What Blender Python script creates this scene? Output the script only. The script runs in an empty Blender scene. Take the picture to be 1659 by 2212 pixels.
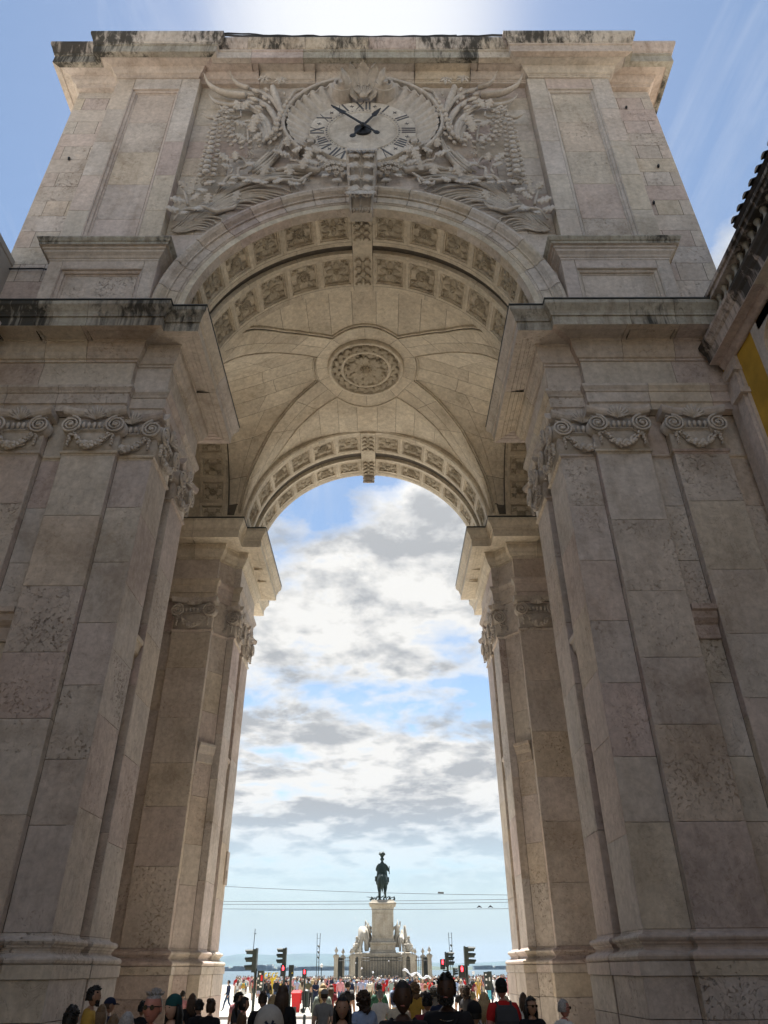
import bpy, bmesh, math, random
from mathutils import Vector, Matrix, noise
random.seed(7)
R = math.radians
sc = bpy.context.scene
col = sc.collection
PI = math.pi

# ---------------------------------------------------------------- camera
cam_data = bpy.data.cameras.new('camera')
cam = bpy.data.objects.new('camera', cam_data)
col.objects.link(cam)
TILT, ROLL, PAN = 0.5691, -0.0060, -0.0047
def _axes():
    fw = Vector((0, math.cos(TILT), math.sin(TILT))); r = Vector((1, 0, 0)); u = Vector((0, -math.sin(TILT), math.cos(TILT)))
    r2 = r * math.cos(ROLL) + u * math.sin(ROLL); u2 = -r * math.sin(ROLL) + u * math.cos(ROLL)
    Z = Matrix.Rotation(PAN, 3, 'Z')
    return Z @ r2, Z @ u2, Z @ fw
_r, _u, _f = _axes()
cam.matrix_world = Matrix(((_r.x, _u.x, -_f.x, 0.608), (_r.y, _u.y, -_f.y, 0.0), (_r.z, _u.z, -_f.z, 1.9), (0, 0, 0, 1)))
cam_data.sensor_fit = 'HORIZONTAL'; cam_data.sensor_width = 36; cam_data.lens = 36 * 1542.9 / 1659
cam_data.clip_start = 0.1; cam_data.clip_end = 60000
sc.camera = cam

# ---------------------------------------------------------------- sky and sun
SUN_EL, SUN_AZ = R(67.5), R(-3.0)            # azimuth measured from +Y towards +X
SKY_STRENGTH, SUN_STRENGTH, EXPOSURE = 0.10, 4.7, 1.60
world = bpy.data.worlds.new('World'); sc.world = world; world.use_nodes = True
nt = world.node_tree; nt.nodes.clear()
def N(t, kind, **kw):
    n = t.nodes.new(kind)
    for k, v in kw.items():
        if k == 'ins':
            for a, b in v.items(): n.inputs[a].default_value = b
        else: setattr(n, k, v)
    return n
def mth(t, op, a, b=None, c=None, clamp=False):
    n = t.nodes.new('ShaderNodeMath'); n.operation = op; n.use_clamp = clamp
    for i, v in enumerate((a, b, c)):
        if v is None: continue
        if isinstance(v, (int, float)): n.inputs[i].default_value = v
        else: t.links.new(v, n.inputs[i])
    return n.outputs[0]
def ramp(t, fac, stops, interp='LINEAR'):
    n = t.nodes.new('ShaderNodeValToRGB'); cr = n.color_ramp; cr.interpolation = interp
    while len(cr.elements) > 1: cr.elements.remove(cr.elements[-1])
    cr.elements[0].position = stops[0][0]; c = stops[0][1]; cr.elements[0].color = c if len(c) == 4 else (*c, 1)
    for p, c in stops[1:]:
        e = cr.elements.new(p); e.color = c if len(c) == 4 else (*c, 1)
    t.links.new(fac, n.inputs[0]); return n.outputs[0]
def g(v): return (v, v, v)
def mixc(t, fac, a, b, mode='MIX'):
    n = t.nodes.new('ShaderNodeMix'); n.data_type = 'RGBA'; n.blend_type = mode
    for sock, v in ((n.inputs[0], fac), (n.inputs[6], a), (n.inputs[7], b)):
        if isinstance(v, (int, float)): sock.default_value = v
        elif isinstance(v, tuple): sock.default_value = v if len(v) == 4 else (*v, 1)
        else: t.links.new(v, sock)
    return n.outputs[2]
def noise_n(t, vec, scale, detail=4, rough=0.5, dist=0.0):
    n = N(t, 'ShaderNodeTexNoise', ins={'Scale': scale, 'Detail': detail, 'Roughness': rough, 'Distortion': dist})
    if vec is not None: t.links.new(vec, n.inputs['Vector'])
    return n.outputs['Fac']

sky = N(nt, 'ShaderNodeTexSky', sky_type='NISHITA', sun_disc=False, sun_elevation=SUN_EL, sun_rotation=SUN_AZ,
        altitude=10, air_density=1.0, dust_density=0.12, ozone_density=1.6)
tc = N(nt, 'ShaderNodeTexCoord')
sep = N(nt, 'ShaderNodeSeparateXYZ'); nt.links.new(tc.outputs['Generated'], sep.inputs[0])
zc = mth(nt, 'MAXIMUM', sep.outputs[2], 0.0)
den = mth(nt, 'ADD', zc, 0.16)
cx = mth(nt, 'DIVIDE', sep.outputs[0], den); cy = mth(nt, 'DIVIDE', sep.outputs[1], den)
comb = N(nt, 'ShaderNodeCombineXYZ', ins={2: 3.7}); nt.links.new(cx, comb.inputs[0]); nt.links.new(cy, comb.inputs[1])
P = comb.outputs[0]
def blob(direction, inner, outer):           # 1 inside a cone about a direction, 0 outside
    v = Vector(direction).normalized()
    d = N(nt, 'ShaderNodeVectorMath', operation='DOT_PRODUCT'); nt.links.new(tc.outputs['Generated'], d.inputs[0]); d.inputs[1].default_value = v
    m = N(nt, 'ShaderNodeMapRange', interpolation_type='SMOOTHSTEP'); nt.links.new(d.outputs['Value'], m.inputs[0])
    m.inputs[1].default_value = math.cos(R(outer)); m.inputs[2].default_value = math.cos(R(inner)); return m.outputs[0]
def dirn(az, el): return (math.sin(R(az)) * math.cos(R(el)), math.cos(R(az)) * math.cos(R(el)), math.sin(R(el)))
shift = N(nt, 'ShaderNodeVectorMath', operation='ADD'); nt.links.new(P, shift.inputs[0]); shift.inputs[1].default_value = (1.3, 4.2, 0)
upw = N(nt, 'ShaderNodeVectorMath', operation='SCALE', ins={'Scale': 0.955}); nt.links.new(P, upw.inputs[0])
shift2 = N(nt, 'ShaderNodeVectorMath', operation='ADD'); nt.links.new(upw.outputs[0], shift2.inputs[0]); shift2.inputs[1].default_value = (1.3, 4.2, 0)
def cloud_noise(v): return mth(nt, 'ADD', mth(nt, 'MULTIPLY', noise_n(nt, v, 1.5, 3, 0.5, 0.1), 0.50), mth(nt, 'MULTIPLY', noise_n(nt, v, 4.2, 12, 0.60, 0.15), 0.70))
cov = cloud_noise(shift.outputs[0]); cov_up = cloud_noise(shift2.outputs[0])
CLOUDS = [(dirn(5, 27), 3, 11, 0.17), (dirn(11, 32), 2, 8, 0.08), (dirn(-11, 26), 2, 9, 0.05), (dirn(-5, 34), 2, 11, -0.03), (dirn(1, 39), 1, 6, -0.08), (dirn(5, 19.5), 1, 7, -0.17), (dirn(-6, 19), 1, 6, 0.04),
          (dirn(-5, 14), 3, 14, 0.08), (dirn(9, 12), 3, 11, 0.10), (dirn(0, 8), 2, 12, 0.06), (dirn(0, 0), 0, 8, -0.08), (dirn(-50, 60), 10, 45, -0.13), (dirn(50, 62), 10, 40, -0.13), (dirn(42, 41), 3, 10, 0.20), (dirn(47, 36), 3, 12, 0.14), (dirn(5, 68), 2, 18, 0.02)]
for d, a, b, w in CLOUDS: cov = mth(nt, 'ADD', cov, mth(nt, 'MULTIPLY', blob(d, a, b), w))
mask = ramp(nt, cov, [(0.55, g(0)), (0.60, g(0.5)), (0.67, g(1))])
thick = ramp(nt, cov, [(0.64, g(0)), (0.90, g(1))])
rim_l = mth(nt, 'MULTIPLY', mth(nt, 'SUBTRACT', cloud_noise(shift.outputs[0]), cov_up), 3.2)
det = noise_n(nt, shift.outputs[0], 11.0, 8, 0.6, 0.2)
shade = mth(nt, 'SUBTRACT', 1.0, mth(nt, 'MULTIPLY', thick, 0.12))
shade = mth(nt, 'ADD', mth(nt, 'SUBTRACT', shade, mth(nt, 'MULTIPLY', mth(nt, 'SUBTRACT', det, 0.42), 0.8)), mth(nt, 'MULTIPLY', rim_l, -1.0))
shade = mth(nt, 'MINIMUM', mth(nt, 'MAXIMUM', shade, 0.62), 1.10)
sunv = Vector(dirn(math.degrees(SUN_AZ), math.degrees(SUN_EL)))
near_sun = blob(sunv, 0, 42)
glow = blob(sunv, 0, 14)
bright = mth(nt, 'ADD', mth(nt, 'MULTIPLY', near_sun, 1.2), 2.85)
ccol = mixc(nt, shade, (0.78, 0.87, 1.0), (1.0, 0.985, 0.95))
cc = N(nt, 'ShaderNodeVectorMath', operation='SCALE'); nt.links.new(ccol, cc.inputs[0]); nt.links.new(mth(nt, 'MULTIPLY', bright, shade), cc.inputs['Scale'])
low = N(nt, 'ShaderNodeMapRange', interpolation_type='SMOOTHSTEP', ins={1: 0.02, 2: 0.20}); nt.links.new(sep.outputs[2], low.inputs[0])
cir_m = N(nt, 'ShaderNodeMapping', ins={'Rotation': (0, 0, 0.6), 'Scale': (1.0, 0.28, 1)}); nt.links.new(P, cir_m.inputs[0])
cir = mth(nt, 'MULTIPLY', ramp(nt, noise_n(nt, cir_m.outputs[0], 5.0, 10, 0.65, 0.8), [(0.48, g(0)), (0.78, g(1))]), 0.30)
mask2 = mth(nt, 'MULTIPLY', mth(nt, 'MAXIMUM', mask, cir), low.outputs[0])
skyc = mixc(nt, mask2, mixc(nt, 1.0, sky.outputs[0], (0.64, 0.60, 0.54), 'MULTIPLY'), cc.outputs[0])
lowv = N(nt, 'ShaderNodeMapRange', interpolation_type='SMOOTHSTEP', ins={1: 0.24, 2: 0.0, 3: 0.0, 4: 0.85}); nt.links.new(sep.outputs[2], lowv.inputs[0])
skyc = mixc(nt, mth(nt, 'MULTIPLY', lowv.outputs[0], mth(nt, 'SUBTRACT', 1.0, mth(nt, 'MULTIPLY', mask2, 0.75))), skyc, (1.35, 1.62, 1.85))
hz = mixc(nt, mth(nt, 'MULTIPLY', mth(nt, 'POWER', glow, 2.0), 0.8), skyc, (3.6, 3.6, 3.55))
bg = N(nt, 'ShaderNodeBackground', ins={'Strength': SKY_STRENGTH}); nt.links.new(hz, bg.inputs[0])
wo = N(nt, 'ShaderNodeOutputWorld'); nt.links.new(bg.outputs[0], wo.inputs[0])

sun_data = bpy.data.lights.new('sun', 'SUN'); sun_data.energy = SUN_STRENGTH; sun_data.angle = R(0.55); sun_data.color = (1.0, 0.955, 0.88)
sun = bpy.data.objects.new('sun', sun_data); col.objects.link(sun)
sun.rotation_euler = (-sunv).to_track_quat('-Z', 'Y').to_euler()
sun.location = (0, 60, 80)

sc.view_settings.view_transform = 'Standard'; sc.view_settings.look = 'None'; sc.view_settings.gamma = 1
sc.view_settings.use_curve_mapping = False; sc.view_settings.exposure = EXPOSURE
sc.cycles.max_bounces = 8; sc.cycles.diffuse_bounces = 5; sc.cycles.volume_bounces = 0

# ---------------------------------------------------------------- materials
def new_mat(name):
    m = bpy.data.materials.new(name); m.use_nodes = True; t = m.node_tree
    b = t.nodes['Principled BSDF']; return m, t, b
def stone(name, cols, pit=0.5, stain=0.0, warm=None, bump=1.0, vein=1.0, streak=0.25, crust=0.0):
    m, t, b = new_mat(name)
    tc = N(t, 'ShaderNodeTexCoord'); oi = N(t, 'ShaderNodeObjectInfo')
    sc_ = N(t, 'ShaderNodeVectorMath', operation='SCALE'); sc_.inputs[0].default_value = (41, 67, 23); t.links.new(oi.outputs['Random'], sc_.inputs['Scale'])
    ad = N(t, 'ShaderNodeVectorMath', operation='ADD'); t.links.new(tc.outputs['Object'], ad.inputs[0]); t.links.new(sc_.outputs[0], ad.inputs[1])
    V = ad.outputs[0]
    r2 = mth(t, 'FRACT', mth(t, 'MULTIPLY', oi.outputs['Random'], 7.31))
    r3 = mth(t, 'FRACT', mth(t, 'MULTIPLY', oi.outputs['Random'], 23.7))
    k = len(cols)
    base = ramp(t, oi.outputs['Random'], [(i / k, c) for i, c in enumerate(cols)], 'LINEAR')
    big = noise_n(t, V, 0.7, 5, 0.6, 0.4)
    base = mixc(t, 1.0, base, ramp(t, big, [(0.25, g(0.78)), (0.75, g(1.12))]), 'MULTIPLY')
    fine = noise_n(t, V, 7.0, 8, 0.65, 0.3)
    base = mixc(t, 1.0, base, ramp(t, fine, [(0.3, g(0.78)), (0.7, g(1.12))]), 'MULTIPLY')
    # shelly pits: patches run on across the joints
    W_ = tc.outputs['Object']; pn = noise_n(t, W_, 15.0, 7, 0.62, 0.5); patch_ = noise_n(t, W_, 0.8, 5, 0.6, 0.5)
    pmask = ramp(t, mth(t, 'ADD', mth(t, 'MULTIPLY', r2, 0.30), mth(t, 'MULTIPLY', patch_, 1.3)), [(0.66, g(0.0)), (1.02, g(1.0))])
    thr = mth(t, 'SUBTRACT', 0.64, mth(t, 'MULTIPLY', pmask, 0.085))
    pits = mth(t, 'MULTIPLY', mth(t, 'SUBTRACT', pn, thr), 14.0, clamp=True)
    pits = mth(t, 'MULTIPLY', pits, mth(t, 'ADD', mth(t, 'MULTIPLY', pmask, pit * 1.25), 0.22 * pit))
    base = mixc(t, pits, base, mixc(t, 1.0, base, (0.74, 0.69, 0.63), 'MULTIPLY'))
    # broad damp and soot patches, warm iron staining
    dm = ramp(t, noise_n(t, W_, 0.45, 7, 0.65, 0.8), [(0.50, g(0)), (0.68, g(1))]); base = mixc(t, mth(t, 'MULTIPLY', dm, 0.60), base, mixc(t, 1.0, base, (0.64, 0.59, 0.53), 'MULTIPLY'))
    ir = ramp(t, noise_n(t, W_, 1.3, 7, 0.7, 1.2), [(0.60, g(0)), (0.74, g(1))]); base = mixc(t, mth(t, 'MULTIPLY', ir, 0.30), base, mixc(t, 1.0, base, (0.90, 0.76, 0.56), 'MULTIPLY'))
    # hairline veins
    wv = noise_n(t, V, 1.7, 6, 0.6, 1.4)
    vein_m = mth(t, 'SUBTRACT', 1.0, mth(t, 'MULTIPLY', mth(t, 'ABSOLUTE', mth(t, 'SUBTRACT', wv, 0.5)), 95.0), clamp=True)
    vein_m = mth(t, 'MULTIPLY', vein_m, mth(t, 'MULTIPLY', r3, 0.5 * vein))
    base = mixc(t, vein_m, base, mixc(t, 1.0, base, (0.45, 0.42, 0.40), 'MULTIPLY'))
    # rain streaks
    mp = N(t, 'ShaderNodeMapping', ins={'Scale': (5.0, 5.0, 0.45)}); t.links.new(V, mp.inputs[0])
    st = noise_n(t, mp.outputs[0], 1.0, 6, 0.6, 0.2)
    base = mixc(t, mth(t, 'MULTIPLY', ramp(t, st, [(0.48, g(0)), (0.72, g(1))]), streak), base, mixc(t, 1.0, base, (0.52, 0.47, 0.42), 'MULTIPLY'))
    if stain > 0:
        mp2 = N(t, 'ShaderNodeMapping', ins={'Scale': (0.55, 0.55, 0.15)}); t.links.new(tc.outputs['Object'], mp2.inputs[0])
        a = noise_n(t, mp2.outputs[0], 1.0, 3, 0.5, 0.0)
        mp3 = N(t, 'ShaderNodeMapping', ins={'Scale': (6.0, 6.0, 0.6)}); t.links.new(tc.outputs['Object'], mp3.inputs[0])
        c = noise_n(t, mp3.outputs[0], 1.0, 7, 0.65, 0.6)
        s = mth(t, 'ADD', mth(t, 'MULTIPLY', a, 0.9), mth(t, 'MULTIPLY', c, 0.65))
        s = ramp(t, s, [(0.86 - 0.14 * stain, g(0)), (1.0 - 0.14 * stain, g(0.92))])
        base = mixc(t, s, base, (0.028, 0.026, 0.022))
    t.links.new(base, b.inputs['Base Color']); b.inputs['Roughness'].default_value = 0.82
    b.inputs['Specular IOR Level'].default_value = 0.25
    h = mth(t, 'ADD', mth(t, 'MULTIPLY', pits, -1.0), mth(t, 'MULTIPLY', fine, 0.35 + crust))
    h = mth(t, 'SUBTRACT', h, mth(t, 'MULTIPLY', vein_m, 0.4))
    bp = N(t, 'ShaderNodeBump', ins={'Strength': 0.75 * bump, 'Distance': 0.02}); t.links.new(h, bp.inputs['Height']); t.links.new(bp.outputs[0], b.inputs['Normal'])
    return m
def plain(name, c, rough=0.6, metal=0.0, var=0.15, scale=8.0, spec=0.4, emit=None, bump=0.0):
    m, t, b = new_mat(name)
    tc = N(t, 'ShaderNodeTexCoord'); n = noise_n(t, tc.outputs['Object'], scale, 5, 0.6)
    cc_ = mixc(t, 1.0, (*c, 1), ramp(t, n, [(0.3, g(1 - var)), (0.7, g(1 + var))]), 'MULTIPLY')
    t.links.new(cc_, b.inputs['Base Color']); b.inputs['Roughness'].default_value = rough; b.inputs['Metallic'].default_value = metal
    b.inputs['Specular IOR Level'].default_value = spec
    if emit: b.inputs['Emission Color'].default_value = (*emit[0], 1); b.inputs['Emission Strength'].default_value = emit[1]
    if bump:
        bp = N(t, 'ShaderNodeBump', ins={'Strength': bump, 'Distance': 0.01}); t.links.new(n, bp.inputs['Height']); t.links.new(bp.outputs[0], b.inputs['Normal'])
    return m
LIOZ = [(0.58, 0.49, 0.445), (0.58, 0.525, 0.465), (0.61, 0.53, 0.43), (0.55, 0.455, 0.42), (0.58, 0.53, 0.49), (0.57, 0.505, 0.45)]
BOUNCE_WARM = [(0.65, 0.575, 0.465), (0.67, 0.60, 0.49), (0.60, 0.53, 0.43), (0.68, 0.61, 0.50)]  # facade stone made warmer and paler: bounced sunlight put into the vault colour
M = {}
M['stone'] = stone('limestone', LIOZ, pit=0.6)
M['stone_pit'] = stone('weathered limestone', LIOZ, pit=0.85, bump=1.3, vein=1.3, crust=0.2)
M['stone_smooth'] = stone('dressed limestone', LIOZ, pit=0.35, bump=0.8)
M['carved'] = stone('carved limestone', [(0.55, 0.495, 0.445), (0.57, 0.52, 0.47)], pit=0.1, vein=0.0, streak=0.25)
M['dial'] = stone('pale dial stone', [(0.66, 0.61, 0.55), (0.65, 0.60, 0.54)], pit=0.0, vein=0.0, streak=0.35)
M['crown'] = stone('blackened cornice stone', LIOZ, pit=0.4, stain=1.0, streak=0.6)
M['crown2'] = stone('mossy cornice stone', [(0.40, 0.37, 0.32), (0.42, 0.39, 0.33)], pit=0.5, stain=0.55, streak=0.7)
M['cream'] = stone('vault limestone', BOUNCE_WARM, pit=0.25, streak=0.3, vein=0.8)
M['cream_carved'] = stone('carved vault limestone', [(0.46, 0.40, 0.31), (0.48, 0.42, 0.33)], pit=0.1, vein=0.0, streak=0.2)
M['core'] = plain('joint mortar', (0.12, 0.105, 0.09), 0.9)
M['black_metal'] = plain('black painted iron', (0.012, 0.014, 0.018), 0.45)
M['numeral'] = plain('grey clock numerals', (0.10, 0.10, 0.11), 0.6)
M['crown3'] = stone('sooty cornice stone', LIOZ, pit=0.4, stain=1.3, streak=0.8)
M['zinc'] = plain('zinc flashing', (0.06, 0.065, 0.065), 0.6)

# ---------------------------------------------------------------- object helpers
WM = {}
def tag(o, label=None, cat=None, group=None, kind=None):
    if label: o['label'] = label
    if cat: o['category'] = cat
    if group: o['group'] = group
    if kind: o['kind'] = kind
    return o
def place(o, parent, mw=None):
    """parent an object whose mesh data are in world coordinates (or that has world matrix mw)"""
    mw = mw or Matrix.Identity(4)
    if parent is not None:
        o.parent = parent; o.matrix_parent_inverse = Matrix.Identity(4)
        o.matrix_basis = WM[parent.name].inverted() @ mw
    else: o.matrix_basis = mw
    WM[o.name] = mw.copy(); return o
def empty(name, loc, label=None, cat=None, group=None):
    o = bpy.data.objects.new(name, None); col.objects.link(o); o.empty_display_size = 0.3
    place(o, None, Matrix.Translation(Vector(loc))); return tag(o, label, cat, group)
def mk_mesh(name, verts, faces, mats, smooth=False, mi=None):
    me = bpy.data.meshes.new(name); me.from_pydata([tuple(v) for v in verts], [], faces)
    for m in (mats if isinstance(mats, (list, tuple)) else [mats]): me.materials.append(m)
    if mi: me.polygons.foreach_set('material_index', mi)
    if smooth: me.polygons.foreach_set('use_smooth', [True] * len(faces))
    me.update(); return me
def mobj(name, verts, faces, mats, parent=None, smooth=False, mi=None, mw=None):
    o = bpy.data.objects.new(name, mk_mesh(name, verts, faces, mats, smooth, mi)); col.objects.link(o)
    return place(o, parent, mw)
def inst(name, me, parent, mw):
    o = bpy.data.objects.new(name, me); col.objects.link(o); return place(o, parent, mw)
class MB:
    def __init__(s): s.v = []; s.f = []; s.m = []; s.mi = 0
    def add(s, verts, faces, mi=None):
        b = len(s.v); s.v += [Vector(p) for p in verts]; s.f += [tuple(i + b for i in f) for f in faces]; s.m += [s.mi if mi is None else mi] * len(faces)
    def box(s, x0, x1, y0, y1, z0, z1, mi=None):
        s.add([(x, y, z) for z in (z0, z1) for y in (y0, y1) for x in (x0, x1)], [(0, 2, 3, 1), (4, 5, 7, 6), (0, 1, 5, 4), (2, 6, 7, 3), (0, 4, 6, 2), (1, 3, 7, 5)], mi)
    def tube(s, pts, rad, n=6, mi=None, flat=1.0, up=None, caps=True):
        pts = [Vector(p) for p in pts]; k = len(pts)
        if not isinstance(rad, (list, tuple)): rad = [rad] * k
        vs = []; prev = None
        for i, p in enumerate(pts):
            t = (pts[min(i + 1, k - 1)] - pts[max(i - 1, 0)]).normalized()
            u = Vector(up) if up else (prev if prev is not None else (Vector((0, 0, 1)) if abs(t.z) < 0.9 else Vector((0, 1, 0))))
            a = t.cross(u)
            if a.length < 1e-5: a = t.cross(Vector((1, 0.3, 0)))
            a.normalize(); b_ = a.cross(t).normalized()
            if not up: prev = b_
            for j in range(n):
                an = 2 * PI * j / n; vs.append(p + a * (math.cos(an) * rad[i]) + b_ * (math.sin(an) * rad[i] * flat))
        fs = [(i * n + j, i * n + (j + 1) % n, (i + 1) * n + (j + 1) % n, (i + 1) * n + j) for i in range(k - 1) for j in range(n)]
        if caps: fs += [tuple(range(n - 1, -1, -1)), tuple((k - 1) * n + j for j in range(n))]
        s.add(vs, fs, mi)
    def lathe(s, prof, n=12, c=(0, 0, 0), mi=None, a0=0.0):
        c = Vector(c); vs = [c + Vector((r * math.cos(a0 + 2 * PI * j / n), r * math.sin(a0 + 2 * PI * j / n), z)) for r, z in prof for j in range(n)]
        k = len(prof); fs = [(i * n + j, i * n + (j + 1) % n, (i + 1) * n + (j + 1) % n, (i + 1) * n + j) for i in range(k - 1) for j in range(n)]
        fs += [tuple(range(n - 1, -1, -1)), tuple((k - 1) * n + j for j in range(n))]
        s.add(vs, fs, mi)
    def sph(s, c, rx, ry=None, rz=None, nu=10, nv=6, mi=None, rot=None):
        ry = ry or rx; rz = rz or rx; c = Vector(c); vs = []
        for i in range(nv + 1):
            th = PI * i / nv
            for j in range(nu):
                p = Vector((rx * math.sin(th) * math.cos(2 * PI * j / nu), ry * math.sin(th) * math.sin(2 * PI * j / nu), rz * math.cos(th)))
                if rot: p = rot @ p
                vs.append(c + p)
        fs = [(i * nu + j, (i + 1) * nu + j, (i + 1) * nu + (j + 1) % nu, i * nu + (j + 1) % nu) for i in range(nv) for j in range(nu)]
        s.add(vs, fs, mi)
    def build(s, name, mats, parent=None, smooth=False, mw=None):
        return mobj(name, s.v, s.f, mats, parent, smooth, s.m, mw)
    def mesh(s, name, mats, smooth=False): return mk_mesh(name, s.v, s.f, mats, smooth, s.m)

def inset(P, d):
    n = len(P); nrm = (P[1] - P[0]).cross(P[2] - P[1]).normalized(); out = []
    for i in range(n):
        a, b, c = P[i - 1], P[i], P[(i + 1) % n]
        e1 = (b - a).normalized(); e2 = (c - b).normalized(); n1 = nrm.cross(e1); n2 = nrm.cross(e2)
        m = n1 + n2; m.normalize(); out.append(b + m * (d / max(0.25, m.dot(n1))))
    return out
def slab(parent, name, P, depth, mat, bev=0.012, gap=0.012, proud=0.0, chip=0.0):
    P = [Vector(p) for p in P]; n = len(P); nrm = (P[1] - P[0]).cross(P[2] - P[1]).normalized()
    if gap: P = inset(P, gap / 2)
    if chip:
        Q = []
        for i in range(n):
            a, b_ = P[i], P[(i + 1) % n]; k = max(1, int((b_ - a).length / 0.17)); Q += [a.lerp(b_, j / k) for j in range(k)]
        C_ = sum(P, Vector()) / n; big_ = random.random() < 0.35; F0 = inset(P, bev); F = []
        for i in range(n):
            a, b_ = F0[i], F0[(i + 1) % n]; k = max(1, int((P[(i + 1) % n] - P[i]).length / 0.17)); e_ = (b_ - a).normalized(); inw = nrm.cross(e_)
            for j in range(k): F.append(a.lerp(b_, j / k) + inw * (chip * random.random() ** (3 if big_ else 7) * (0 if j == 0 else 1)) + nrm * proud)
        P = Q; n = len(P)
    else: F = [p + nrm * proud for p in inset(P, bev)]
    O = [p + nrm * (proud - bev) for p in P]; B = [p - nrm * depth for p in P]
    fs = [tuple(range(n))] + [(i, n + i, n + (i + 1) % n, (i + 1) % n) for i in range(n)] + [(n + i, 2 * n + i, 2 * n + (i + 1) % n, n + (i + 1) % n) for i in range(n)]
    return mobj(name, F + O + B, fs, mat, parent)
def wall(parent, p0, p1, zs, widths, mat, depth=0.18, stag=True, bev=0.006, gap=0.009, jitter=0.006, name='stone_block', mats=None, chip=0.0):
    """ashlar blocks on the vertical plane p0->p1 (outward = right hand side of travel)"""
    p0 = Vector((*p0, 0)); p1 = Vector((*p1, 0)); L = (p1 - p0).length; d = (p1 - p0) / L
    for k in range(len(zs) - 1):
        w = widths if isinstance(widths, (int, float)) else widths[k % len(widths)]
        nb = max(1, round(L / w)); cuts = [L * i / nb for i in range(nb + 1)]
        if stag and nb > 1 and k % 2: cuts = [0] + [L * (i + 0.5) / nb for i in range(nb)] + [L]
        if nb > 1: cuts = [cuts[0]] + [c + random.uniform(-.12, .12) * w for c in cuts[1:-1]] + [cuts[-1]]
        for a, b in zip(cuts[:-1], cuts[1:]):
            A = p0 + d * a; B = p0 + d * b; z0, z1 = zs[k], zs[k + 1]
            slab(parent, name, [(A.x, A.y, z0), (B.x, B.y, z0), (B.x, B.y, z1), (A.x, A.y, z1)], depth, random.choice(mats) if mats else mat, bev, gap, random.uniform(0, jitter), chip if min(b - a, zs[k + 1] - zs[k]) > 0.4 else 0)
def mitres(path):
    pts = [Vector((*p, 0)) for p in path]; ms = []
    for i in range(len(pts)):
        ns = []
        if i > 0: e = (pts[i] - pts[i - 1]).normalized(); ns.append(Vector((e.y, -e.x, 0)))
        if i < len(pts) - 1: e = (pts[i + 1] - pts[i]).normalized(); ns.append(Vector((e.y, -e.x, 0)))
        if len(ns) == 1: ms.append(ns[0])
        else: m = (ns[0] + ns[1]).normalized(); ms.append(m / max(0.3, m.dot(ns[0])))
    return pts, ms
def sweep(parent, name, path, prof, mat, piece=1.3, gap=0.010, back=0.018, segs=None, matfn=None, ends=True):
    """moulding: profile (projection, z) run along a plan path in separate stones over a recessed backing run"""
    pts, ms = mitres(path)
    npf = len(prof); vs = []; fs = []
    bp_ = []
    for j, (pp, z) in enumerate(prof):
        a = Vector(prof[max(j - 1, 0)]); b_ = Vector(prof[min(j + 1, npf - 1)]); t_ = (b_ - a).normalized(); bp_.append((pp - t_.y * back, z + t_.x * back))
    for p, m in zip(pts, ms): vs += [p + m * pp + Vector((0, 0, z)) for pp, z in bp_]
    for i in range(len(pts) - 1):
        for j in range(npf - 1): fs.append((i * npf + j, (i + 1) * npf + j, (i + 1) * npf + j + 1, i * npf + j + 1))
    run = mobj(name, vs, fs, M['core'], parent)
    for i in range(len(pts) - 1):
        if segs is not None and i not in segs: continue
        L = (pts[i + 1] - pts[i]).length; nb = max(1, round(L / piece)); cuts = [k / nb for k in range(nb + 1)]
        if nb > 2: cuts = [cuts[0]] + [c + random.uniform(-.12, .12) / nb for c in cuts[1:-1]] + [cuts[-1]]
        for a, b in zip(cuts[:-1], cuts[1:]):
            ga = gap / 2 / L if a > 0 else 0; gb = gap / 2 / L if b < 1 else 0; ch = 0.008 / L
            sts = ([(a + ga, 0.008), (a + ga + ch, 0)] if a > 0 else [(a, 0)]) + ([(b - gb - ch, 0), (b - gb, 0.008)] if b < 1 else [(b, 0)])
            v2 = []
            for t, ins_ in sts:
                p = pts[i].lerp(pts[i + 1], t); e_ = (pts[i + 1] - pts[i]).normalized(); m = ms[i] if t == 0 else (ms[i + 1] if t == 1 else Vector((e_.y, -e_.x, 0)))
                v2 += [p + m * (pp - ins_) + Vector((0, 0, z)) for pp, z in prof]
            k = len(sts); f2 = [(s * npf + j, (s + 1) * npf + j, (s + 1) * npf + j + 1, s * npf + j + 1) for s in range(k - 1) for j in range(npf - 1)]
            if ends:
                for s, rev in ((0, True), (k - 1, False)):
                    if (s == 0 and a == 0 and i > 0) or (s == k - 1 and b == 1 and i < len(pts) - 2): continue
                    q = [s * npf + j for j in range(npf)]; t_, ins_ = sts[s]; p = pts[i].lerp(pts[i + 1], t_); e_ = (pts[i + 1] - pts[i]).normalized(); m = ms[i] if t_ == 0 else (ms[i + 1] if t_ == 1 else Vector((e_.y, -e_.x, 0)))
                    v2 += [p - m * 0.06 + Vector((0, 0, prof[-1][1])), p - m * 0.06 + Vector((0, 0, prof[0][1]))]; q += [len(v2) - 2, len(v2) - 1]; f2.append(tuple(q if rev else q[::-1]))
            mobj('moulding_stone', v2, f2, (matfn(i) if matfn.__code__.co_argcount else matfn()) if matfn else mat, run)
    return run
def mirror(path): return [(-x, y) for x, y in reversed(path)]
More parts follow.
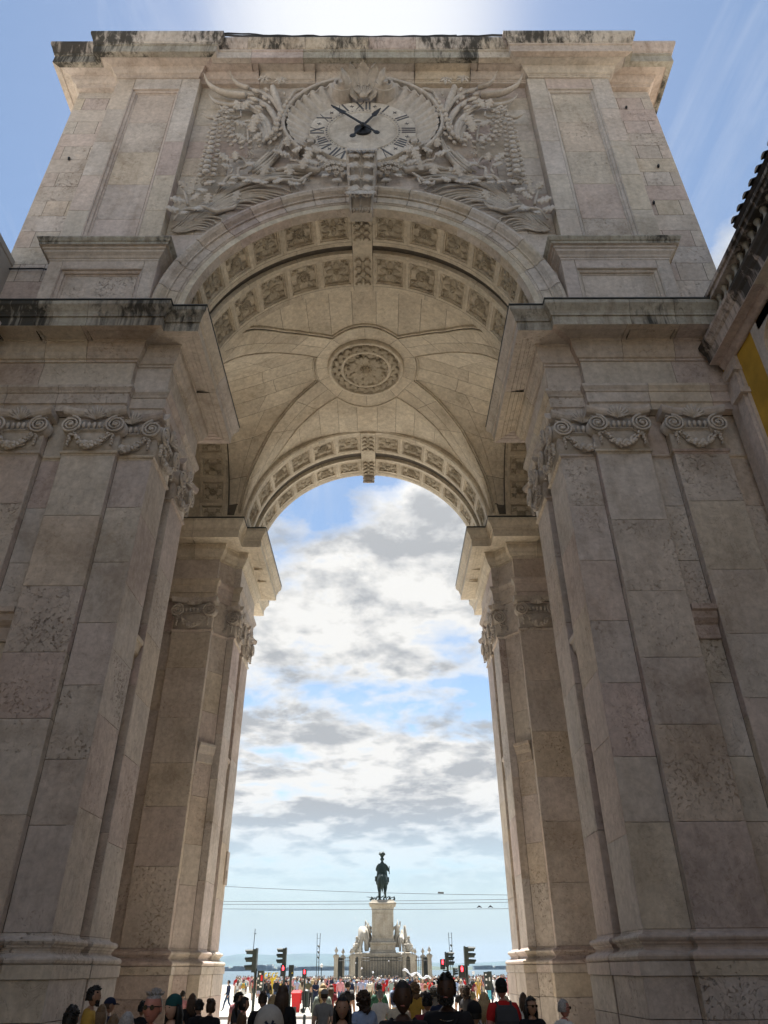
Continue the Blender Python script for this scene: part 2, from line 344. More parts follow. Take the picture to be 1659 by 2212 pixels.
# ================================================================ ground, street, water, far shore
PAVE = {}
def ground_mat(name, base, joint, sx, sy, var=0.2, rough=0.75, rowoff=0.5):
    m, t, b = new_mat(name); tc = N(t, 'ShaderNodeTexCoord'); V = tc.outputs['Object']
    br = N(t, 'ShaderNodeTexBrick', offset=rowoff, ins={'Color1': (*base, 1), 'Color2': (*[c * (1 - var) for c in base], 1), 'Mortar': (*joint, 1), 'Scale': 1.0, 'Mortar Size': 0.012, 'Brick Width': sx, 'Row Height': sy, 'Bias': 0.0})
    t.links.new(V, br.inputs[0]); n1 = noise_n(t, V, 0.35, 6, 0.6); n2 = noise_n(t, V, 5.0, 6, 0.65)
    c = mixc(t, 1.0, br.outputs[0], ramp(t, n1, [(0.3, g(0.8)), (0.7, g(1.1))]), 'MULTIPLY'); c = mixc(t, 1.0, c, ramp(t, n2, [(0.3, g(0.85)), (0.7, g(1.08))]), 'MULTIPLY')
    t.links.new(c, b.inputs['Base Color']); b.inputs['Roughness'].default_value = rough
    bp = N(t, 'ShaderNodeBump', ins={'Strength': 0.3, 'Distance': 0.01}); t.links.new(mth(t, 'ADD', br.outputs[1], n2), bp.inputs['Height']); t.links.new(bp.outputs[0], b.inputs['Normal'])
    return m
M['pave'] = ground_mat('pale limestone paving', (0.50, 0.445, 0.36), (0.22, 0.20, 0.17), 0.9, 0.6)
M['cobble'] = ground_mat('small stone setts', (0.24, 0.22, 0.19), (0.16, 0.15, 0.13), 0.14, 0.14)  # setts darkened so less light bounces onto the lower piers
M['square'] = ground_mat('sandy pale square paving', (0.47, 0.445, 0.39), (0.30, 0.27, 0.23), 2.4, 1.2)
def sheet(name, x0, x1, ys, zs, mat, parent=None):
    vs = []; fs = []
    for y, z in zip(ys, zs): vs += [(x0, y, z), (x1, y, z)]
    for i in range(len(ys) - 1): fs.append((2 * i, 2 * i + 1, 2 * i + 3, 2 * i + 2))
    return mobj(name, vs, fs, mat, parent)
def gz(y):            # height of the ground along the street and square
    if y < 31: return 0.0
    if y < 37: return -0.35 * (y - 31) / 6
    if y < 52: return -0.35 - 0.14 if y < 50 else -0.35
    return -0.35 - (y - 52) * 0.004
GRD = [(-30, 0), (31, 0), (37, -0.35), (37.02, -0.49), (50, -0.49)]
tag(sheet('ground', -400, 400, [-120, 31, 37, 37.02, 50, 50.01, 52, 190, 190.2, 200], [-0.02, -0.02, -0.37, -0.51, -0.51, -0.51, -0.53, -1.0, -3.6, -3.7], M['pave']), kind='structure')
tag(sheet('pavement', -9.75, 9.75, [-90, 12.5], [0, 0], M['cobble']), kind='structure')
tag(sheet('pavement', -9.75, 9.75, [12.5, 31, 36.9], [0, 0, -0.35], M['pave']), kind='structure')  # left pale under the arch to bounce warm light into the vault
tag(sheet('road', -200, 200, [37.05, 49.95], [-0.49, -0.49], ground_mat('worn road setts', (0.30, 0.285, 0.26), (0.12, 0.11, 0.10), 0.22, 0.14)), kind='structure')
kb = MB()
for y0, y1 in ((36.9, 37.1), (49.9, 50.15)): kb.box(-200, 200, y0, y1, -0.6, -0.352)
tag(kb.build('kerb', M['stone_smooth']), kind='structure')
tag(sheet('square', -200, 200, [50.15, 52, 120, 189.8], [-0.352, -0.352, -0.62, -0.9], M['square']), kind='structure')
m, t, b = new_mat('river water'); tcw = N(t, 'ShaderNodeTexCoord')
b.inputs['Base Color'].default_value = (0.05, 0.085, 0.11, 1); b.inputs['Roughness'].default_value = 0.30; b.inputs['IOR'].default_value = 1.33
mpw = N(t, 'ShaderNodeMapping', ins={'Scale': (0.05, 0.16, 1)}); t.links.new(tcw.outputs['Object'], mpw.inputs[0])
bw = N(t, 'ShaderNodeBump', ins={'Strength': 0.9, 'Distance': 1.0}); t.links.new(noise_n(t, mpw.outputs[0], 1.0, 8, 0.7), bw.inputs['Height']); t.links.new(bw.outputs[0], b.inputs['Normal']); M['water'] = m
tag(mobj('water', [(-14000, 198, -3.2), (14000, 198, -3.2), (14000, 9500, -3.2), (-14000, 9500, -3.2)], [(0, 1, 2, 3)], M['water']), kind='structure')
M['hill'] = plain('distant scrub hillside', (0.035, 0.06, 0.05), 0.9, var=0.4, scale=0.004)
M['shore'] = plain('far shore trees', (0.05, 0.07, 0.04), 0.9, var=0.5, scale=0.02)
def ridge(name, y0, depth, hs, x0, x1, mat, n=120, rough=6):
    vs = []; fs = []
    for i in range(n + 1):
        u = i / n; x = x0 + (x1 - x0) * u; k = u * (len(hs) - 1); a = min(int(k), len(hs) - 2); s = k - a; s = s * s * (3 - 2 * s)
        h = hs[a] * (1 - s) + hs[a + 1] * s + noise.noise(Vector((x * 0.004, y0, 3))) * rough + noise.noise(Vector((x * 0.02, y0, 7))) * rough * 0.4
        vs += [(x, y0, -3.4), (x, y0 + depth * 0.35, h * 0.6), (x, y0 + depth * 0.7, h), (x, y0 + depth, h * 0.8), (x, y0 + depth * 1.4, -3.4)]
    for i in range(n):
        for j in range(4): fs.append((i * 5 + j, (i + 1) * 5 + j, (i + 1) * 5 + j + 1, i * 5 + j + 1))
    return tag(mobj(name, vs, fs, mat, smooth=True), kind='structure')
ridge('hills', 8200, 1600, [70, 80, 95, 118, 150, 138, 150, 141, 133, 120, 62, 48, 62, 75, 80, 84, 78, 72, 60, 50], -2900, 3600, M['hill'], 200)
ridge('far_shore', 3600, 500, [6, 5, 8, 6, 9, 12, 10, 16, 14, 12, 10, 8, 14, 22, 26, 30, 32, 26, 20], -1500, 1700, M['shore'], 260, 5)

m, t, b = new_mat('thin sea haze'); t.nodes.remove(b); pv = N(t, 'ShaderNodeVolumePrincipled', ins={'Color': (0.50, 0.72, 1.0, 1), 'Density': 0.000045, 'Anisotropy': 0.2})
t.links.new(pv.outputs[0], t.nodes['Material Output'].inputs['Volume']); M['haze'] = m
q_v = [(x, y, z) for z in (-6, 260) for y in (-80, 11500) for x in (-14500, 14500)]
tag(mobj('haze', q_v, [(0, 2, 3, 1), (4, 5, 7, 6), (0, 1, 5, 4), (2, 6, 7, 3), (0, 4, 6, 2), (1, 3, 7, 5)], M['haze']), kind='stuff')

# ================================================================ the triumphal arch
ARCH = empty('triumphal_arch', (0, 21.8, 0), 'monumental pale limestone triumphal arch with a clock, spanning the end of the street', 'arch')
ZT = 17.2                                      # top of the main cornice
CORNICE = [(0, 15.83), (0.04, 15.83), (0.04, 15.90), (0.09, 15.92), (0.13, 16.0), (0.15, 16.1), (0.21, 16.2), (0.22, 16.28), (0.22, 16.40), (0.25, 16.41), (0.25, 16.46), (0.36, 16.46), (0.38, 16.44), (0.48, 16.44), (0.50, 16.42), (0.60, 16.42), (0.64, 16.40), (0.82, 16.40), (0.82, 16.71), (0.86, 16.72), (0.86, 16.78), (0.885, 16.86), (0.95, 16.97), (1.0, 17.05), (1.0, 17.17), (0.97, 17.2), (-0.1, 17.26)]
FRIEZE = [(0, 14.92), (0.0, 15.83)]
ARCHITR = [(-0.25, 14.13), (0, 14.13), (0, 14.33), (0.02, 14.35), (0.045, 14.36), (0.045, 14.69), (0.07, 14.70), (0.09, 14.76), (0.14, 14.84), (0.14, 14.92), (-0.02, 14.93)]
NECK = [(-0.03, 12.70), (0.0, 12.71), (0.01, 12.755), (0.045, 12.77), (0.055, 12.805), (0.045, 12.84), (-0.03, 12.85)]
BASE = [(0.0, 2.46), (0.012, 2.42), (0.05, 2.395), (0.10, 2.39), (0.14, 2.36), (0.15, 2.335), (0.135, 2.30), (0.10, 2.28), (0.09, 2.265), (0.09, 2.25), (0.06, 2.22), (0.055, 2.19), (0.09, 2.15), (0.14, 2.14), (0.15, 2.13), (0.20, 2.12), (0.235, 2.09), (0.245, 2.06), (0.235, 2.02), (0.20, 1.99)]
BASE = BASE[::-1]
PLINTH = [(0.21, 0.0), (0.21, 1.78)]; PLINTH2 = [(0.24, 1.78), (0.24, 1.985), (0.0, 1.99)]
STEP = [(0.42, 0.0), (0.42, 0.34), (0.40, 0.36), (0.15, 0.37)]
# plan of one (right-hand) side: travel so that the outside is on the right
SH_F = [(7.9, 17.62), (5.16, 17.62), (5.16, 16.36), (5.36, 16.36), (5.36, 15.82), (5.16, 15.82), (5.16, 14.45), (6.02, 14.45), (6.02, 14.25), (7.36, 14.25), (7.36, 14.47), (7.95, 14.47), (7.95, 14.25), (9.3, 14.25), (9.3, 14.47), (11.0, 14.47)]
SH_R = [(10.5, 31.0), (8.6, 31.0), (7.2, 31.0), (5.95, 31.0), (5.95, 29.44), (5.16, 29.44), (5.16, 28.06), (5.36, 28.06), (5.36, 27.52), (5.16, 27.52), (5.16, 26.14), (5.42, 26.14), (5.88, 25.60), (5.88, 25.33), (7.36, 25.33), (7.36, 25.55), (7.95, 25.55)]
EN_F = [(7.9, 17.66), (5.13, 17.66), (5.13, 14.41), (6.06, 14.41), (6.06, 14.2), (11.0, 14.2)]
EN_R = [(10.5, 31.2), (5.95, 31.2), (5.95, 29.48), (5.13, 29.48), (5.13, 26.1), (5.40, 26.1), (5.90, 25.5), (5.90, 25.29), (7.95, 25.29)]
ZS_SHAFT = [2.46, 4.35, 6.15, 7.55, 9.1, 10.95, 12.71]
ZS_WALL = [2.46, 4.2, 5.4, 6.9, 8.3, 9.8, 11.3, 12.71]
def fm(): return random.choice([M['stone'], M['stone'], M['stone_smooth']])
def pm(): return random.choice([M['stone'], M['stone_pit'], M['stone_pit'], M['stone_smooth']])
for side, tr in (('r', lambda p: p), ('l', mirror)):
    for SH, EN, rear in ((SH_F, EN_F, False), (SH_R, EN_R, True)):
        sh = tr(SH); en = tr(EN)
        # rubble core of the pier
        core = MB(); s = 1 if side == 'r' else -1
        if not rear:
            for (x0, x1, y0, y1) in ((5.52, 11, 14.62, 17.46), (6.2, 7.2, 14.45, 14.7), (8.1, 9.15, 14.45, 14.7)): core.box(min(s * x0, s * x1), max(s * x0, s * x1), y0, y1, 0, 17.15)
        else:
            for (x0, x1, y0, y1) in ((5.52, 11, 26.3, 29.3), (6.1, 11, 25.74, 26.5), (6.15, 11, 29.0, 30.85)): core.box(min(s * x0, s * x1), max(s * x0, s * x1), y0, y1, 0, 17.15)
        pier = core.build('pier', M['core'], ARCH)
        tag(pier, {('r', False): 'near right pier', ('l', False): 'near left pier', ('r', True): 'far right pier', ('l', True): 'far left pier'}[(side, rear)])
        for i in range(len(sh) - 1):
            (ax, ay), (bx, by) = sh[i], sh[i + 1]; L = math.hypot(bx - ax, by - ay)
            pil = L > 1.1 and L < 1.6
            if abs(ax) > 9.29 and abs(bx) > 9.29 and side == 'l' and not rear and L < 0.4: pass
            zs = ZS_SHAFT if (pil or L < 0.4) else ZS_WALL
            zs = [zs[0]] + [z + (0.35 * ((i * 37 % 5) - 2) / 2 if pil else 0) for z in zs[1:-1]] + [zs[-1]]
            wall(pier, sh[i], sh[i + 1], zs, 2.6, M['stone'], depth=0.16 if L > 0.3 else 0.10, mats=[M['stone'], M['stone'], M['stone_pit'], M['stone_smooth']] if not rear else [M['stone'], M['stone_pit'], M['stone']], stag=False, chip=0.07)
            wall(pier, sh[i], sh[i + 1], [12.85, 14.125], 2.6, M['stone_smooth'], depth=0.10)
        sweep(pier, 'neck_moulding', sh, NECK, M['stone'], piece=2.2)
        sweep(pier, 'base_moulding', sh, BASE, M['stone_pit'], piece=1.6, matfn=pm)
        sweep(pier, 'plinth', sh, PLINTH2, M['stone_pit'], piece=1.4, matfn=pm)
        pts, ms = mitres(sh)
        die = [((p + m_ * 0.21).x, (p + m_ * 0.21).y) for p, m_ in zip(pts, ms)]
        for i in range(len(die) - 1):
            L = math.hypot(die[i + 1][0] - die[i][0], die[i + 1][1] - die[i][1])
            if L > 0.05: wall(pier, die[i], die[i + 1], [0.35, 1.18, 1.78], 1.4, M['stone'], depth=0.2, mats=[M['stone'], M['stone_pit'], M['stone']])
        sweep(pier, 'step', sh, STEP, M['stone'], piece=1.5)
        ent = mobj('entablature', [(0, 0, 0)], [], M['core'], ARCH)
        ent.data = mk_mesh('entablature', *(lambda bx: ([Vector(v) for v in bx.v], bx.f))((lambda c_: (c_.box(min(s * 6.3, s * 11), max(s * 6.3, s * 11), (14.4 if not rear else 26.4), (17.4 if not rear else 29.2), 14.15, 17.1), c_)[1])(MB())), M['core'])
        tag(ent, {('r', False): 'near right entablature with black streaks under its top edge', ('l', False): 'near left entablature', ('r', True): 'far right entablature', ('l', True): 'far left entablature'}[(side, rear)])
        sweep(ent, 'cornice', en, CORNICE[:18], M['stone'], piece=1.35, matfn=(fm if not rear else lambda: M['cream']))
        sweep(ent, 'cornice_crown', en, CORNICE[17:], M['crown2'], piece=1.35, matfn=(lambda i: M['crown2'] if i in ((2, 3, 4) if side == 'r' else (0, 1, 2)) else M['stone']) if not rear else (lambda: M['cream']))
        sweep(ent, 'frieze', en, FRIEZE, M['stone'], piece=2.0, matfn=fm)
        sweep(ent, 'architrave', en, ARCHITR, M['stone'], piece=1.5, matfn=fm)
        cap = MB(); P2, m2 = mitres(en); 
        for i in range(len(P2) - 1):
            a, b_, ma, mb_ = P2[i], P2[i + 1], m2[i], m2[i + 1]
            cap.add([a + ma * 1.01 + Vector((0, 0, 17.215)), b_ + mb_ * 1.01 + Vector((0, 0, 17.215)), b_ + mb_ * 1.01 + Vector((0, 0, 17.245)), a + ma * 1.01 + Vector((0, 0, 17.245)), b_ - mb_ * 0.1 + Vector((0, 0, 17.285)), a - ma * 0.1 + Vector((0, 0, 17.285)), a + ma * 0.9 + Vector((0, 0, 17.21)), b_ + mb_ * 0.9 + Vector((0, 0, 17.21))], [(0, 1, 2, 3), (3, 2, 4, 5), (6, 7, 1, 0)])
        cap.build('flashing', M['zinc'], ent)
        # small string course tucked between the two pilasters, and the wall necking
for s in (-1, 1):
    for (xa, xb, y, z) in ((7.38, 7.93, 14.44, 8.6),):
        a, b_ = (xa, xb) if s > 0 else (-xb, -xa)
        sweep(ARCH, 'impost_moulding', [(a, y), (b_, y)], [(0, z - 0.75), (0.03, z - 0.74), (0.04, z - 0.70), (0.03, z - 0.66), (0.03, z - 0.42), (0.08, z - 0.38), (0.14, z - 0.30), (0.16, z - 0.15), (0.22, z - 0.12), (0.22, z), (0, z + 0.02)], M['stone_smooth'], piece=3)
    sweep(ARCH, 'impost_moulding', [(s * 5.37, 16.34), (s * 5.37, 15.84)] if s > 0 else [(s * 5.37, 15.84), (s * 5.37, 16.34)], [(0, 7.9), (0.05, 7.92), (0.05, 8.2), (0.13, 8.3), (0.16, 8.5), (0.2, 8.52), (0.2, 8.62), (0, 8.64)], M['stone_smooth'], piece=3)
    sweep(ARCH, 'impost_moulding', [(s * 5.37, 28.04), (s * 5.37, 27.54)] if s > 0 else [(s * 5.37, 27.54), (s * 5.37, 28.04)], [(0, 7.9), (0.05, 7.92), (0.05, 8.2), (0.13, 8.3), (0.16, 8.5), (0.2, 8.52), (0.2, 8.62), (0, 8.64)], M['stone_smooth'], piece=3)
    p0, p1 = ((5.43, 26.12), (5.87, 25.61))
    seg = [p0, p1] if s > 0 else [(-p1[0], p1[1]), (-p0[0], p0[1])]
    sweep(ARCH, 'impost_moulding', seg, [(0, 8.0), (0.05, 8.02), (0.05, 8.3), (0.10, 8.4), (0.12, 8.55), (0.16, 8.57), (0.16, 8.66), (0, 8.68)], M['stone'], piece=3)

# ---- capitals (Ionic, with volutes, shell and a hanging garland); local: x along the wall, -y outward, z up from the neck
def spiral(c, r0, turns, rad0, sgn, y0, n=34):
    pts = []; rr = []
    for i in range(n + 1):
        u = i / n; a = PI / 2 + sgn * u * turns * 2 * PI; r = r0 * (1 - u) ** 0.85 + 0.02
        pts.append((c[0] + r * math.cos(a), y0 - 0.03 * u, c[1] + r * math.sin(a))); rr.append(rad0 * (1 - 0.55 * u))
    return pts, rr
def capital_meshes(w):
    b_ = MB(); hw = w / 2
    b_.box(-hw, hw, -0.02, 0.18, 0.0, 1.0)                          # bell
    b_.box(-hw - 0.02, hw + 0.02, -0.06, 0.16, 0.60, 0.66)          # bead course
    for i in range(5): b_.sph((hw * (-0.4 + 0.2 * i), -0.10, 0.76), 0.055, 0.06, 0.10, 6, 5)
    for i in range(16): b_.sph((hw * (-0.48 + 0.064 * i), -0.075, 0.64), 0.025, 0.03, 0.025, 5, 4)
    ab = MB(); n = 10; vs = []
    for i in range(n + 1):                                          # abacus with hollow sides and horned corners
        u = -1 + 2 * i / n; x = u * (hw + 0.14); y = -0.10 - 0.16 * abs(u) ** 2.2; z = 1.10 + 0.10 * abs(u) ** 3 * 0
        vs += [(x, y + 0.04, 1.06), (x, y, 1.10), (x, y - 0.03, 1.17), (x, y - 0.03, 1.25), (x, 0.2, 1.25), (x, 0.2, 1.06)]
    fs = [(i * 6 + j, (i + 1) * 6 + j, (i + 1) * 6 + (j + 1) % 6, i * 6 + (j + 1) % 6) for i in range(n) for j in range(6)]
    fs += [(0, 1, 2, 3, 4, 5), tuple(n * 6 + j for j in (5, 4, 3, 2, 1, 0))]; ab.add(vs, fs)
    vol = MB(); pts, rr = spiral((0, 0), 0.245, 2.6, 0.042, -1, -0.18); vol.tube(pts, rr, 6, flat=0.9); vol.sph((0, -0.17, 0), 0.07, 0.06, 0.07, 7, 5)
    vol.lathe([(0.24, -0.02), (0.22, 0.10)], 14); 
    v2 = MB(); v2.add([Vector((p.x, p.y, p.z)) for p in vol.v[:len(vol.v) - 28]], [f for f in vol.f if max(f) < len(vol.v) - 28])
    disc = [( 0.23 * math.cos(2 * PI * i / 14), -0.12, 0.23 * math.sin(2 * PI * i / 14)) for i in range(14)] + [(0.25 * math.cos(2 * PI * i / 14), 0.1, 0.25 * math.sin(2 * PI * i / 14)) for i in range(14)]
    v2.add(disc, [tuple(range(13, -1, -1))] + [(i, (i + 1) % 14, 14 + (i + 1) % 14, 14 + i) for i in range(14)])
    for k in range(6): v2.tube([(0.2 - 0.36 * k / 6, -0.14 - 0.01 * k, 0.17 + 0.06 * k / 6), (0.1 - 0.3 * k / 6, -0.15, 0.24)], 0.018, 5)
    sh = MB()
    for k in range(9):
        a = R(90 + (k - 4) * 21); L = 0.36 - 0.02 * abs(k - 4)
        sh.tube([(0, -0.10, 0), (0.5 * L * math.cos(a), -0.17, 0.5 * L * math.sin(a)), (L * math.cos(a), -0.22, L * math.sin(a))], [0.015, 0.035, 0.02], 6)
    gl = MB(); rnd = random.Random(3)
    for i in range(23):
        u = i / 22; x = (u - 0.5) * w * 0.66; z = 0.44 - 0.36 * (1 - (2 * u - 1) ** 2); rr_ = 0.050 + 0.045 * (1 - abs(2 * u - 1))
        for q in range(4):
            gl.sph((x + rnd.uniform(-.05, .05), -0.10 - rnd.uniform(0, .09), z + rnd.uniform(-.07, .07)), rr_ * rnd.uniform(.45, 1.25), rr_ * .6, rr_ * rnd.uniform(.3, .8), 6, 4, None, Matrix.Rotation(rnd.uniform(-1.5, 1.5), 3, 'Y'))
    for s in (-1, 1):
        for q in range(5): gl.sph((s * (w * 0.40 + rnd.uniform(-.02, .02)), -0.12, 0.44 - 0.08 * q), 0.075 - 0.011 * q, 0.06, 0.04, 6, 4, None, Matrix.Rotation(s * .7 * (-1) ** q, 3, 'Y'))
    cm = M['carved']
    return dict(bell=b_.mesh('capital', cm, True), abacus=ab.mesh('abacus', M['stone']), volute=v2.mesh('volute', cm, True), shell=sh.mesh('shell', cm, True), garland=gl.mesh('garland', cm, True), w=w)
CAPS = {}
def capital(parent, c, nrm, w, clip=None):
    w = round(w, 2)
    if w not in CAPS: CAPS[w] = capital_meshes(w)
    d = CAPS[w]; nrm = Vector((*nrm, 0)).normalized(); y = -nrm; x = y.cross(Vector((0, 0, 1)))
    mw = Matrix(((x.x, y.x, 0, c[0]), (x.y, y.y, 0, c[1]), (0, 0, 1, 12.85), (0, 0, 0, 1)))
    root = inst('capital', d['bell'], parent, mw)
    inst('abacus', d['abacus'], root, mw)
    for s in (-1, 1):
        vm = mw @ Matrix.Translation((s * (w / 2 - 0.10), 0, 0.72))
        if s > 0: vm = vm @ Matrix.Scale(-1, 4, (1, 0, 0))
        inst('volute', d['volute'], root, vm)
    inst('shell', d['shell'], root, mw @ Matrix.Translation((0, 0, 0.95)))
    inst('garland', d['garland'], root, mw)
    return root
for s in (-1, 1):
    for xc in (6.69, 8.625): capital(ARCH, (s * xc, 14.25), (0, -1), 1.34)
    capital(ARCH, (s * 5.83, 14.45), (0, -1), 1.34)
    capital(ARCH, (s * 6.62, 25.33), (0, -1), 1.46)
    capital(ARCH, (s * 5.80, 26.14), (0, -1), 1.30)
    for yc, w in ((15.13, 1.36), (16.98, 1.26), (26.83, 1.38), (28.75, 1.38)): capital(ARCH, (s * 5.16, yc), (-s, 0), w)

# ---- front wall above the cornice: archivolt, spandrels, attic
ZC, RI, RO = 17.5, 5.12, 6.02
def ring(parent, name, prof, th0, th1, n, mat, stones, gap=0.014, yc=None, matfn=None):
    """profile of (y, r) swept about the arch axis; angles measured from +x; stones along the arc"""
    run = None
    out = []
    for k in range(stones):
        a = th0 + (th1 - th0) * k / stones; b_ = th0 + (th1 - th0) * (k + 1) / stones
        ga = gap / 2 / prof[0][1]; a2, b2 = a + ga, b_ - ga; vs = []; fs = []; npf = len(prof)
        sts = [(a2, 0.008), (a2 + 0.0025, 0)] + [(a2 + (b2 - a2) * i / n, 0) for i in range(1, n)] + [(b2 - 0.0025, 0), (b2, 0.008)]
        for th, ins_ in sts:
            for y, r in prof: vs.append((r * math.cos(th), y + ins_, ZC + r * math.sin(th)))
        m_ = len(sts)
        for i in range(m_ - 1):
            for j in range(npf - 1): fs.append((i * npf + j, i * npf + j + 1, (i + 1) * npf + j + 1, (i + 1) * npf + j))
        mobj(name, vs, fs, matfn() if matfn else mat, parent); 
ARV = [(14.45, 5.10), (14.17, 5.12), (14.17, 5.30), (14.13, 5.32), (14.11, 5.35), (14.13, 5.38), (14.10, 5.39), (14.10, 5.64), (14.04, 5.65), (14.04, 5.69), (14.07, 5.70), (14.03, 5.74), (13.94, 5.80), (13.89, 5.88), (13.90, 5.96), (13.97, 6.02), (14.08, 6.04), (14.36, 6.05)]
core = MB()
def arc_wall(mb, y0, y1, r, ztop, xw, n=40, z0=None):
    pts = [(r * math.cos(PI * i / n), ZC + r * math.sin(PI * i / n)) for i in range(n + 1)]
    if z0 is not None: pts = [(r, z0)] + pts + [(-r, z0)]
    vs = []; k = len(pts)
    for y in (y0, y1):
        for x, z in pts: vs += [(x, y, z), (max(-xw, min(xw, x * xw / r)) if abs(x) > 1e-6 else 0, y, ztop)]
    fs = []
    for i in range(k - 1):
        a = 2 * i; fs.append((a, a + 2, a + 3, a + 1)); b0 = 2 * k + a; fs.append((b0, b0 + 1, b0 + 3, b0 + 2)); fs.append((a, 2 * k + a, 2 * k + a + 2, a + 2))
    mb.add(vs, fs)
ARCHW = mobj('attic', [], [], M['core'], ARCH)
cb = MB(); arc_wall(cb, 14.5, 15.4, 5.5, 31.5, 10.85, z0=17.1)
for s in (-1, 1):
    for (xa, xb, ya, yb, za) in ((5.5, 10.85, 14.5, 17.4, 17.1), (5.5, 10.85, 25.75, 29.3, 17.1), (8.0, 10.85, 17.4, 25.75, 0.0), (5.5, 8.0, 17.4, 25.75, 21.6)): cb.box(min(s * xa, s * xb), max(s * xa, s * xb), ya, yb, za, 31.6)
cb.box(-10.85, 10.85, 14.6, 29.3, 24.2, 31.6)
ARCHW.data = mk_mesh('attic', cb.v, cb.f, M['core'])
VO = mobj('archivolt', [], [], M['core'], ARCH)
ring(VO, 'voussoir', ARV, 0.02, PI - 0.02, 3, M['stone'], 17, matfn=fm)
# spandrel and clock-field wall in courses, cut to the arch
SP = mobj('clock_wall', [], [], M['core'], ARCH)
zs = [17.2, 18.3, 19.4, 20.5, 21.55, 22.6, 23.65, 24.7, 25.75, 26.8, 27.85, 28.9, 29.7, 30.45]
YW = 14.35
for k in range(len(zs) - 1):
    z0, z1 = zs[k], zs[k + 1]
    def rx(z): d = (6.0) ** 2 - (z - ZC) ** 2; return math.sqrt(d) if d > 0 else 0.0
    a0, a1 = rx(z0), rx(z1)
    for s in (-1, 1):
        if a0 <= 0 and a1 <= 0:
            cuts = [0, 1.55, 3.1, 4.65, 6.2] if k % 2 else [0, 0.8, 2.4, 4.0, 6.2]
            for i in range(len(cuts) - 1):
                if k % 2 == 0 and i == 0 and s < 0: continue
                x0, x1 = cuts[i], cuts[i + 1]
                if k % 2 == 0 and i == 0: x0 = -0.8
                q = (x0, x1) if s > 0 else (-x1, -x0)
                slab(SP, 'stone_block', [(q[0], YW, z0), (q[1], YW, z0), (q[1], YW, z1), (q[0], YW, z1)], 0.15, random.choice([M['stone_smooth'], M['stone']]), 0.01, 0.014, random.uniform(0, .005))
        else:
            mid_ = max(a0, a1) + (6.2 - max(a0, a1)) / 2
            segs_ = [(a0, a1, mid_, mid_), (mid_, mid_, 6.2, 6.2)] if 6.2 - max(a0, a1) > 1.6 else [(a0, a1, 6.2, 6.2)]
            for (b0, b1, c0, c1) in segs_:
                if c0 - b0 < 0.06 and c1 - b1 < 0.06: continue
                pq = [(b0, z0), (c0, z0), (c1, z1), (b1, z1)]
                if s < 0: pq = [(-x, z) for x, z in pq][::-1]
                pq = [p for i, p in enumerate(pq) if (Vector(p) - Vector(pq[i - 1])).length > 0.05]
                if len(pq) >= 3: slab(SP, 'stone_block', [(x, YW, z) for x, z in pq], 0.15, M['stone_smooth'], 0.01, 0.014, random.uniform(0, .005))
# attic side bays: coursed walls beside the panelled pilasters, and the flanks
WL = mobj('side_bay', [], [], M['core'], ARCH)
zs = [17.2] + [17.9 + 0.805 * i for i in range(16)]; zs = [z for z in zs if z < 30.3] + [30.45]
for a, b_ in (((-10.97, 14.5), (-9.3, 14.5)), ((9.3, 14.5), (10.97, 14.5))): wall(WL, a, b_, zs, [1.7, 0.95], M['stone'], mats=[M['stone'], M['stone'], M['stone_pit']])
wall(WL, (10.97, 14.5), (10.97, 29.4), zs, 1.5, M['stone']) if False else None
for s in (-1, 1):
    seg = ((10.97, 14.5), (10.97, 29.4)) if s > 0 else ((-10.97, 29.4), (-10.97, 14.5))
    wall(WL, seg[0], seg[1], [17.2, 20, 22.6, 25.2, 27.8, 30.45], 5.0, M['stone'])
wall(WL, (10.97, 29.4), (-10.97, 29.4), [17.2, 24, 30.45], 11.0, M['stone']) if False else None
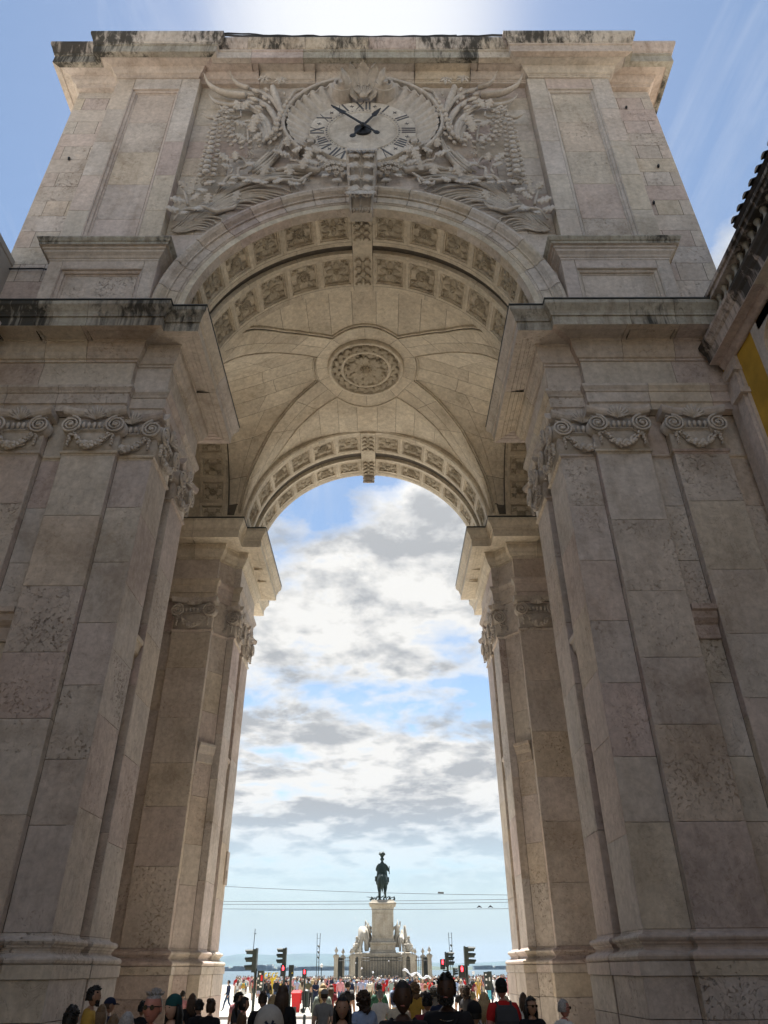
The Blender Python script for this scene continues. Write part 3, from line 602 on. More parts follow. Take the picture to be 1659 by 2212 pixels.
# panelled pilasters
def panelled(parent, x0, x1, y, z0, z1, fr, zsb, back_y, top=True, bottom=False, pmat=None, rec=0.16):
    """frame blocks, stepped moulding and sunk panel blocks"""
    px0, px1 = x0 + fr, x1 - fr; pz1 = z1 - fr * 1.05; pz0 = z0 + (fr if bottom else 0)
    for i in range(len(zsb) - 1):
        for a, b_ in ((x0, px0), (px1, x1)):
            slab(parent, 'frame_stone', [(a, y, zsb[i]), (b_, y, zsb[i]), (b_, y, zsb[i + 1]), (a, y, zsb[i + 1])], 0.3, random.choice([M['stone'], M['stone_smooth']]), 0.008, 0.012)
        for a, sg in ((x0, -1), (x1, 1)):
            q = [(a, back_y, zsb[i]), (a, y, zsb[i]), (a, y, zsb[i + 1]), (a, back_y, zsb[i + 1])]
            if sg > 0: q = [q[1], q[0], q[3], q[2]]
            slab(parent, 'return_stone', q, 0.08, M['stone_smooth'], 0.006, 0.01)
    slab(parent, 'frame_stone', [(px0, y, pz1), (px1, y, pz1), (px1, y, z1), (px0, y, z1)], 0.3, M['stone'], 0.008, 0.012)
    if bottom: slab(parent, 'frame_stone', [(px0, y, z0), (px1, y, z0), (px1, y, pz0), (px0, y, pz0)], 0.3, M['stone'], 0.008, 0.012)
    # moulding: sweep along the opening edge as three nested steps
    steps = [(0.0, 0.0), (0.025, 0.0), (0.03, 0.06), (0.08, 0.07), (0.11, 0.09), (0.115, 0.14), (0.16, 0.15), (0.175, rec + 0.02)]
    mbm = MB()
    def rect(d): return [(px0 + d, pz0 + (d if bottom else 0)), (px0 + d, pz1 - d), (px1 - d, pz1 - d), (px1 - d, pz0 + (d if bottom else 0))]
    vs = [];
    for d, dy in steps: vs += [(x, y + dy + 0.004, z) for x, z in rect(d)]
    fs = [(4 * i + j, 4 * i + j + 1, 4 * i + 5 + j, 4 * i + 4 + j) for i in range(len(steps) - 1) for j in range(3)]
    if bottom: fs += [(4 * i + 3, 4 * i, 4 * i + 4, 4 * i + 7) for i in range(len(steps) - 1)]
    mbm.add(vs, [f[::-1] for f in fs]); mbm.build('panel_moulding', M['stone_smooth'], parent)
    d = 0.17; n = max(1, round((pz1 - pz0) / 1.9)); zz = [pz0 + (d if bottom else 0) + (pz1 - d - pz0 - (d if bottom else 0)) * i / n for i in range(n + 1)]
    for i in range(n): slab(parent, 'panel_stone', [(px0 + d, y + rec, zz[i]), (px1 - d, y + rec, zz[i]), (px1 - d, y + rec, zz[i + 1]), (px0 + d, y + rec, zz[i + 1])], 0.2, pmat or random.choice([M['stone'], M['stone_pit']]), 0.005, 0.01)
for s in (-1, 1):
    pl = mobj('attic_pilaster', [], [], M['core'], ARCH); bb = MB(); x0, x1 = (6.2, 9.32) if s > 0 else (-9.32, -6.2)
    bb.box(x0 + 0.1, x1 - 0.1, 14.3, 14.6, 17.3, 30.9); pl.data = mk_mesh('attic_pilaster', bb.v, bb.f, M['core'])
    panelled(pl, x0, x1, 14.0, 20.2, 30.42, 0.68, [20.2, 22.3, 24.2, 26.2, 28.3, 30.42], 14.5)
    pd = mobj('pedestal', [], [], M['core'], ARCH); bb = MB(); x0, x1 = (5.98, 9.2) if s > 0 else (-9.2, -5.98)
    bb.box(x0 + 0.12, x1 - 0.12, 14.25, 14.6, 17.2, 20.1); pd.data = mk_mesh('pedestal', bb.v, bb.f, M['core'])
    panelled(pd, x0, x1, 13.85, 17.25, 19.72, 0.40, [17.25, 19.72], 14.5, pmat=M['stone_pit'])
    pc = [(0, 19.62), (0.02, 19.64), (0.02, 19.70), (0.05, 19.72), (0.08, 19.78), (0.16, 19.86), (0.17, 19.92), (0.22, 19.95), (0.22, 20.02), (0.30, 20.03), (0.30, 20.12), (0.33, 20.14), (0.36, 20.2), (0.38, 20.24), (0.38, 20.29), (-0.4, 20.33)]
    path = [(x0, 14.5), (x0, 13.85), (x1, 13.85), (x1, 14.5)]
    sweep(pd, 'cornice', path, pc[:10], M['stone'], piece=3.4, matfn=fm); sweep(pd, 'cornice_crown', path, pc[9:], M['crown2'], piece=3.4)
# attic cornice with breaks over the pilasters
AC = [(-0.32, 30.42), (0, 30.42), (0.05, 30.42), (0.05, 30.50), (0.08, 30.51), (0.08, 30.56), (0.14, 30.58), (0.20, 30.66), (0.26, 30.80), (0.27, 30.86), (0.56, 30.85), (0.58, 30.82), (0.78, 30.82), (0.78, 31.26), (0.82, 31.28), (0.82, 31.36), (0.86, 31.40), (0.92, 31.58), (0.98, 31.72), (1.0, 31.80), (1.0, 31.92), (-0.6, 31.97)]
ac = mobj('attic_cornice', [], [], M['core'], ARCH)
P0 = 14.0; path = [(-10.97, 29.4), (-10.97, 14.36), (-9.32, 14.36), (-9.32, P0), (-6.3, P0), (-6.3, 14.22), (6.3, 14.22), (6.3, P0), (9.32, P0), (9.32, 14.36), (10.97, 14.36), (10.97, 29.4)]
sweep(ac, 'bed_moulding', path, AC[:12], M['cream'], piece=2.1, matfn=lambda: random.choice([M['stone'], M['stone_smooth']]))
sweep(ac, 'corona', path, AC[11:16], M['crown'], piece=2.1, matfn=lambda: random.choice([M['crown2'], M['stone']]))
sweep(ac, 'crown_moulding', path, AC[15:], M['crown'], piece=2.1)
pr = MB()
for x0, x1 in ((-8.9, -6.1), (6.1, 8.9)): pr.box(x0, x1, 13.75, 15.2, 31.9, 32.22)
pr.box(-6.1, 6.1, 13.9, 15.2, 31.93, 32.04); pr.build('parapet', M['stone'], ARCH)
rf = MB(); rf.box(-10.9, 10.9, 14.4, 29.5, 31.75, 31.9); rf.build('roof', M['zinc'], ARCH)
cab = MB(); pts = [(-5.5 + 11.0 * i / 40, 13.27, 31.98 + 0.22 * (2 * i / 40 - 1) ** 2 + 0.03 * math.sin(i * 1.7) - 0.02) for i in range(41)]
cab.tube(pts, 0.045, 6); cab.tube([(p[0], p[1] - 0.03, p[2] + 0.05 + 0.08 * max(0, math.sin(i * .55)) * (i < 14)) for i, p in enumerate(pts[:34])], 0.03, 5)
cab.build('cable', M['black_metal'], ARCH, True)
for x in (-6.9, -6.5, 7.0, 7.35):
    q = MB(); q.lathe([(0.02, 32.2), (0.14, 32.24), (0.15, 32.36), (0.10, 32.44), (0.02, 32.46)], 10, (x, 13.85, 0)); q.build('floodlight', M['black_metal'], ARCH, True)
# conduit on the left wall and clamps
cd = MB(); cd.tube([(-11.2, 14.42, 20.0), (-9.75, 14.42, 20.02), (-9.6, 14.42, 19.98), (-9.5, 14.42, 19.85), (-9.48, 14.42, 19.6), (-9.62, 14.42, 17.3)], 0.028, 6)
for z in (19.55, 18.2): cd.box(-9.56 - (19.6 - z) * 0.06, -9.44 - (19.6 - z) * 0.06, 14.37, 14.46, z, z + 0.07)
cd.build('conduit', M['black_metal'], ARCH)
hk = MB()
for x, z in ((-10.3, 25.9), (9.9, 29.2), (10.3, 25.4), (9.7, 23.3), (6.75, 29.6)): hk.sph((x, 14.44, z), 0.05, 0.06, 0.08, 6, 4)
hk.build('wall_hook', M['black_metal'], ARCH)

# ---- barrel rings with coffers
def cyl(th, y, r): return Vector((r * math.sin(th), y, ZC + r * math.cos(th)))
def band(mb, y0, y1, r, th0, th1, n=24, r1=None):
    r1 = r if r1 is None else r1; vs = []
    for i in range(n + 1):
        th = th0 + (th1 - th0) * i / n; vs += [cyl(th, y0, r), cyl(th, y1, r1)]
    mb.add(vs, [(2 * i, 2 * i + 1, 2 * i + 3, 2 * i + 2) for i in range(n)])
def coffer_mesh(y0, y1, dth, r, name):
    """one coffer block centred on th=0, its soffit on radius r; sunk panel with a stepped frame"""
    mb = MB(); hy, ht = (y1 - y0) / 2, dth / 2; yc = (y0 + y1) / 2; m_ = 0.10
    lv = [(0.0, 0.008, 0), (0.008, 0.0, 1), (0.10, 0.0, 1), (0.105, 0.04, 1), (0.130, 0.045, 1), (0.14, 0.02, 1), (0.155, 0.02, 1), (0.165, 0.11, 1)]
    nt_ = 6; rings = []
    for d, dr, _ in lv:
        a, b_ = hy - d, ht - d / r; pr = []
        for i in range(nt_ + 1): pr.append((-a, -b_ + 2 * b_ * i / nt_))
        for i in range(nt_ + 1): pr.append((a, b_ - 2 * b_ * i / nt_))
        rings.append([cyl(t_, yc + y_, r + dr) for y_, t_ in pr])
    k = 2 * (nt_ + 1); vs = [v for rr in rings for v in rr]
    fs = [(i * k + j, i * k + (j + 1) % k, (i + 1) * k + (j + 1) % k, (i + 1) * k + j) for i in range(len(lv) - 1) for j in range(k)]
    o = (len(lv) - 1) * k
    for i in range(nt_): fs.append((o + i, o + i + 1, o + k - 2 - i, o + k - 1 - i))
    mb.add(vs, fs); return mb.mesh(name, M['cream'])
def rosette(kind, hx, hy):
    """carved flower, local x,y in plane, z towards the viewer (down)"""
    mb = MB(); rnd = random.Random(kind)
    R_ = min(hx, hy)
    def petal(cx_, cy_, a, L, W, h, lobes=0):
        ca, sa = math.cos(a), math.sin(a); n = 5; vs = []
        for i in range(n + 1):
            u = i / n; w = W * math.sin(PI * min(0.97, 0.12 + 0.88 * u)) ** 0.7 * (1 + 0.25 * math.sin(u * PI * 5) * (lobes > 0))
            for v in (-1, 0, 1):
                x = u * L; y = v * w; z = h * (0.35 + 0.65 * math.sin(PI * u)) * (1.0 if v == 0 else 0.35)
                vs.append((cx_ + x * ca - y * sa, cy_ + x * sa + y * ca, z))
        mb.add(vs, [(3 * i + j, 3 * i + 3 + j, 3 * i + 4 + j, 3 * i + 1 + j) for i in range(n) for j in range(2)])
    if kind == 1:
        for k in range(18): petal(0, 0, 2 * PI * k / 18, R_ * 0.66, R_ * 0.095, 0.10)
        for k in range(11): mb.sph((R_ * .30 * math.cos(2 * PI * k / 11), R_ * .30 * math.sin(2 * PI * k / 11), 0.09), 0.032, 0.032, 0.03, 6, 3)
    else:
        for k, L in ((0, hx * .92), (1, hy * .9), (2, hx * .92), (3, hy * .9)): petal(0, 0, PI / 2 * k, L, R_ * 0.30, 0.075, 1)
        mb.lathe([(R_ * .32, 0.0), (R_ * .32, 0.10), (R_ * .24, 0.11), (R_ * .2, 0.05)], 12)
    mb.sph((0, 0, 0.06), R_ * .17, R_ * .17, 0.09, 8, 5)
    for sx in (-1, 1):
        for sy in (-1, 1):
            a = math.atan2(sy * hy, sx * hx)
            for k in (-1, 0, 1):
                petal(sx * hx * (.34 if k == 0 else .62), sy * hy * (.36 if k == 0 else .62), a + k * 1.15, (0.95 if k == 0 else 0.55) * math.hypot(hx, hy) * 0.60, R_ * (0.16 if k == 0 else .13), 0.09, 1)
            for q in range(5): mb.sph((sx * hx * rnd.uniform(.5, .92), sy * hy * rnd.uniform(.5, .92), 0.02), 0.035, 0.03, 0.04, 5, 3)
    return mb.mesh('rosette', M['cream_carved'], True)
PITCH = R(13.2)
def arch_ring(name, y0, y1, rows, lab):
    root = mobj(name, [], [], M['core'], ARCH); c_ = MB(); band(c_, y0 + 0.02, y1, RI + 0.16, -PI / 2, PI / 2, 40); root.data = mk_mesh(name, c_.v, c_.f, M['core']); tag(root, lab)
    prev = y0
    edges = []
    for (a, b_) in rows:
        me = coffer_mesh(a, b_, PITCH, RI, 'coffer'); hx, hy = (b_ - a) / 2 - 0.19, RI * PITCH / 2 - 0.19
        rs = [rosette(1, hy, hx), rosette(2, hy, hx)]
        for k in range(7):
            for s in (-1, 1):
                th = s * (R(3.85) + PITCH * (k + 0.5)); mw = Matrix.Translation((0, 0, ZC)) @ Matrix.Rotation(th, 4, 'Y') @ Matrix.Translation((0, 0, -ZC))
                if k < 6:
                    inst('coffer', me, root, mw)
                    pos = cyl(th, (a + b_) / 2, RI + 0.10); nrm = -Vector((math.sin(th), 0, math.cos(th))); ux = Vector((math.cos(th), 0, -math.sin(th)))
                    uy = nrm.cross(ux); mr = Matrix(((ux.x, uy.x, nrm.x, pos.x), (ux.y, uy.y, nrm.y, pos.y), (ux.z, uy.z, nrm.z, pos.z), (0, 0, 0, 1)))
                    inst('rosette', rs[(k + 1) % 2], root, mr)
                else:
                    pb = MB(); t0, t1 = sorted((s * (R(3.85) + PITCH * 6), s * PI / 2)); band(pb, a, b_, RI, t0, t1, 4); band(pb, a, b_, RI, t0, t1, 4); pb.build('ring_stone', M['cream'], root)
    # plain soffit strips between and beside the rows, the groove between them
    def strip(ya, yb, ra, rb, nm, mt='cream'):
        for s in (-1, 1):
            for k in range(4):
                pb = MB(); t0, t1 = sorted((s * (R(3.85) + (PI / 2 - R(3.85)) * k / 4 + 0.001), s * (R(3.85) + (PI / 2 - R(3.85)) * (k + 1) / 4 - 0.001))); band(pb, ya, yb, ra, t0, t1, 8, rb); pb.build(nm, M[mt], root)
    (a1, b1), (a2, b2) = rows
    strip(y0, a1 - 0.004, RI, RI, 'ring_stone'); strip(b1 + 0.004, b1 + 0.15, RI, RI, 'ring_stone'); strip(b1 + 0.15, b1 + 0.17, RI, RI + 0.22, 'ring_stone'); strip(b1 + 0.17, a2 - 0.14, RI + 0.22, RI + 0.22, 'groove_stone')
    strip(a2 - 0.14, a2 - 0.12, RI + 0.22, RI, 'ring_stone'); strip(a2 - 0.12, a2 - 0.004, RI, RI, 'ring_stone'); strip(b2 + 0.004, y1, RI, RI, 'ring_stone'); strip(y1, y1 + 0.012, RI, RI + 0.55, 'ring_stone'); strip(y0 - 0.012, y0, RI + (0.3 if y0 < 20 else 0.55), RI, 'ring_stone')
    # carved keystone band
    kb_ = MB(); w = R(3.75); r_ = RI - 0.07
    n = 4
    vs = []
    for y in (y0 - 0.02, y1 - 0.02):
        for i in range(n + 1): vs.append(cyl(-w + 2 * w * i / n, y, r_))
        for i in range(n + 1): vs.append(cyl(w - 2 * w * i / n, y, RI + 0.1))
    k = 2 * (n + 1); fs = [(i, k + i, k + (i + 1) % k, (i + 1) % k) for i in range(k)] + [tuple(range(k)), tuple(range(2 * k - 1, k - 1, -1))]
    kb_.add(vs, fs); kb_.build('keystone_band', M['cream'], root)
    for (a, b_) in rows:
        q = MB(); yc = (a + b_) / 2; h = (b_ - a) / 2
        for sx in (-1, 1):
            for j in range(4):
                y = yc - h * 0.75 + j * h * 0.5; pts = [(sx * (0.05 + 0.2 * u), y - 0.12 * math.sin(u * PI), ZC + r_ - 0.02 - 0.05 * math.sin(u * PI)) for u in (0, .33, .66, 1.0)]; q.tube(pts, [0.03, 0.045, 0.04, 0.02], 6); q.sph((sx * 0.24, y, ZC + r_ - 0.03), 0.05, 0.05, 0.04, 6, 4)
        q.sph((0, yc, ZC + r_ - 0.02), 0.11, 0.14, 0.07, 8, 5); q.sph((0, yc - h * .55, ZC + r_ - 0.01), 0.07, 0.16, 0.05, 6, 4); q.sph((0, yc + h * .5, ZC + r_ - 0.01), 0.09, 0.12, 0.05, 6, 4)
        q.build('keystone_carving', M['cream_carved'], root, True)
    return root
arch_ring('arch_ring', 14.16, 17.5, ((14.36, 15.42), (16.0, 17.28)), 'near coffered arch ring')
rr_ = arch_ring('arch_ring', 25.62, 29.0, ((25.82, 27.0), (27.75, 28.85)), 'far coffered arch ring seen against the sky')
kk = MB(); kk.sph((0, 29.05, ZC + RI - 0.15), 0.3, 0.15, 0.28, 10, 6); kk.tube([(-0.26, 28.98, ZC + RI - 0.2), (0.26, 28.98, ZC + RI - 0.2)], 0.11, 8)
for i in range(7): kk.sph((-0.24 + 0.08 * i, 28.95, ZC + RI - 0.42), 0.05, 0.06, 0.08, 6, 4)
kk.build('keystone_drop', M['carved'], rr_, True)
# stilts below the springing (hidden by cornices mostly) and rear wall over the far arch
st_ = MB()
for s in (-1, 1):
    for ya, yb in ((14.16, 17.5), (25.62, 29.0)): st_.box(min(s * RI, s * 5.6), max(s * RI, s * 5.6), ya, yb, 17.2, 17.5)
for s in (-1, 1):
    for ya, yb in ((25.30, 25.63), (17.49, 17.82)): st_.box(min(s * 5.25, s * 5.88), max(s * 5.25, s * 5.88), ya, yb, 17.2, 17.95)
arc_wall(st_, 25.6, 26.2, 5.3, 24.5, 7.9); arc_wall(st_, 28.6, 29.02, 5.14, 31.5, 10.8, z0=17.2)
tag(st_.build('spandrel_core', M['cream'], ARCH), kind='stuff')
fr_ = []
# moulding round the far arch as seen from the nave
VR = mobj('inner_archivolt', [], [], M['core'], ARCH)
ring(VR, 'voussoir', [(25.62, 5.14), (25.56, 5.16), (25.56, 5.34), (25.50, 5.36), (25.48, 5.46), (25.42, 5.50), (25.40, 5.60), (25.50, 5.64)], 0.03, PI - 0.03, 3, M['cream'], 13)

# ---- central vault
YC_, HB = 21.56, 4.06
def vz(x, v):
    a = 5.2 * (1 - (abs(x) / 5.24) ** 2.2) ** (1 / 2.2) if abs(x) < 5.24 else 0.0
    h = 3.75 + 1.35 * max(0.0, 1 - (abs(x) / 5.8) ** 2); bq = h * math.sqrt(max(0.0, 1 - (v / (HB - 0.05)) ** 2))
    p = 9.0; return ZC - 0.15 + (a ** p + bq ** p + 1e-9) ** (1 / p)
VT = mobj('vault', [], [], M['core'], ARCH)
vb = MB(); n = 28; vs = []
for i in range(n + 1):
    for j in range(n + 1):
        x = -5.9 + 11.8 * i / n; v = -HB + 2 * HB * j / n; vs.append((x, YC_ + v, vz(x, v) + 0.16))
vb.add(vs, [(i * (n + 1) + j, i * (n + 1) + j + 1, (i + 1) * (n + 1) + j + 1, (i + 1) * (n + 1) + j) for i in range(n) for j in range(n)])
VT.data = mk_mesh('vault', vb.v, vb.f, M['core'])
def patch(fn, off, nu=5, nv=5, gap=0.005, name='vault_stone', mat=None):
    """fn(u,v)->(x, v) plan position; a stone of the vault"""
    vs = []; e = gap
    A, B, C, D = (Vector(fn(0, 0)), Vector(fn(1, 0)), Vector(fn(1, 1)), Vector(fn(0, 1)))
    Lu = max(0.2, ((A - B).length + (C - D).length) / 2); Lv = max(0.2, ((A - D).length + (B - C).length) / 2)
    us = [e / Lu, e / Lu + 0.012 / Lu] + [i / nu for i in range(1, nu)] + [1 - e / Lu - 0.012 / Lu, 1 - e / Lu]; vv = [e / Lv, e / Lv + 0.012 / Lv] + [i / nv for i in range(1, nv)] + [1 - e / Lv - 0.012 / Lv, 1 - e / Lv]
    for iu, u in enumerate(us):
        for iv, v in enumerate(vv):
            x, w = fn(u, v); edge = iu in (0, len(us) - 1) or iv in (0, len(vv) - 1)
            vs.append((x, YC_ + w, vz(x, w) + off + (0.007 if edge else 0)))
    k = len(vv); fs = [(i * k + j, (i + 1) * k + j, (i + 1) * k + j + 1, i * k + j + 1) for i in range(len(us) - 1) for j in range(k - 1)]
    # close the sides upward
    o = mobj(name, vs, fs, mat or M['cream'], VT); return o
RM = 1.56
E1 = [(1.28, 1.68), (2.1, 2.12), (3.0, 2.74), (3.9, 3.62), (4.45, 4.03)]           # edge of front/rear cell (plan quarter)
E2 = [(1.96, 0.68), (2.95, 1.35), (4.0, 2.25), (5.0, 3.35), (5.35, 3.92)]           # edge of side cell
def lerpl(L, t):
    t = max(0, min(1, t)) * (len(L) - 1); i = min(int(t), len(L) - 2); f = t - i; return (L[i][0] * (1 - f) + L[i + 1][0] * f, L[i][1] * (1 - f) + L[i + 1][1] * f)
def yE1(x):
    x = abs(x)
    if x <= 1.28: return 1.68 + 0.62 * (1 - (x / 1.28) ** 2)
    for a, b_ in zip(E1[:-1], E1[1:]):
        if x <= b_[0]: return a[1] + (b_[1] - a[1]) * (x - a[0]) / (b_[0] - a[0])
    return 4.03
def xE2(y):
    y = abs(y)
    if y <= 0.68: return 1.96 + 0.10 * (1 - (y / 0.68) ** 2)
    for a, b_ in zip(E2[:-1], E2[1:]):
        if y <= b_[1]: return a[0] + (b_[0] - a[0]) * (y - a[1]) / (b_[1] - a[1])
    return 5.35
DC = 0.09
for sy in (-1, 1):
    xs = [-4.45, -3.9, -3.0, -2.1, -1.28, -0.45, 0.45, 1.28, 2.1, 3.0, 3.9, 4.45]
    for a, b_ in zip(xs[:-1], xs[1:]):
        patch(lambda u, v: ((a + (b_ - a) * u), sy * (yE1(a + (b_ - a) * u) + (HB - yE1(a + (b_ - a) * u)) * v)), DC)
for sx in (-1, 1):
    ys = [-3.92, -3.35, -2.25, -1.35, -0.68, 0, 0.68, 1.35, 2.25, 3.35, 3.92]
    for a, b_ in zip(ys[:-1], ys[1:]):
        x_ = lambda y, v: xE2(y) + (5.85 - xE2(y)) * v
        mid_ = 0.45 + 0.1 * (round(a * 10) % 2)
        for v0, v1 in ((0, mid_), (mid_, 1)):
            patch(lambda u, v: (sx * x_(a + (b_ - a) * u, v0 + (v1 - v0) * v), a + (b_ - a) * u), DC)
for sx in (-1, 1):
    for sy in (-1, 1):
        ts = [0, 0.26, 0.52, 0.77, 1.0]
        for t0, t1 in zip(ts[:-1], ts[1:]):
            for s0, s1 in ((0, 0.5), (0.5, 1)):
                def fn(u, v, t0=t0, t1=t1, s0=s0, s1=s1):
                    t_ = t0 + (t1 - t0) * v; p, q = lerpl(E1, t_), lerpl(E2, t_); s_ = s0 + (s1 - s0) * u; return (sx * (p[0] * (1 - s_) + q[0] * s_), sy * (p[1] * (1 - s_) + q[1] * s_))
                patch(fn, 0.0)
        patch(lambda u, v: (sx * ((4.45 + 0.9 * u) * (1 - v) + (4.45 + 1.38 * u) * v), sy * ((4.03 - 0.11 * u) * (1 - v) + 4.04 * v)), 0.0)
        # inner stones between the medallion and the cells
        a1_, a2_ = math.atan2(1.68, 1.28), math.atan2(0.68, 1.96)
        def fn3(u, v): a = a1_ + (a2_ - a1_) * u; p = (RM * math.cos(a), RM * math.sin(a)); q = (E1[0][0] * (1 - u) + E2[0][0] * u, E1[0][1] * (1 - u) + E2[0][1] * u); return (sx * (p[0] * (1 - v) + q[0] * v), sy * (p[1] * (1 - v) + q[1] * v))
        patch(fn3, 0.0)
        def fn4(u, v): x = 1.28 * u; a = math.atan2(yE1(x), x) if x > 0 else PI / 2; p = (RM * math.cos(a), RM * math.sin(a)); q = (x, yE1(x)); return (sx * (p[0] * (1 - v) + q[0] * v), sy * (p[1] * (1 - v) + q[1] * v))
        patch(fn4, 0.0)
        def fn5(u, v): y = 0.68 * u; q = (xE2(y), y); a = math.atan2(y, q[0]); p = (RM * math.cos(a), RM * math.sin(a)); return (sx * (p[0] * (1 - v) + q[0] * v), sy * (p[1] * (1 - v) + q[1] * v))
        patch(fn5, 0.0)
# roll mouldings round the cells
def vpt(x, v, d): return Vector((x, YC_ + v, vz(x, v) + d))
for sy in (-1, 1):
    q = MB(); line = [(-p[0], p[1]) for p in E1[::-1]][:-1] + [(-1.28 + 2.56 * i / 10, yE1(-1.28 + 2.56 * i / 10)) for i in range(11)] + E1[1:]
    fine = []
    for a, b_ in zip(line[:-1], line[1:]): fine += [(a[0] + (b_[0] - a[0]) * k / 3, a[1] + (b_[1] - a[1]) * k / 3) for k in range(3)]
    fine.append(line[-1]); q.tube([vpt(x, sy * y, -0.005) for x, y in fine], 0.035, 6); q.tube([vpt(x, sy * (y + 0.09), 0.06) for x, y in fine], 0.045, 6); q.build('cell_moulding', M['cream'], VT, True)
for sx in (-1, 1):
    q = MB(); line = [(p[0], -p[1]) for p in E2[::-1]][:-1] + [(xE2(y), y) for y in (-.68, -.4, 0, .4, .68)] + E2[1:]
    fine = []
    for a, b_ in zip(line[:-1], line[1:]): fine += [(a[0] + (b_[0] - a[0]) * k / 3, a[1] + (b_[1] - a[1]) * k / 3) for k in range(3)]
    fine.append(line[-1]); q.tube([vpt(sx * x, y, -0.005) for x, y in fine], 0.035, 6); q.tube([vpt(sx * (x + 0.09), y, 0.06) for x, y in fine], 0.045, 6); q.build('cell_moulding', M['cream'], VT, True)
# lateral coffered arches over the side bays
for s in (-1, 1):
    LA = mobj('side_arch', [], [], M['core'], ARCH); bb = MB()
    RL = 3.74; a, b_ = (5.9, 7.1) if s > 0 else (-7.1, -5.9)
    x0, x1 = (5.86, 7.9) if s > 0 else (-7.9, -5.86); vs = []
    for i in range(21):
        th = -PI / 2 + PI * i / 20
        vs += [(x0, YC_ + (RL + .12) * math.sin(th), 17.3 + (RL + .12) * math.cos(th)), (x1, YC_ + (RL + .12) * math.sin(th), 17.3 + (RL + .12) * math.cos(th))]
    bb.add(vs, [(2 * i, 2 * i + 1, 2 * i + 3, 2 * i + 2) for i in range(20)])
    xe = s * 7.9; bb.add([(xe, YC_ - 4, 0), (xe, YC_ + 4, 0), (xe, YC_ + 4, 21.5), (xe, YC_ - 4, 21.5)], [(0, 1, 2, 3)])
    LA.data = mk_mesh('side_arch', bb.v, bb.f, M['cream'])
    wall(LA, (s * 7.85, YC_ + s * 3.95), (s * 7.85, YC_ - s * 3.95), [0.3, 2, 4.5, 7, 9.5, 12, 14.2, 17.2], 2.0, M['stone'])
    pt = R(15.5)
    for k in range(11):
        th = -PI / 2 + R(7) + pt * (k + 0.5)
        if th > PI / 2: break
        mb = MB(); rings = []
        for d, dr in [(0, 0.008), (0.008, 0), (0.10, 0), (0.105, 0.025), (0.135, 0.03), (0.14, 0.07), (0.17, 0.12)]:
            aa, bq = 0.55 - d, pt / 2 - d / RL; pr = [(-aa, -bq), (-aa, 0), (-aa, bq), (aa, bq), (aa, 0), (aa, -bq)]
            rings.append([Vector(((a + b_) / 2 + x, YC_ + (RL + dr) * math.sin(th + t_), 17.3 + (RL + dr) * math.cos(th + t_))) for x, t_ in pr])
        k6 = 6; mb.add([v for r_ in rings for v in r_], [(i * k6 + j, i * k6 + (j + 1) % k6, (i + 1) * k6 + (j + 1) % k6, (i + 1) * k6 + j) for i in range(6) for j in range(k6)] + [(36, 37, 40, 41), (37, 38, 39, 40)])
        mb.build('coffer', M['cream'], LA)
        pos = Vector(((a + b_) / 2, YC_ + (RL + 0.12) * math.sin(th), 17.3 + (RL + 0.12) * math.cos(th))); nrm = -Vector((0, math.sin(th), math.cos(th))); ux = Vector((1, 0, 0)); uy = nrm.cross(ux)
        if k == 0: ros = rosette(1, 0.36, 0.30)
        inst('rosette', ros, LA, Matrix(((ux.x, uy.x, nrm.x, pos.x), (ux.y, uy.y, nrm.y, pos.y), (ux.z, uy.z, nrm.z, pos.z), (0, 0, 0, 1))))

# ---- medallion
MD = mobj('medallion', [], [], M['cream'], ARCH); q = MB(); zb = vz(0, 0)
prof = [(1.62, zb + 0.1), (1.56, zb - 0.26), (1.53, zb - 0.30), (1.44, zb - 0.30), (1.42, zb - 0.27), (1.40, zb - 0.18), (1.08, zb - 0.18), (1.06, zb - 0.26), (1.02, zb - 0.28), (0.94, zb - 0.28), (0.92, zb - 0.24), (0.88, zb - 0.10), (0.6, zb - 0.03), (0.02, zb - 0.05)]
vs = [(r * math.cos(2 * PI * j / 48), YC_ + 0.04 + r * math.sin(2 * PI * j / 48), z) for r, z in prof for j in range(48)]
q.add(vs, [(i * 48 + j, (i + 1) * 48 + j, (i + 1) * 48 + (j + 1) % 48, i * 48 + (j + 1) % 48) for i in range(len(prof) - 1) for j in range(48)])
MD.data = mk_mesh('medallion', q.v, q.f, M['cream'], True)
def leaf_mesh(L, W, lobes=3, curl=0.25, mat=None, name='leaf', thick=0.06, n=12):
    """lobed carved leaf lying in xy, pointing +x, raised in z"""
    vs = []; m_ = []
    for i in range(n + 1):
        u = i / n; w = W * (math.sin(PI * (0.08 + 0.90 * u)) ** 0.6) * (0.50 + 0.62 * abs(math.cos(u * PI * lobes)))
        z = thick + curl * (u ** 2) - curl * 0.6 * u ** 4
        for v, dz in ((-1, -thick - 0.02), (-0.92, -0.01), (-0.4, thick * .55), (0, thick * .15), (0.4, thick * .55), (0.92, -0.01), (1, -thick - 0.02)):
            vs.append((u * L + 0.08 * L * abs(v) * (1 - u), v * w, z + dz))
    fs = [(7 * i + j, 7 * i + 7 + j, 7 * i + 8 + j, 7 * i + 1 + j) for i in range(n) for j in range(6)]
    return mk_mesh(name, vs, fs, mat or M['carved'], True)
ml = leaf_mesh(0.36, 0.13, 3, 0.02, M['cream_carved'], 'leaf', 0.07, 8); al = leaf_mesh(0.62, 0.20, 3, 0.14, M['cream_carved'], 'leaf', 0.07, 10)
down = Matrix.Rotation(PI, 4, 'X')
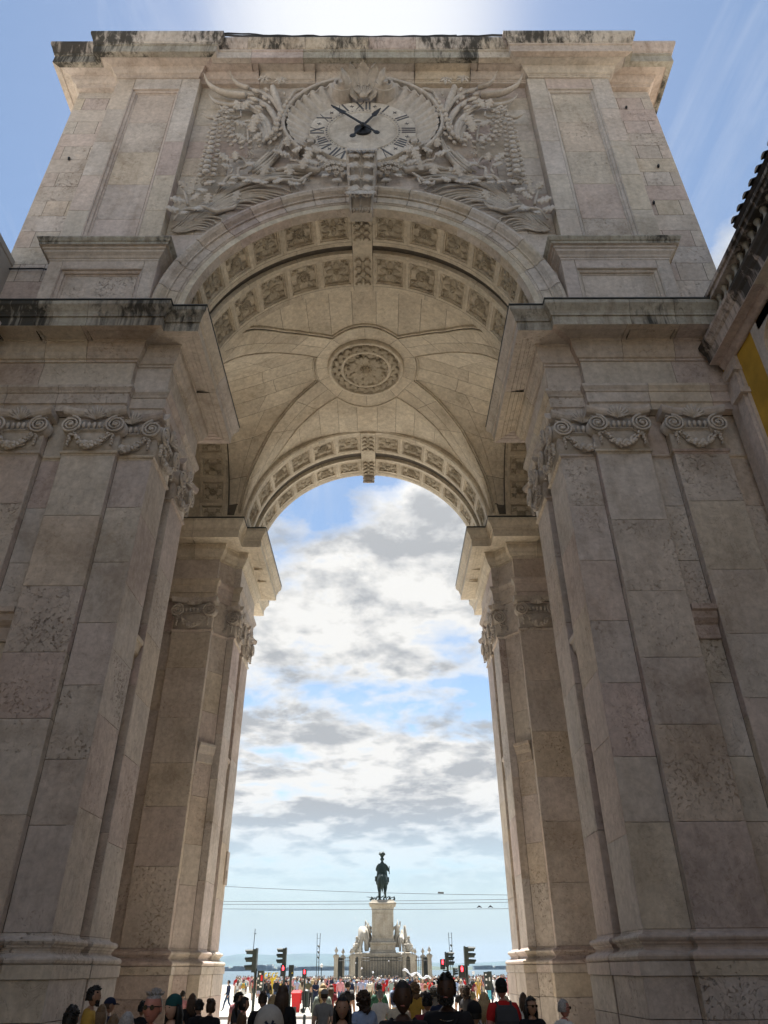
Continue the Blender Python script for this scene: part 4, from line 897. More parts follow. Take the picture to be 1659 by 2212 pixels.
for k in range(40):
    a = 2 * PI * k / 40; r_ = 1.14 if k % 2 else 1.24; mw = Matrix.Translation((r_ * math.cos(a), YC_ + 0.04 + r_ * math.sin(a), zb - 0.20)) @ Matrix.Rotation(a + PI / 2 + (0.5 if k % 2 else -0.5), 4, 'Z') @ down @ Matrix.Translation((-0.18, 0, 0))
    inst('leaf', ml, MD, mw)
for k in range(36):
    a = 2 * PI * k / 36 + 0.1 * (k % 3); r_ = 0.16 if k % 2 else 0.36; mw = Matrix.Translation((r_ * math.cos(a), YC_ + 0.04 + r_ * math.sin(a), zb - 0.10 - (0.06 if k % 2 else 0))) @ Matrix.Rotation(a, 4, 'Z') @ down
    inst('leaf', al, MD, mw)
q = MB(); q.lathe([(0.24, zb - 0.05), (0.22, zb - 0.2), (0.17, zb - 0.3), (0.17, zb - 0.34), (0.12, zb - 0.46), (0.03, zb - 0.52)], 14, (0, YC_ + 0.04, 0))
for k in range(10): q.sph((0.2 * math.cos(k * .628), YC_ + 0.04 + 0.2 * math.sin(k * .628), zb - 0.3), 0.06, 0.06, 0.05, 6, 4)
q.build('pendant', M['cream_carved'], MD, True)
RELIEF={'horn':[[(-6.06,30.83,0.012),(-5.83,30.15,0.087),(-5.44,29.75,0.124),(-5.03,29.55,0.136),(-4.4,29.46,0.136)],[(-5.09,31.0,0.012),(-4.92,30.42,0.068),(-4.64,30.05,0.099),(-4.31,29.92,0.105)],[(-5.79,29.56,0.012),(-5.53,29.1,0.081),(-5.12,28.85,0.112),(-4.68,28.78,0.118),(-4.27,28.78,0.112),(-3.72,28.28,0.093)],[(-5.32,28.82,0.012),(-5.12,28.53,0.062),(-4.7,28.37,0.081)]],'rib':[[(-4.32,30.01,0.056),(-3.84,29.75,0.062),(-3.35,29.16,0.074),(-2.98,28.28,0.074),(-2.86,27.54,0.056)],[(-4.34,29.49,0.056),(-3.78,29.04,0.068),(-3.36,28.4,0.081),(-3.09,27.54,0.074),(-3.13,26.78,0.056)],[(-4.27,28.78,0.056),(-3.71,28.16,0.068),(-3.38,27.43,0.074),(-3.25,26.6,0.056)],[(-4.01,28.16,0.043),(-3.67,27.79,0.056),(-3.46,27.19,0.062),(-3.37,26.49,0.043)],[(-4.49,27.61,0.031),(-4.17,27.79,0.043),(-3.78,27.55,0.056),(-3.54,26.95,0.056),(-3.45,26.37,0.037)],[(-4.43,26.72,0.025),(-4.19,26.92,0.031),(-3.95,26.84,0.031)],[(-2.75,26.95,0.056),(-2.82,26.03,0.062),(-3.13,25.14,0.062),(-3.55,24.56,0.043)],[(-2.82,26.48,0.05),(-3.01,25.69,0.056),(-3.31,25.09,0.056),(-3.71,24.61,0.037)],[(-2.98,26.14,0.043),(-3.25,25.53,0.05),(-3.55,24.98,0.05),(-3.86,24.61,0.031)],[(-3.25,25.81,0.037),(-3.49,25.36,0.043),(-3.71,24.93,0.037)],[(-2.79,29.03,0.043),(-2.63,29.75,0.05),(-2.33,29.94,0.056),(-2.01,29.81,0.05)],[(-2.97,28.22,0.105),(-3.17,29.03,0.13),(-3.4,29.81,0.143),(-3.42,30.01,0.124)],[(-4.4,25.26,0.031),(-4.29,25.48,0.043),(-4.1,25.42,0.043),(-3.95,25.04,0.037)]],'vine':[[(-5.92,28.19,0.015),(-5.58,27.88,0.056),(-5.2,28.04,0.062),(-4.85,27.91,0.062),(-4.45,27.91,0.05)],[(-4.78,23.48,0.037),(-4.64,23.88,0.056),(-4.38,24.24,0.068),(-3.94,24.19,0.068),(-3.49,23.98,0.068),(-3.05,24.11,0.068),(-2.52,24.08,0.068),(-2.12,23.98,0.068),(-1.89,24.29,0.056),(-1.68,24.45,0.031)],[(-5.93,21.93,0.037),(-5.76,22.35,0.05),(-5.43,22.54,0.062),(-4.99,22.54,0.068),(-4.53,22.4,0.068),(-4.14,22.59,0.056),(-4.0,22.98,0.031)],[(-4.13,24.24,0.056),(-4.18,24.72,0.056),(-3.95,24.88,0.043),(-3.8,25.26,0.025)],[(-5.6,22.69,0.05),(-5.73,23.18,0.05),(-5.91,23.58,0.025)],[(-2.91,25.64,0.031),(-2.59,25.58,0.05),(-2.41,25.2,0.05),(-2.09,25.09,0.037)],[(-4.45,24.35,0.037),(-4.36,24.61,0.037),(-4.53,25.04,0.031)],[(-1.88,24.19,0.037),(-1.96,23.88,0.037)],[(-2.43,24.03,0.037),(-2.34,23.67,0.031)],[(-4.42,27.91,0.031),(-4.46,28.28,0.025)],[(-4.03,26.37,0.037),(-4.1,27.07,0.043),(-4.28,27.55,0.025)]],'ridge':[[(-6.02,21.74,0.025),(-5.2,22.98,0.068),(-4.41,23.99,0.074),(-3.55,24.61,0.074),(-2.64,24.9,0.068),(-2.02,24.93,0.056),(-1.58,24.84,0.025)],[(-5.83,21.65,0.025),(-5.12,22.83,0.056),(-4.33,23.81,0.062),(-3.48,24.45,0.062),(-2.57,24.71,0.056),(-1.57,24.66,0.025)],[(-5.39,22.21,0.025),(-4.64,23.33,0.05),(-3.96,24.09,0.056),(-3.21,24.29,0.05),(-2.5,24.19,0.043),(-2.11,23.77,0.031)],[(-5.37,22.11,0.025),(-4.61,23.08,0.05),(-3.77,23.68,0.056),(-3.17,23.73,0.05),(-2.51,23.5,0.025)],[(-5.28,22.07,0.025),(-4.47,22.93,0.043),(-3.74,23.35,0.05),(-3.26,23.37,0.043),(-2.97,23.22,0.025)],[(-4.97,22.35,0.025),(-4.29,22.93,0.043),(-3.78,23.17,0.043),(-3.32,23.0,0.025)],[(-4.66,22.49,0.025),(-4.22,22.78,0.037),(-3.77,22.73,0.025)],[(-6.0,21.6,0.025),(-5.48,22.02,0.043),(-4.96,22.33,0.043),(-4.51,22.25,0.037),(-4.46,22.02,0.019)],[(-5.81,21.53,0.025),(-5.2,21.93,0.037),(-4.84,21.85,0.025)],[(-5.59,21.56,0.019),(-5.23,21.72,0.031),(-4.84,21.62,0.019)]],'leaves':[(-5.98,22.26,0.31,200),(-5.6,22.07,0.248,300),(-5.19,22.26,0.31,270),(-4.94,22.83,0.279,80),(-4.03,22.93,0.279,70),(-4.59,23.68,0.248,240),(-4.26,23.73,0.248,250),(-4.23,23.98,0.248,300),(-3.79,23.83,0.279,270),(-3.44,23.73,0.279,250),(-3.23,23.73,0.279,290),(-2.78,23.83,0.279,340),(-2.16,23.67,0.279,280),(-3.22,24.35,0.341,60),(-3.04,24.4,0.248,20),(-2.42,24.34,0.31,100),(-1.97,24.66,0.31,80),(-3.75,24.72,0.341,300),(-4.3,25.2,0.248,100),(-4.66,25.09,0.31,150),(-4.55,24.67,0.279,200),(-4.99,23.73,0.341,300),(-5.18,23.33,0.279,220),(-5.52,23.78,0.248,80),(-5.85,23.58,0.248,140),(-5.54,23.28,0.248,60),(-5.37,22.93,0.279,20),(-5.88,22.74,0.341,190),(-4.59,28.47,0.31,110),(-4.31,28.47,0.31,60),(-4.34,27.19,0.31,190),(-3.83,27.37,0.341,70),(-3.89,26.95,0.31,100),(-3.69,26.49,0.279,30),(-4.22,26.32,0.279,160),(-2.59,26.03,0.279,100),(-2.67,25.31,0.31,190),(-1.85,25.25,0.31,60),(-2.24,25.58,0.279,0),(-2.28,23.67,0.217,200),(-2.9,25.47,0.217,200)],'buds':[(-3.64,29.75,0.118,120),(-3.66,29.16,0.13,130),(-3.68,28.65,0.13,140),(-4.01,29.62,0.155,150),(-4.02,29.04,0.155,150),(-3.8,28.47,0.149,150),(-4.19,29.42,0.124,160),(-4.11,28.84,0.124,160),(-2.96,29.49,0.105,100),(-3.64,27.73,0.068,120),(-3.47,28.91,0.077,120)],'flowers':[(-3.75,30.28,0.248),(-3.11,30.08,0.248),(-3.92,26.03,0.143),(-3.86,25.59,0.143)],'garA':[(-4.92,28.22,0.155),(-5.14,27.79,0.17),(-5.2,26.96,0.201),(-5.18,26.04,0.232),(-5.15,25.26,0.254),(-5.15,24.51,0.264),(-5.13,23.99,0.264)],'garB':[(-4.91,28.16,0.155),(-4.78,27.25,0.18),(-4.61,26.37,0.186),(-4.33,25.86,0.18),(-3.89,25.89,0.149),(-3.36,26.03,0.161),(-3.02,26.66,0.17),(-2.96,27.54,0.161),(-2.76,28.53,0.139),(-2.65,28.9,0.093)],'rim':[(-1.65,25.88),(-2.02,25.88),(-2.38,26.24),(-2.62,26.85),(-2.7,27.4),(-2.66,28.18),(-2.47,28.91),(-2.11,29.59),(-1.65,30.05),(-1.17,30.27),(-0.8,30.29)],'scrolls':[(-1.82,26.06),(-0.8,29.72)],'lobes':[(-0.02,29.34),(-0.04,31.76),(-0.58,31.31),(-0.93,30.62),(-0.37,29.34),(0.34,29.34)],'low':[(-1.53,25.67),(-1.27,25.44),(-1.61,25.8),(-0.56,25.03),(-0.01,25.09),(-0.18,24.41),(-1.17,24.97),(-0.83,24.53),(-2.8,24.78),(-2.08,24.84),(-1.52,24.53),(-1.25,24.97)],'key':[(-0.5,24.07),(0.45,24.07),(-0.35,22.22),(0.37,22.22)]}
# ---- relief carving around the clock (pairs are mirrored copies of each other)
REL = mobj('floral_relief', [], [], M['carved'], ARCH)
q = MB(); q.box(-0.9, 0.9, 14.33, 14.36, 24.3, 24.9); REL.data = mk_mesh('floral_relief', q.v, q.f, M['carved'])
YR = 14.30
def clampz(x, z, d=0.0): return z
def resamp(ln, n=7):
    d = [0]
    for a, b_ in zip(ln[:-1], ln[1:]): d.append(d[-1] + math.hypot(b_[0] - a[0], b_[1] - a[1]))
    out = []
    for i in range(n):
        t_ = d[-1] * i / (n - 1); k = 0
        while k < len(d) - 2 and d[k + 1] < t_: k += 1
        f = (t_ - d[k]) / (d[k + 1] - d[k]); out.append(tuple(ln[k][j] * (1 - f) + ln[k + 1][j] * f for j in range(3)))
    return out
_rg = [resamp(l) for l in RELIEF['ridge']]
RELIEF['ridge'] = RELIEF['ridge'] + [[tuple(a[j] * (1 - w) + b_[j] * w for j in range(3)) for a, b_ in zip(_rg[i], _rg[k])] for i, k, w in ((0, 1, .5), (1, 2, .33), (1, 2, .66), (2, 3, .5), (3, 4, .33), (3, 4, .66), (4, 5, .5), (5, 6, .5), (7, 8, .35), (7, 8, .7), (8, 9, .5))]
for key in ('horn', 'rib', 'vine', 'ridge'):
    for ln in RELIEF[key]:
        n_ = len(ln); pts = []; rr = []
        # smooth the polyline
        for i in range(n_ - 1):
            p0 = ln[max(i - 1, 0)]; p1 = ln[i]; p2 = ln[i + 1]; p3 = ln[min(i + 2, n_ - 1)]
            for s_ in range(4):
                t_ = s_ / 4; v = [0.5 * ((2 * p1[k]) + (-p0[k] + p2[k]) * t_ + (2 * p0[k] - 5 * p1[k] + 4 * p2[k] - p3[k]) * t_ * t_ + (-p0[k] + 3 * p1[k] - 3 * p2[k] + p3[k]) * t_ ** 3) for k in range(3)]
                pts.append(v[:2]); rr.append(max(0.008, v[2]))
        pts.append(ln[-1][:2]); rr.append(max(0.008, ln[-1][2]))
        for s in (-1, 1):
            P3 = []
            for (x, z), r_ in zip(pts, rr):
                if key == 'vine': y = 14.10 + 0.03 * math.sin(x * 9); 
                elif key == 'horn': y = 14.14 - 0.5 * max(0, z - 29.4) * 0.42; z = min(z, 29.4 + (z - 29.4) * 0.80) if z > 29.4 else z
                elif key == 'rib': y = 14.17
                else: y = 14.27
                P3.append((-s * x, y, z))
            q = MB(); q.tube(P3, [r_ * (0.72 if key == 'horn' else 1.0) for r_ in rr] if key != 'ridge' else [r_ * 1.1 for r_ in rr], 7 if key != 'ridge' else 5, flat=1.5 if key in ('horn', 'rib') else 1.0)
            # knobs on the vines
            if key == 'vine':
                for i in range(2, len(P3) - 1, 4): q.sph((P3[i][0], P3[i][1] - 0.01, P3[i][2] + rr[i] * 0.6), rr[i] * 0.9, rr[i], rr[i], 6, 4)
            q.build({'horn': 'horn', 'rib': 'stem', 'vine': 'branch', 'ridge': 'feather'}[key], M['carved'], REL, True)
oak = leaf_mesh(1.0, 0.42, 3, 0.30, None, 'leaf', 0.07, 18)
def face_mw(x, z, y, ang, s, tilt=0.15, s_x=1):
    """leaf lying on the wall: local x along the angle, z towards the street"""
    ux = Vector((math.cos(ang), -tilt, math.sin(ang))).normalized(); n_ = Vector((0, -1, 0)); uy = n_.cross(ux).normalized(); n_ = ux.cross(uy)
    return Matrix(((ux.x * s, uy.x * s, n_.x * s, x), (ux.y * s, uy.y * s, n_.y * s, y), (ux.z * s, uy.z * s, n_.z * s, z), (0, 0, 0, 1)))
rnd = random.Random(5)
for x, z, sz, a in RELIEF['leaves']:
    for s in (-1, 1):
        an = R(a) if s > 0 else PI - R(a); L = sz * 1.25
        cx_ = -x * (1 if s < 0 else 1); cx_ = x if s > 0 else -x
        inst('leaf', oak, REL, face_mw(cx_ - 0.5 * L * math.cos(an), z - 0.5 * L * math.sin(an), 14.06 - rnd.uniform(0, .07), an, L * 1.1, 0.22))
budm = MB(); budm.sph((0.5, 0, 0.1), 0.5, 0.24, 0.22, 8, 6); budm.tube([(0, 0.05, .1), (0.5, 0.16, 0.2), (1.0, 0.02, 0.12)], [0.03, 0.05, 0.02], 5); budm = budm.mesh('flower_bud', M['carved'], True)
for x, z, sz, a in RELIEF['buds']:
    for s in (-1, 1):
        an = R(a) if s > 0 else PI - R(a); L = sz * 2.4
        inst('flower_bud', budm, REL, face_mw((x if s > 0 else -x) - 0.4 * L * math.cos(an), z - 0.4 * L * math.sin(an), 14.12, an, L, 0.1))
fm_ = MB()
for k in range(6):
    a = k * PI / 3; ca, sa = math.cos(a), math.sin(a)
    fm_.tube([(0.1 * ca, 0.1 * sa, 0.15), (0.55 * ca, 0.55 * sa, 0.42), (1.0 * ca, 1.0 * sa, 0.25), (1.15 * ca, 1.15 * sa, 0.0)], [0.1, 0.26, 0.2, 0.05], 6, flat=0.5)
fm_.sph((0, 0, 0.3), 0.2, 0.2, 0.2, 7, 5); fm_ = fm_.mesh('flower', M['carved'], True)
for x, z, sz in RELIEF['flowers']:
    for s in (-1, 1): inst('flower', fm_, REL, face_mw(x if s > 0 else -x, min(z, 30.2), 14.1 if z < 29 else 13.95, 0.3, sz * 0.9, 0))
# garlands of overlapping scale leaves
scale_ = MB(); scale_.sph((0.45, 0, 0.12), 0.5, 0.36, 0.2, 8, 5); scale_.tube([(0.1, 0, 0.28), (0.9, 0, 0.26)], [0.04, 0.02], 4); scale_ = scale_.mesh('garland_leaf', M['carved'], True)
for gk, cnt in (('garA', 15), ('garB', 21)):
    ln = RELIEF[gk]; seg = [math.hypot(b_[0] - a[0], b_[1] - a[1]) for a, b_ in zip(ln[:-1], ln[1:])]; T = sum(seg)
    for k in range(cnt):
        d = T * (k + 0.2) / cnt; i = 0
        while i < len(seg) - 1 and d > seg[i]: d -= seg[i]; i += 1
        f = d / seg[i]; a, b_ = ln[i], ln[i + 1]; x = a[0] + (b_[0] - a[0]) * f; z = a[1] + (b_[1] - a[1]) * f; w = (a[2] + (b_[2] - a[2]) * f) * 0.85; dx, dz = (b_[0] - a[0]) / seg[i], (b_[1] - a[1]) / seg[i]
        for s in (-1, 1):
            for q_ in (-1, 0, 1):
                px, pz = x + -dz * q_ * w * 0.72, z + dx * q_ * w * 0.72; an = math.atan2(dz, dx if s > 0 else -dx) + (q_ * 0.35 if s > 0 else -q_ * 0.35)
                inst('garland_leaf', scale_, REL, face_mw(px if s > 0 else -px, pz, 14.05 - 0.13 * (q_ == 0) - rnd.uniform(0, .04), an, w * (1.7 if q_ == 0 else 1.5), 0.35))
for s in (-1, 1):
    x, z = RELIEF['garA'][-1][:2]; q = MB()
    for k in range(22):
        a = k * 2.4; r_ = 0.035 + 0.042 * math.sqrt(k); q.sph((-s * x + r_ * math.cos(a), 14.08, z - 0.05 + r_ * math.sin(a) * 0.7), 0.05, 0.07, 0.05, 6, 4)
    q.build('seed_head', M['carved'], REL, True)
    # backing wing surface under the feathers
# flower cluster and scrolls below the clock
for s in (-1, 1):
    for (x, z, r_) in ((0.12, 25.12, .17), (0.36, 25.02, .15), (0.58, 24.95, .13), (0.78, 25.05, .11), (0.98, 25.1, .12), (1.18, 25.0, .10), (0.9, 24.8, .10), (0.7, 24.7, .10), (1.1, 24.72, .09), (0.85, 24.5, .09), (0.62, 24.45, .08), (1.3, 24.85, .08)):
        q = MB(); z -= 0.13; q.sph((s * x, 14.1, z), r_, r_ * 0.8, r_, 9, 6)
        for k in range(6): a = k * PI / 3 + x; q.sph((s * x + r_ * .75 * math.cos(a), 14.03, z + r_ * .75 * math.sin(a)), r_ * .5, r_ * .3, r_ * .4, 6, 4)
        q.build('rose', M['carved'], REL, True)
    q = MB(); q.tube([(s * 2.95, 14.18, 24.75), (s * 2.4, 14.15, 24.88), (s * 1.9, 14.12, 24.72), (s * 1.5, 14.12, 24.62), (s * 1.25, 14.12, 24.95)], [0.04, .12, .14, .11, .03], 7); q.build('ribbon', M['carved'], REL, True)
    for x, z, a, L in ((1.45, 25.25, 200, .5), (1.2, 25.32, 160, .4), (1.0, 24.9, 230, .35), (0.75, 24.35, 250, .4), (1.3, 24.6, 300, .35), (0.45, 24.7, 240, .35)):
        an = R(a) if s < 0 else PI - R(a); inst('leaf', oak, REL, face_mw(s * x, z - 0.14, 14.15, an, L, .2))
# ---- the clock
CL = mobj('clock', [], [], M['stone_smooth'], ARCH); ZCK = 27.28; q = MB()
vs = []; prof = [(0.0, 14.24), (1.20, 14.24), (1.22, 14.215), (1.25, 14.21), (1.27, 14.24), (1.36, 14.24), (1.37, 14.23), (1.90, 14.23), (1.92, 14.25), (1.95, 14.33)]
q.add([(r * math.cos(2 * PI * j / 64), y, ZCK + r * math.sin(2 * PI * j / 64)) for r, y in prof for j in range(64)], [(i * 64 + j, (i + 1) * 64 + j, (i + 1) * 64 + (j + 1) % 64, i * 64 + (j + 1) % 64) for i in range(len(prof) - 1) for j in range(64)])
CL.data = mk_mesh('clock', q.v, q.f, M['dial']); tag(CL, 'round stone clock face with Roman numerals')
def stroke(mb, x0, z0, x1, z1, w, y=14.215):
    d = Vector((x1 - x0, 0, z1 - z0)); n_ = Vector((-d.z, 0, d.x)).normalized() * w / 2; a = Vector((x0, 0, z0)); b_ = Vector((x1, 0, z1))
    V4 = [a - n_, b_ - n_, b_ + n_, a + n_]; mb.add([Vector((p.x, yy, p.z)) for yy in (y, 14.235) for p in V4], [(0, 1, 2, 3), (0, 4, 5, 1), (1, 5, 6, 2), (2, 6, 7, 3), (3, 7, 4, 0)])
NUM = ['XII', 'I', 'II', 'III', 'IIII', 'V', 'VI', 'VII', 'VIII', 'IX', 'X', 'XI']
H_ = 0.50
for k, s_ in enumerate(NUM):
    wd = {'I': 0.13, 'V': 0.32, 'X': 0.34}; tot = sum(wd[c] for c in s_); x = -tot / 2; mb = MB()
    for c in s_:
        w = wd[c]
        if c == 'I': stroke(mb, x + w / 2, -H_ / 2, x + w / 2, H_ / 2, 0.062)
        elif c == 'V': stroke(mb, x + 0.04, H_ / 2, x + w / 2, -H_ / 2, 0.065); stroke(mb, x + w - 0.03, H_ / 2, x + w / 2, -H_ / 2, 0.022)
        else: stroke(mb, x + 0.04, H_ / 2, x + w - 0.04, -H_ / 2, 0.065); stroke(mb, x + w - 0.04, H_ / 2, x + 0.04, -H_ / 2, 0.022)
        x += w
    a = -k * PI / 6; rot = Matrix.Translation((0, 0, ZCK)) @ Matrix.Rotation(-a, 4, 'Y') @ Matrix.Translation((0, 0, 1.64))
    mb.v = [rot @ v for v in mb.v]; mb.build('numeral', M['numeral'], CL)
mb = MB()
for k in range(12):
    a = (k + 0.5) * PI / 6; cx_, cz_ = 1.64 * math.sin(a), ZCK + 1.64 * math.cos(a)
    for q_ in range(2): b_ = a + q_ * PI / 2 + PI / 4 * 0; stroke(mb, cx_ - 0.075 * math.sin(b_), cz_ - 0.075 * math.cos(b_), cx_ + 0.075 * math.sin(b_), cz_ + 0.075 * math.cos(b_), 0.022)
    for q_ in range(4): b_ = a + q_ * PI / 2; mb.add([(cx_ + 0.07 * math.sin(b_) + dx, 14.214, cz_ + 0.07 * math.cos(b_) + dz) for dx, dz in ((-.02, 0), (0, -.02), (.02, 0), (0, .02))], [(0, 1, 2, 3)])
for k in range(60):
    a = k * PI / 30; cx_, cz_ = 1.315 * math.sin(a), ZCK + 1.315 * math.cos(a); r_ = 0.026 if k % 5 else 0.04
    mb.add([(cx_ + r_ * math.cos(j * PI / 3), 14.225, cz_ + r_ * math.sin(j * PI / 3)) for j in range(6)], [(0, 1, 2, 3, 4, 5)])
mb.build('minute_marks', M['numeral'], CL)
def hand(name, ang, L, tail, w, y):
    mb = MB(); prof = [(-tail, 0.03), (-tail + 0.1, 0.03), (0, 0.045), (L * 0.55, 0.035), (L * 0.62, w), (L * 0.75, w * 0.8), (L, 0.012)]
    vs = []
    for t_, ww in prof:
        for sg, yy in ((-1, y), (1, y), (1, y + 0.03), (-1, y + 0.03)): vs.append(Vector((sg * ww, yy, t_)))
    mb.add(vs, [(i * 4 + j, i * 4 + (j + 1) % 4, (i + 1) * 4 + (j + 1) % 4, (i + 1) * 4 + j) for i in range(len(prof) - 1) for j in range(4)] + [(0, 1, 2, 3)])
    mb.sph((0, y + 0.015, -tail), 0.115, 0.03, 0.13, 10, 5)
    rot = Matrix.Translation((0, 0, ZCK)) @ Matrix.Rotation(ang, 4, 'Y'); mb.v = [rot @ v for v in mb.v]; mb.build(name, M['black_metal'], CL, False)
hand('hour_hand', R(29), 1.32, 0.72, 0.10, 14.04); hand('minute_hand', R(-43), 1.72, 0.72, 0.09, 13.98)
q = MB(); q.add([(0.31 * math.cos(2 * PI * j / 24), y, ZCK + 0.31 * math.sin(2 * PI * j / 24)) for y in (14.16, 14.24) for j in range(24)] + [(0.2 * math.cos(2 * PI * j / 24), 14.13, ZCK + 0.2 * math.sin(2 * PI * j / 24)) for j in range(24)], [(j, 24 + j, 24 + (j + 1) % 24, (j + 1) % 24) for j in range(24)] + [(48 + j, j, (j + 1) % 24, 48 + (j + 1) % 24) for j in range(24)] + [tuple(range(48, 72))])
q.sph((0, 14.05, ZCK), 0.1, 0.12, 0.1, 10, 6); q.build('clock_hub', M['black_metal'], CL)
# shell surround: fluted fan between the dial and the rolled rim, on each side
for s in (-1, 1):
    SHL = MB(); na, nr = 90, 6; vs = []
    rimp = []
    for i in range(na + 1):
        u = i / na; a = R(218) - u * R(218 - 104)            # from lower left up to the top
        # outer radius of the rim
        Ro = 2.70 + 0.14 * math.sin(PI * u) + (0.1 if u > .6 else 0) * (u - .6) * 2.5
        Ri = 1.93
        cz_ = ZCK + 0.12 + 0.22 * u
        for j in range(nr + 1):
            t_ = j / nr; r_ = Ri + (Ro - 0.10 - Ri) * t_; fl = abs(math.sin(u * PI * 13)) ; y = 14.30 - 0.06 * t_ - 0.15 * fl * t_ ** 0.7 - 0.14 * t_ * t_
            cc_ = ZCK + (cz_ - ZCK) * t_
            vs.append((-s * r_ * math.cos(a), y, cc_ + r_ * math.sin(a)))
        rimp.append((s * -1 * Ro * math.cos(a), cz_ + Ro * math.sin(a)))
    SHL.add(vs, [(i * (nr + 1) + j, i * (nr + 1) + j + 1, (i + 1) * (nr + 1) + j + 1, (i + 1) * (nr + 1) + j) for i in range(na) for j in range(nr)])
    SHL.build('shell_fan', M['carved'], REL, True)
    # wavy lip
    lip = []
    for i in range(na + 1):
        u = i / na; a = R(218) - u * R(114); Ro = 2.70 + 0.14 * math.sin(PI * u) - 0.13 + 0.035 * math.sin(u * PI * 26); lip.append((s * -1 * Ro * math.cos(a), 14.02, ZCK + 0.12 + 0.22 * u + Ro * math.sin(a)))
    q = MB(); q.tube(lip, 0.028, 5); q.build('shell_lip', M['carved'], REL, True)
    rim = MB(); vs = []
    for k, (x, z) in enumerate(rimp):
        d = Vector((x, 0, z - ZCK)).normalized()
        for dr, y in ((-0.03, 14.3), (-0.03, 13.92), (0.0, 13.89), (0.06, 13.89), (0.09, 13.93), (0.09, 14.34)): vs.append(Vector((x, y, z)) + d * dr)
    rim.add(vs, [(i * 6 + j, (i + 1) * 6 + j, (i + 1) * 6 + j + 1, i * 6 + j + 1) for i in range(na) for j in range(5)])
    rim.build('shell_rim', M['carved'], REL, False)
    # scrolls
    for (x, z), r0, tn, sg, dp in (((-1.82, 26.02), 0.32, 1.9, 1, 13.92), ((-0.80, 29.55), 0.40, 1.8, -1, 13.70)):
        q = MB(); n = 44; vs = []
        for i in range(n + 1):
            u = i / n; a = (PI * 1.1 if sg > 0 else PI * 0.55) + sg * u * tn * 2 * PI; r_ = r0 * (1 - 0.78 * u); w = 0.045
            for rr2, y in ((r_ - w, 14.3), (r_ - w, dp - 0.06 * u), (r_ + w * .4, dp - 0.03 - 0.06 * u), (r_ + w * .4, 14.3)): vs.append((s * -1 * (x + rr2 * math.cos(a)), y, z + rr2 * math.sin(a)))
        q.add(vs, [(i * 4 + j, (i + 1) * 4 + j, (i + 1) * 4 + j + 1, i * 4 + j + 1) for i in range(n) for j in range(3)])
        q.add([(-s * x + 0.98 * r0 * math.cos(2 * PI * j / 20), dp + 0.10, z + 0.98 * r0 * math.sin(2 * PI * j / 20)) for j in range(20)] + [(-s * x + 0.98 * r0 * math.cos(2 * PI * j / 20), 14.34, z + 0.98 * r0 * math.sin(2 * PI * j / 20)) for j in range(20)], [tuple(range(20))] + [(j, 20 + j, 20 + (j + 1) % 20, (j + 1) % 20) for j in range(20)])
        q.lathe([(0.01, 0), (0.10, 0.02), (0.10, 0.25)], 12); k0 = len(q.v) - 36
        for i in range(k0, len(q.v)): v = q.v[i]; q.v[i] = Vector((-s * x + v.x, dp - 0.08 + v.z, z + v.y))
        q.build('scroll', M['carved'], REL, False)
    for x, z, a, L in ((1.55, 25.72, 215, .5), (1.35, 25.55, 160, .42)):
        an = R(a) if s < 0 else PI - R(a); inst('leaf', oak, REL, face_mw(s * x, z, 14.0, an, L, .1))
# acanthus crest on top, curling forward over the cornice
for dx, ang, L, W in ((0, 90, 1.0, 0.21), (-0.20, 112, 0.92, 0.17), (0.20, 68, 0.92, 0.17), (-0.34, 140, 0.78, 0.16), (0.34, 40, 0.78, 0.16)):
    mb = MB(); n = 14; vs = []; an = R(ang); ca, sa = math.cos(an), math.sin(an)
    for i in range(n + 1):
        u = i / n; w = W * (0.35 + 0.65 * math.sin(PI * min(1, u * 0.95 + 0.05) * 0.62)) * (0.8 + 0.3 * abs(math.cos(u * PI * 3.5))) * (1 if u < 0.85 else (1 - u) / 0.15 * 0.8 + 0.25)
        f = u * L; y = 14.1 - 0.30 * u - 0.62 * u ** 2.4; drop = -0.22 * max(0, u - 0.8) / 0.2
        for v, dy in ((-1, 0.05), (-0.85, -0.05), (-0.45, 0.0), (-0.12, -0.06), (0, -0.02), (0.12, -0.06), (0.45, 0.0), (0.85, -0.05), (1, 0.05)):
            vs.append((dx * 0.6 + ca * f - sa * v * w, y + dy, 29.15 + sa * f * 1.05 + ca * v * w + drop))
    mb.add(vs, [(9 * i + j, 9 * i + j + 1, 9 * i + 10 + j, 9 * i + 9 + j) for i in range(n) for j in range(8)])
    mb.build('acanthus_leaf', M['carved'], REL, True)
q = MB()
for k in range(9):
    a = R(20 + 140 * k / 8); q.tube([(0.06 * math.cos(a), 14.0, 29.12 + 0.06 * math.sin(a)), (0.34 * math.cos(a), 13.85, 29.2 + 0.4 * math.sin(a))], [0.025, 0.045], 5)
    if k in (2, 4, 6):
        for j in range(3): q.sph((0.30 * math.cos(a) * (1 + .18 * j), 13.8, 29.3 + 0.3 * math.sin(a) * (1 + .25 * j)), 0.04, 0.04, 0.05, 6, 4)
q.sph((0, 13.95, 29.1), .16, .12, .12, 8, 5); q.build('crest_root', M['carved'], REL, True)
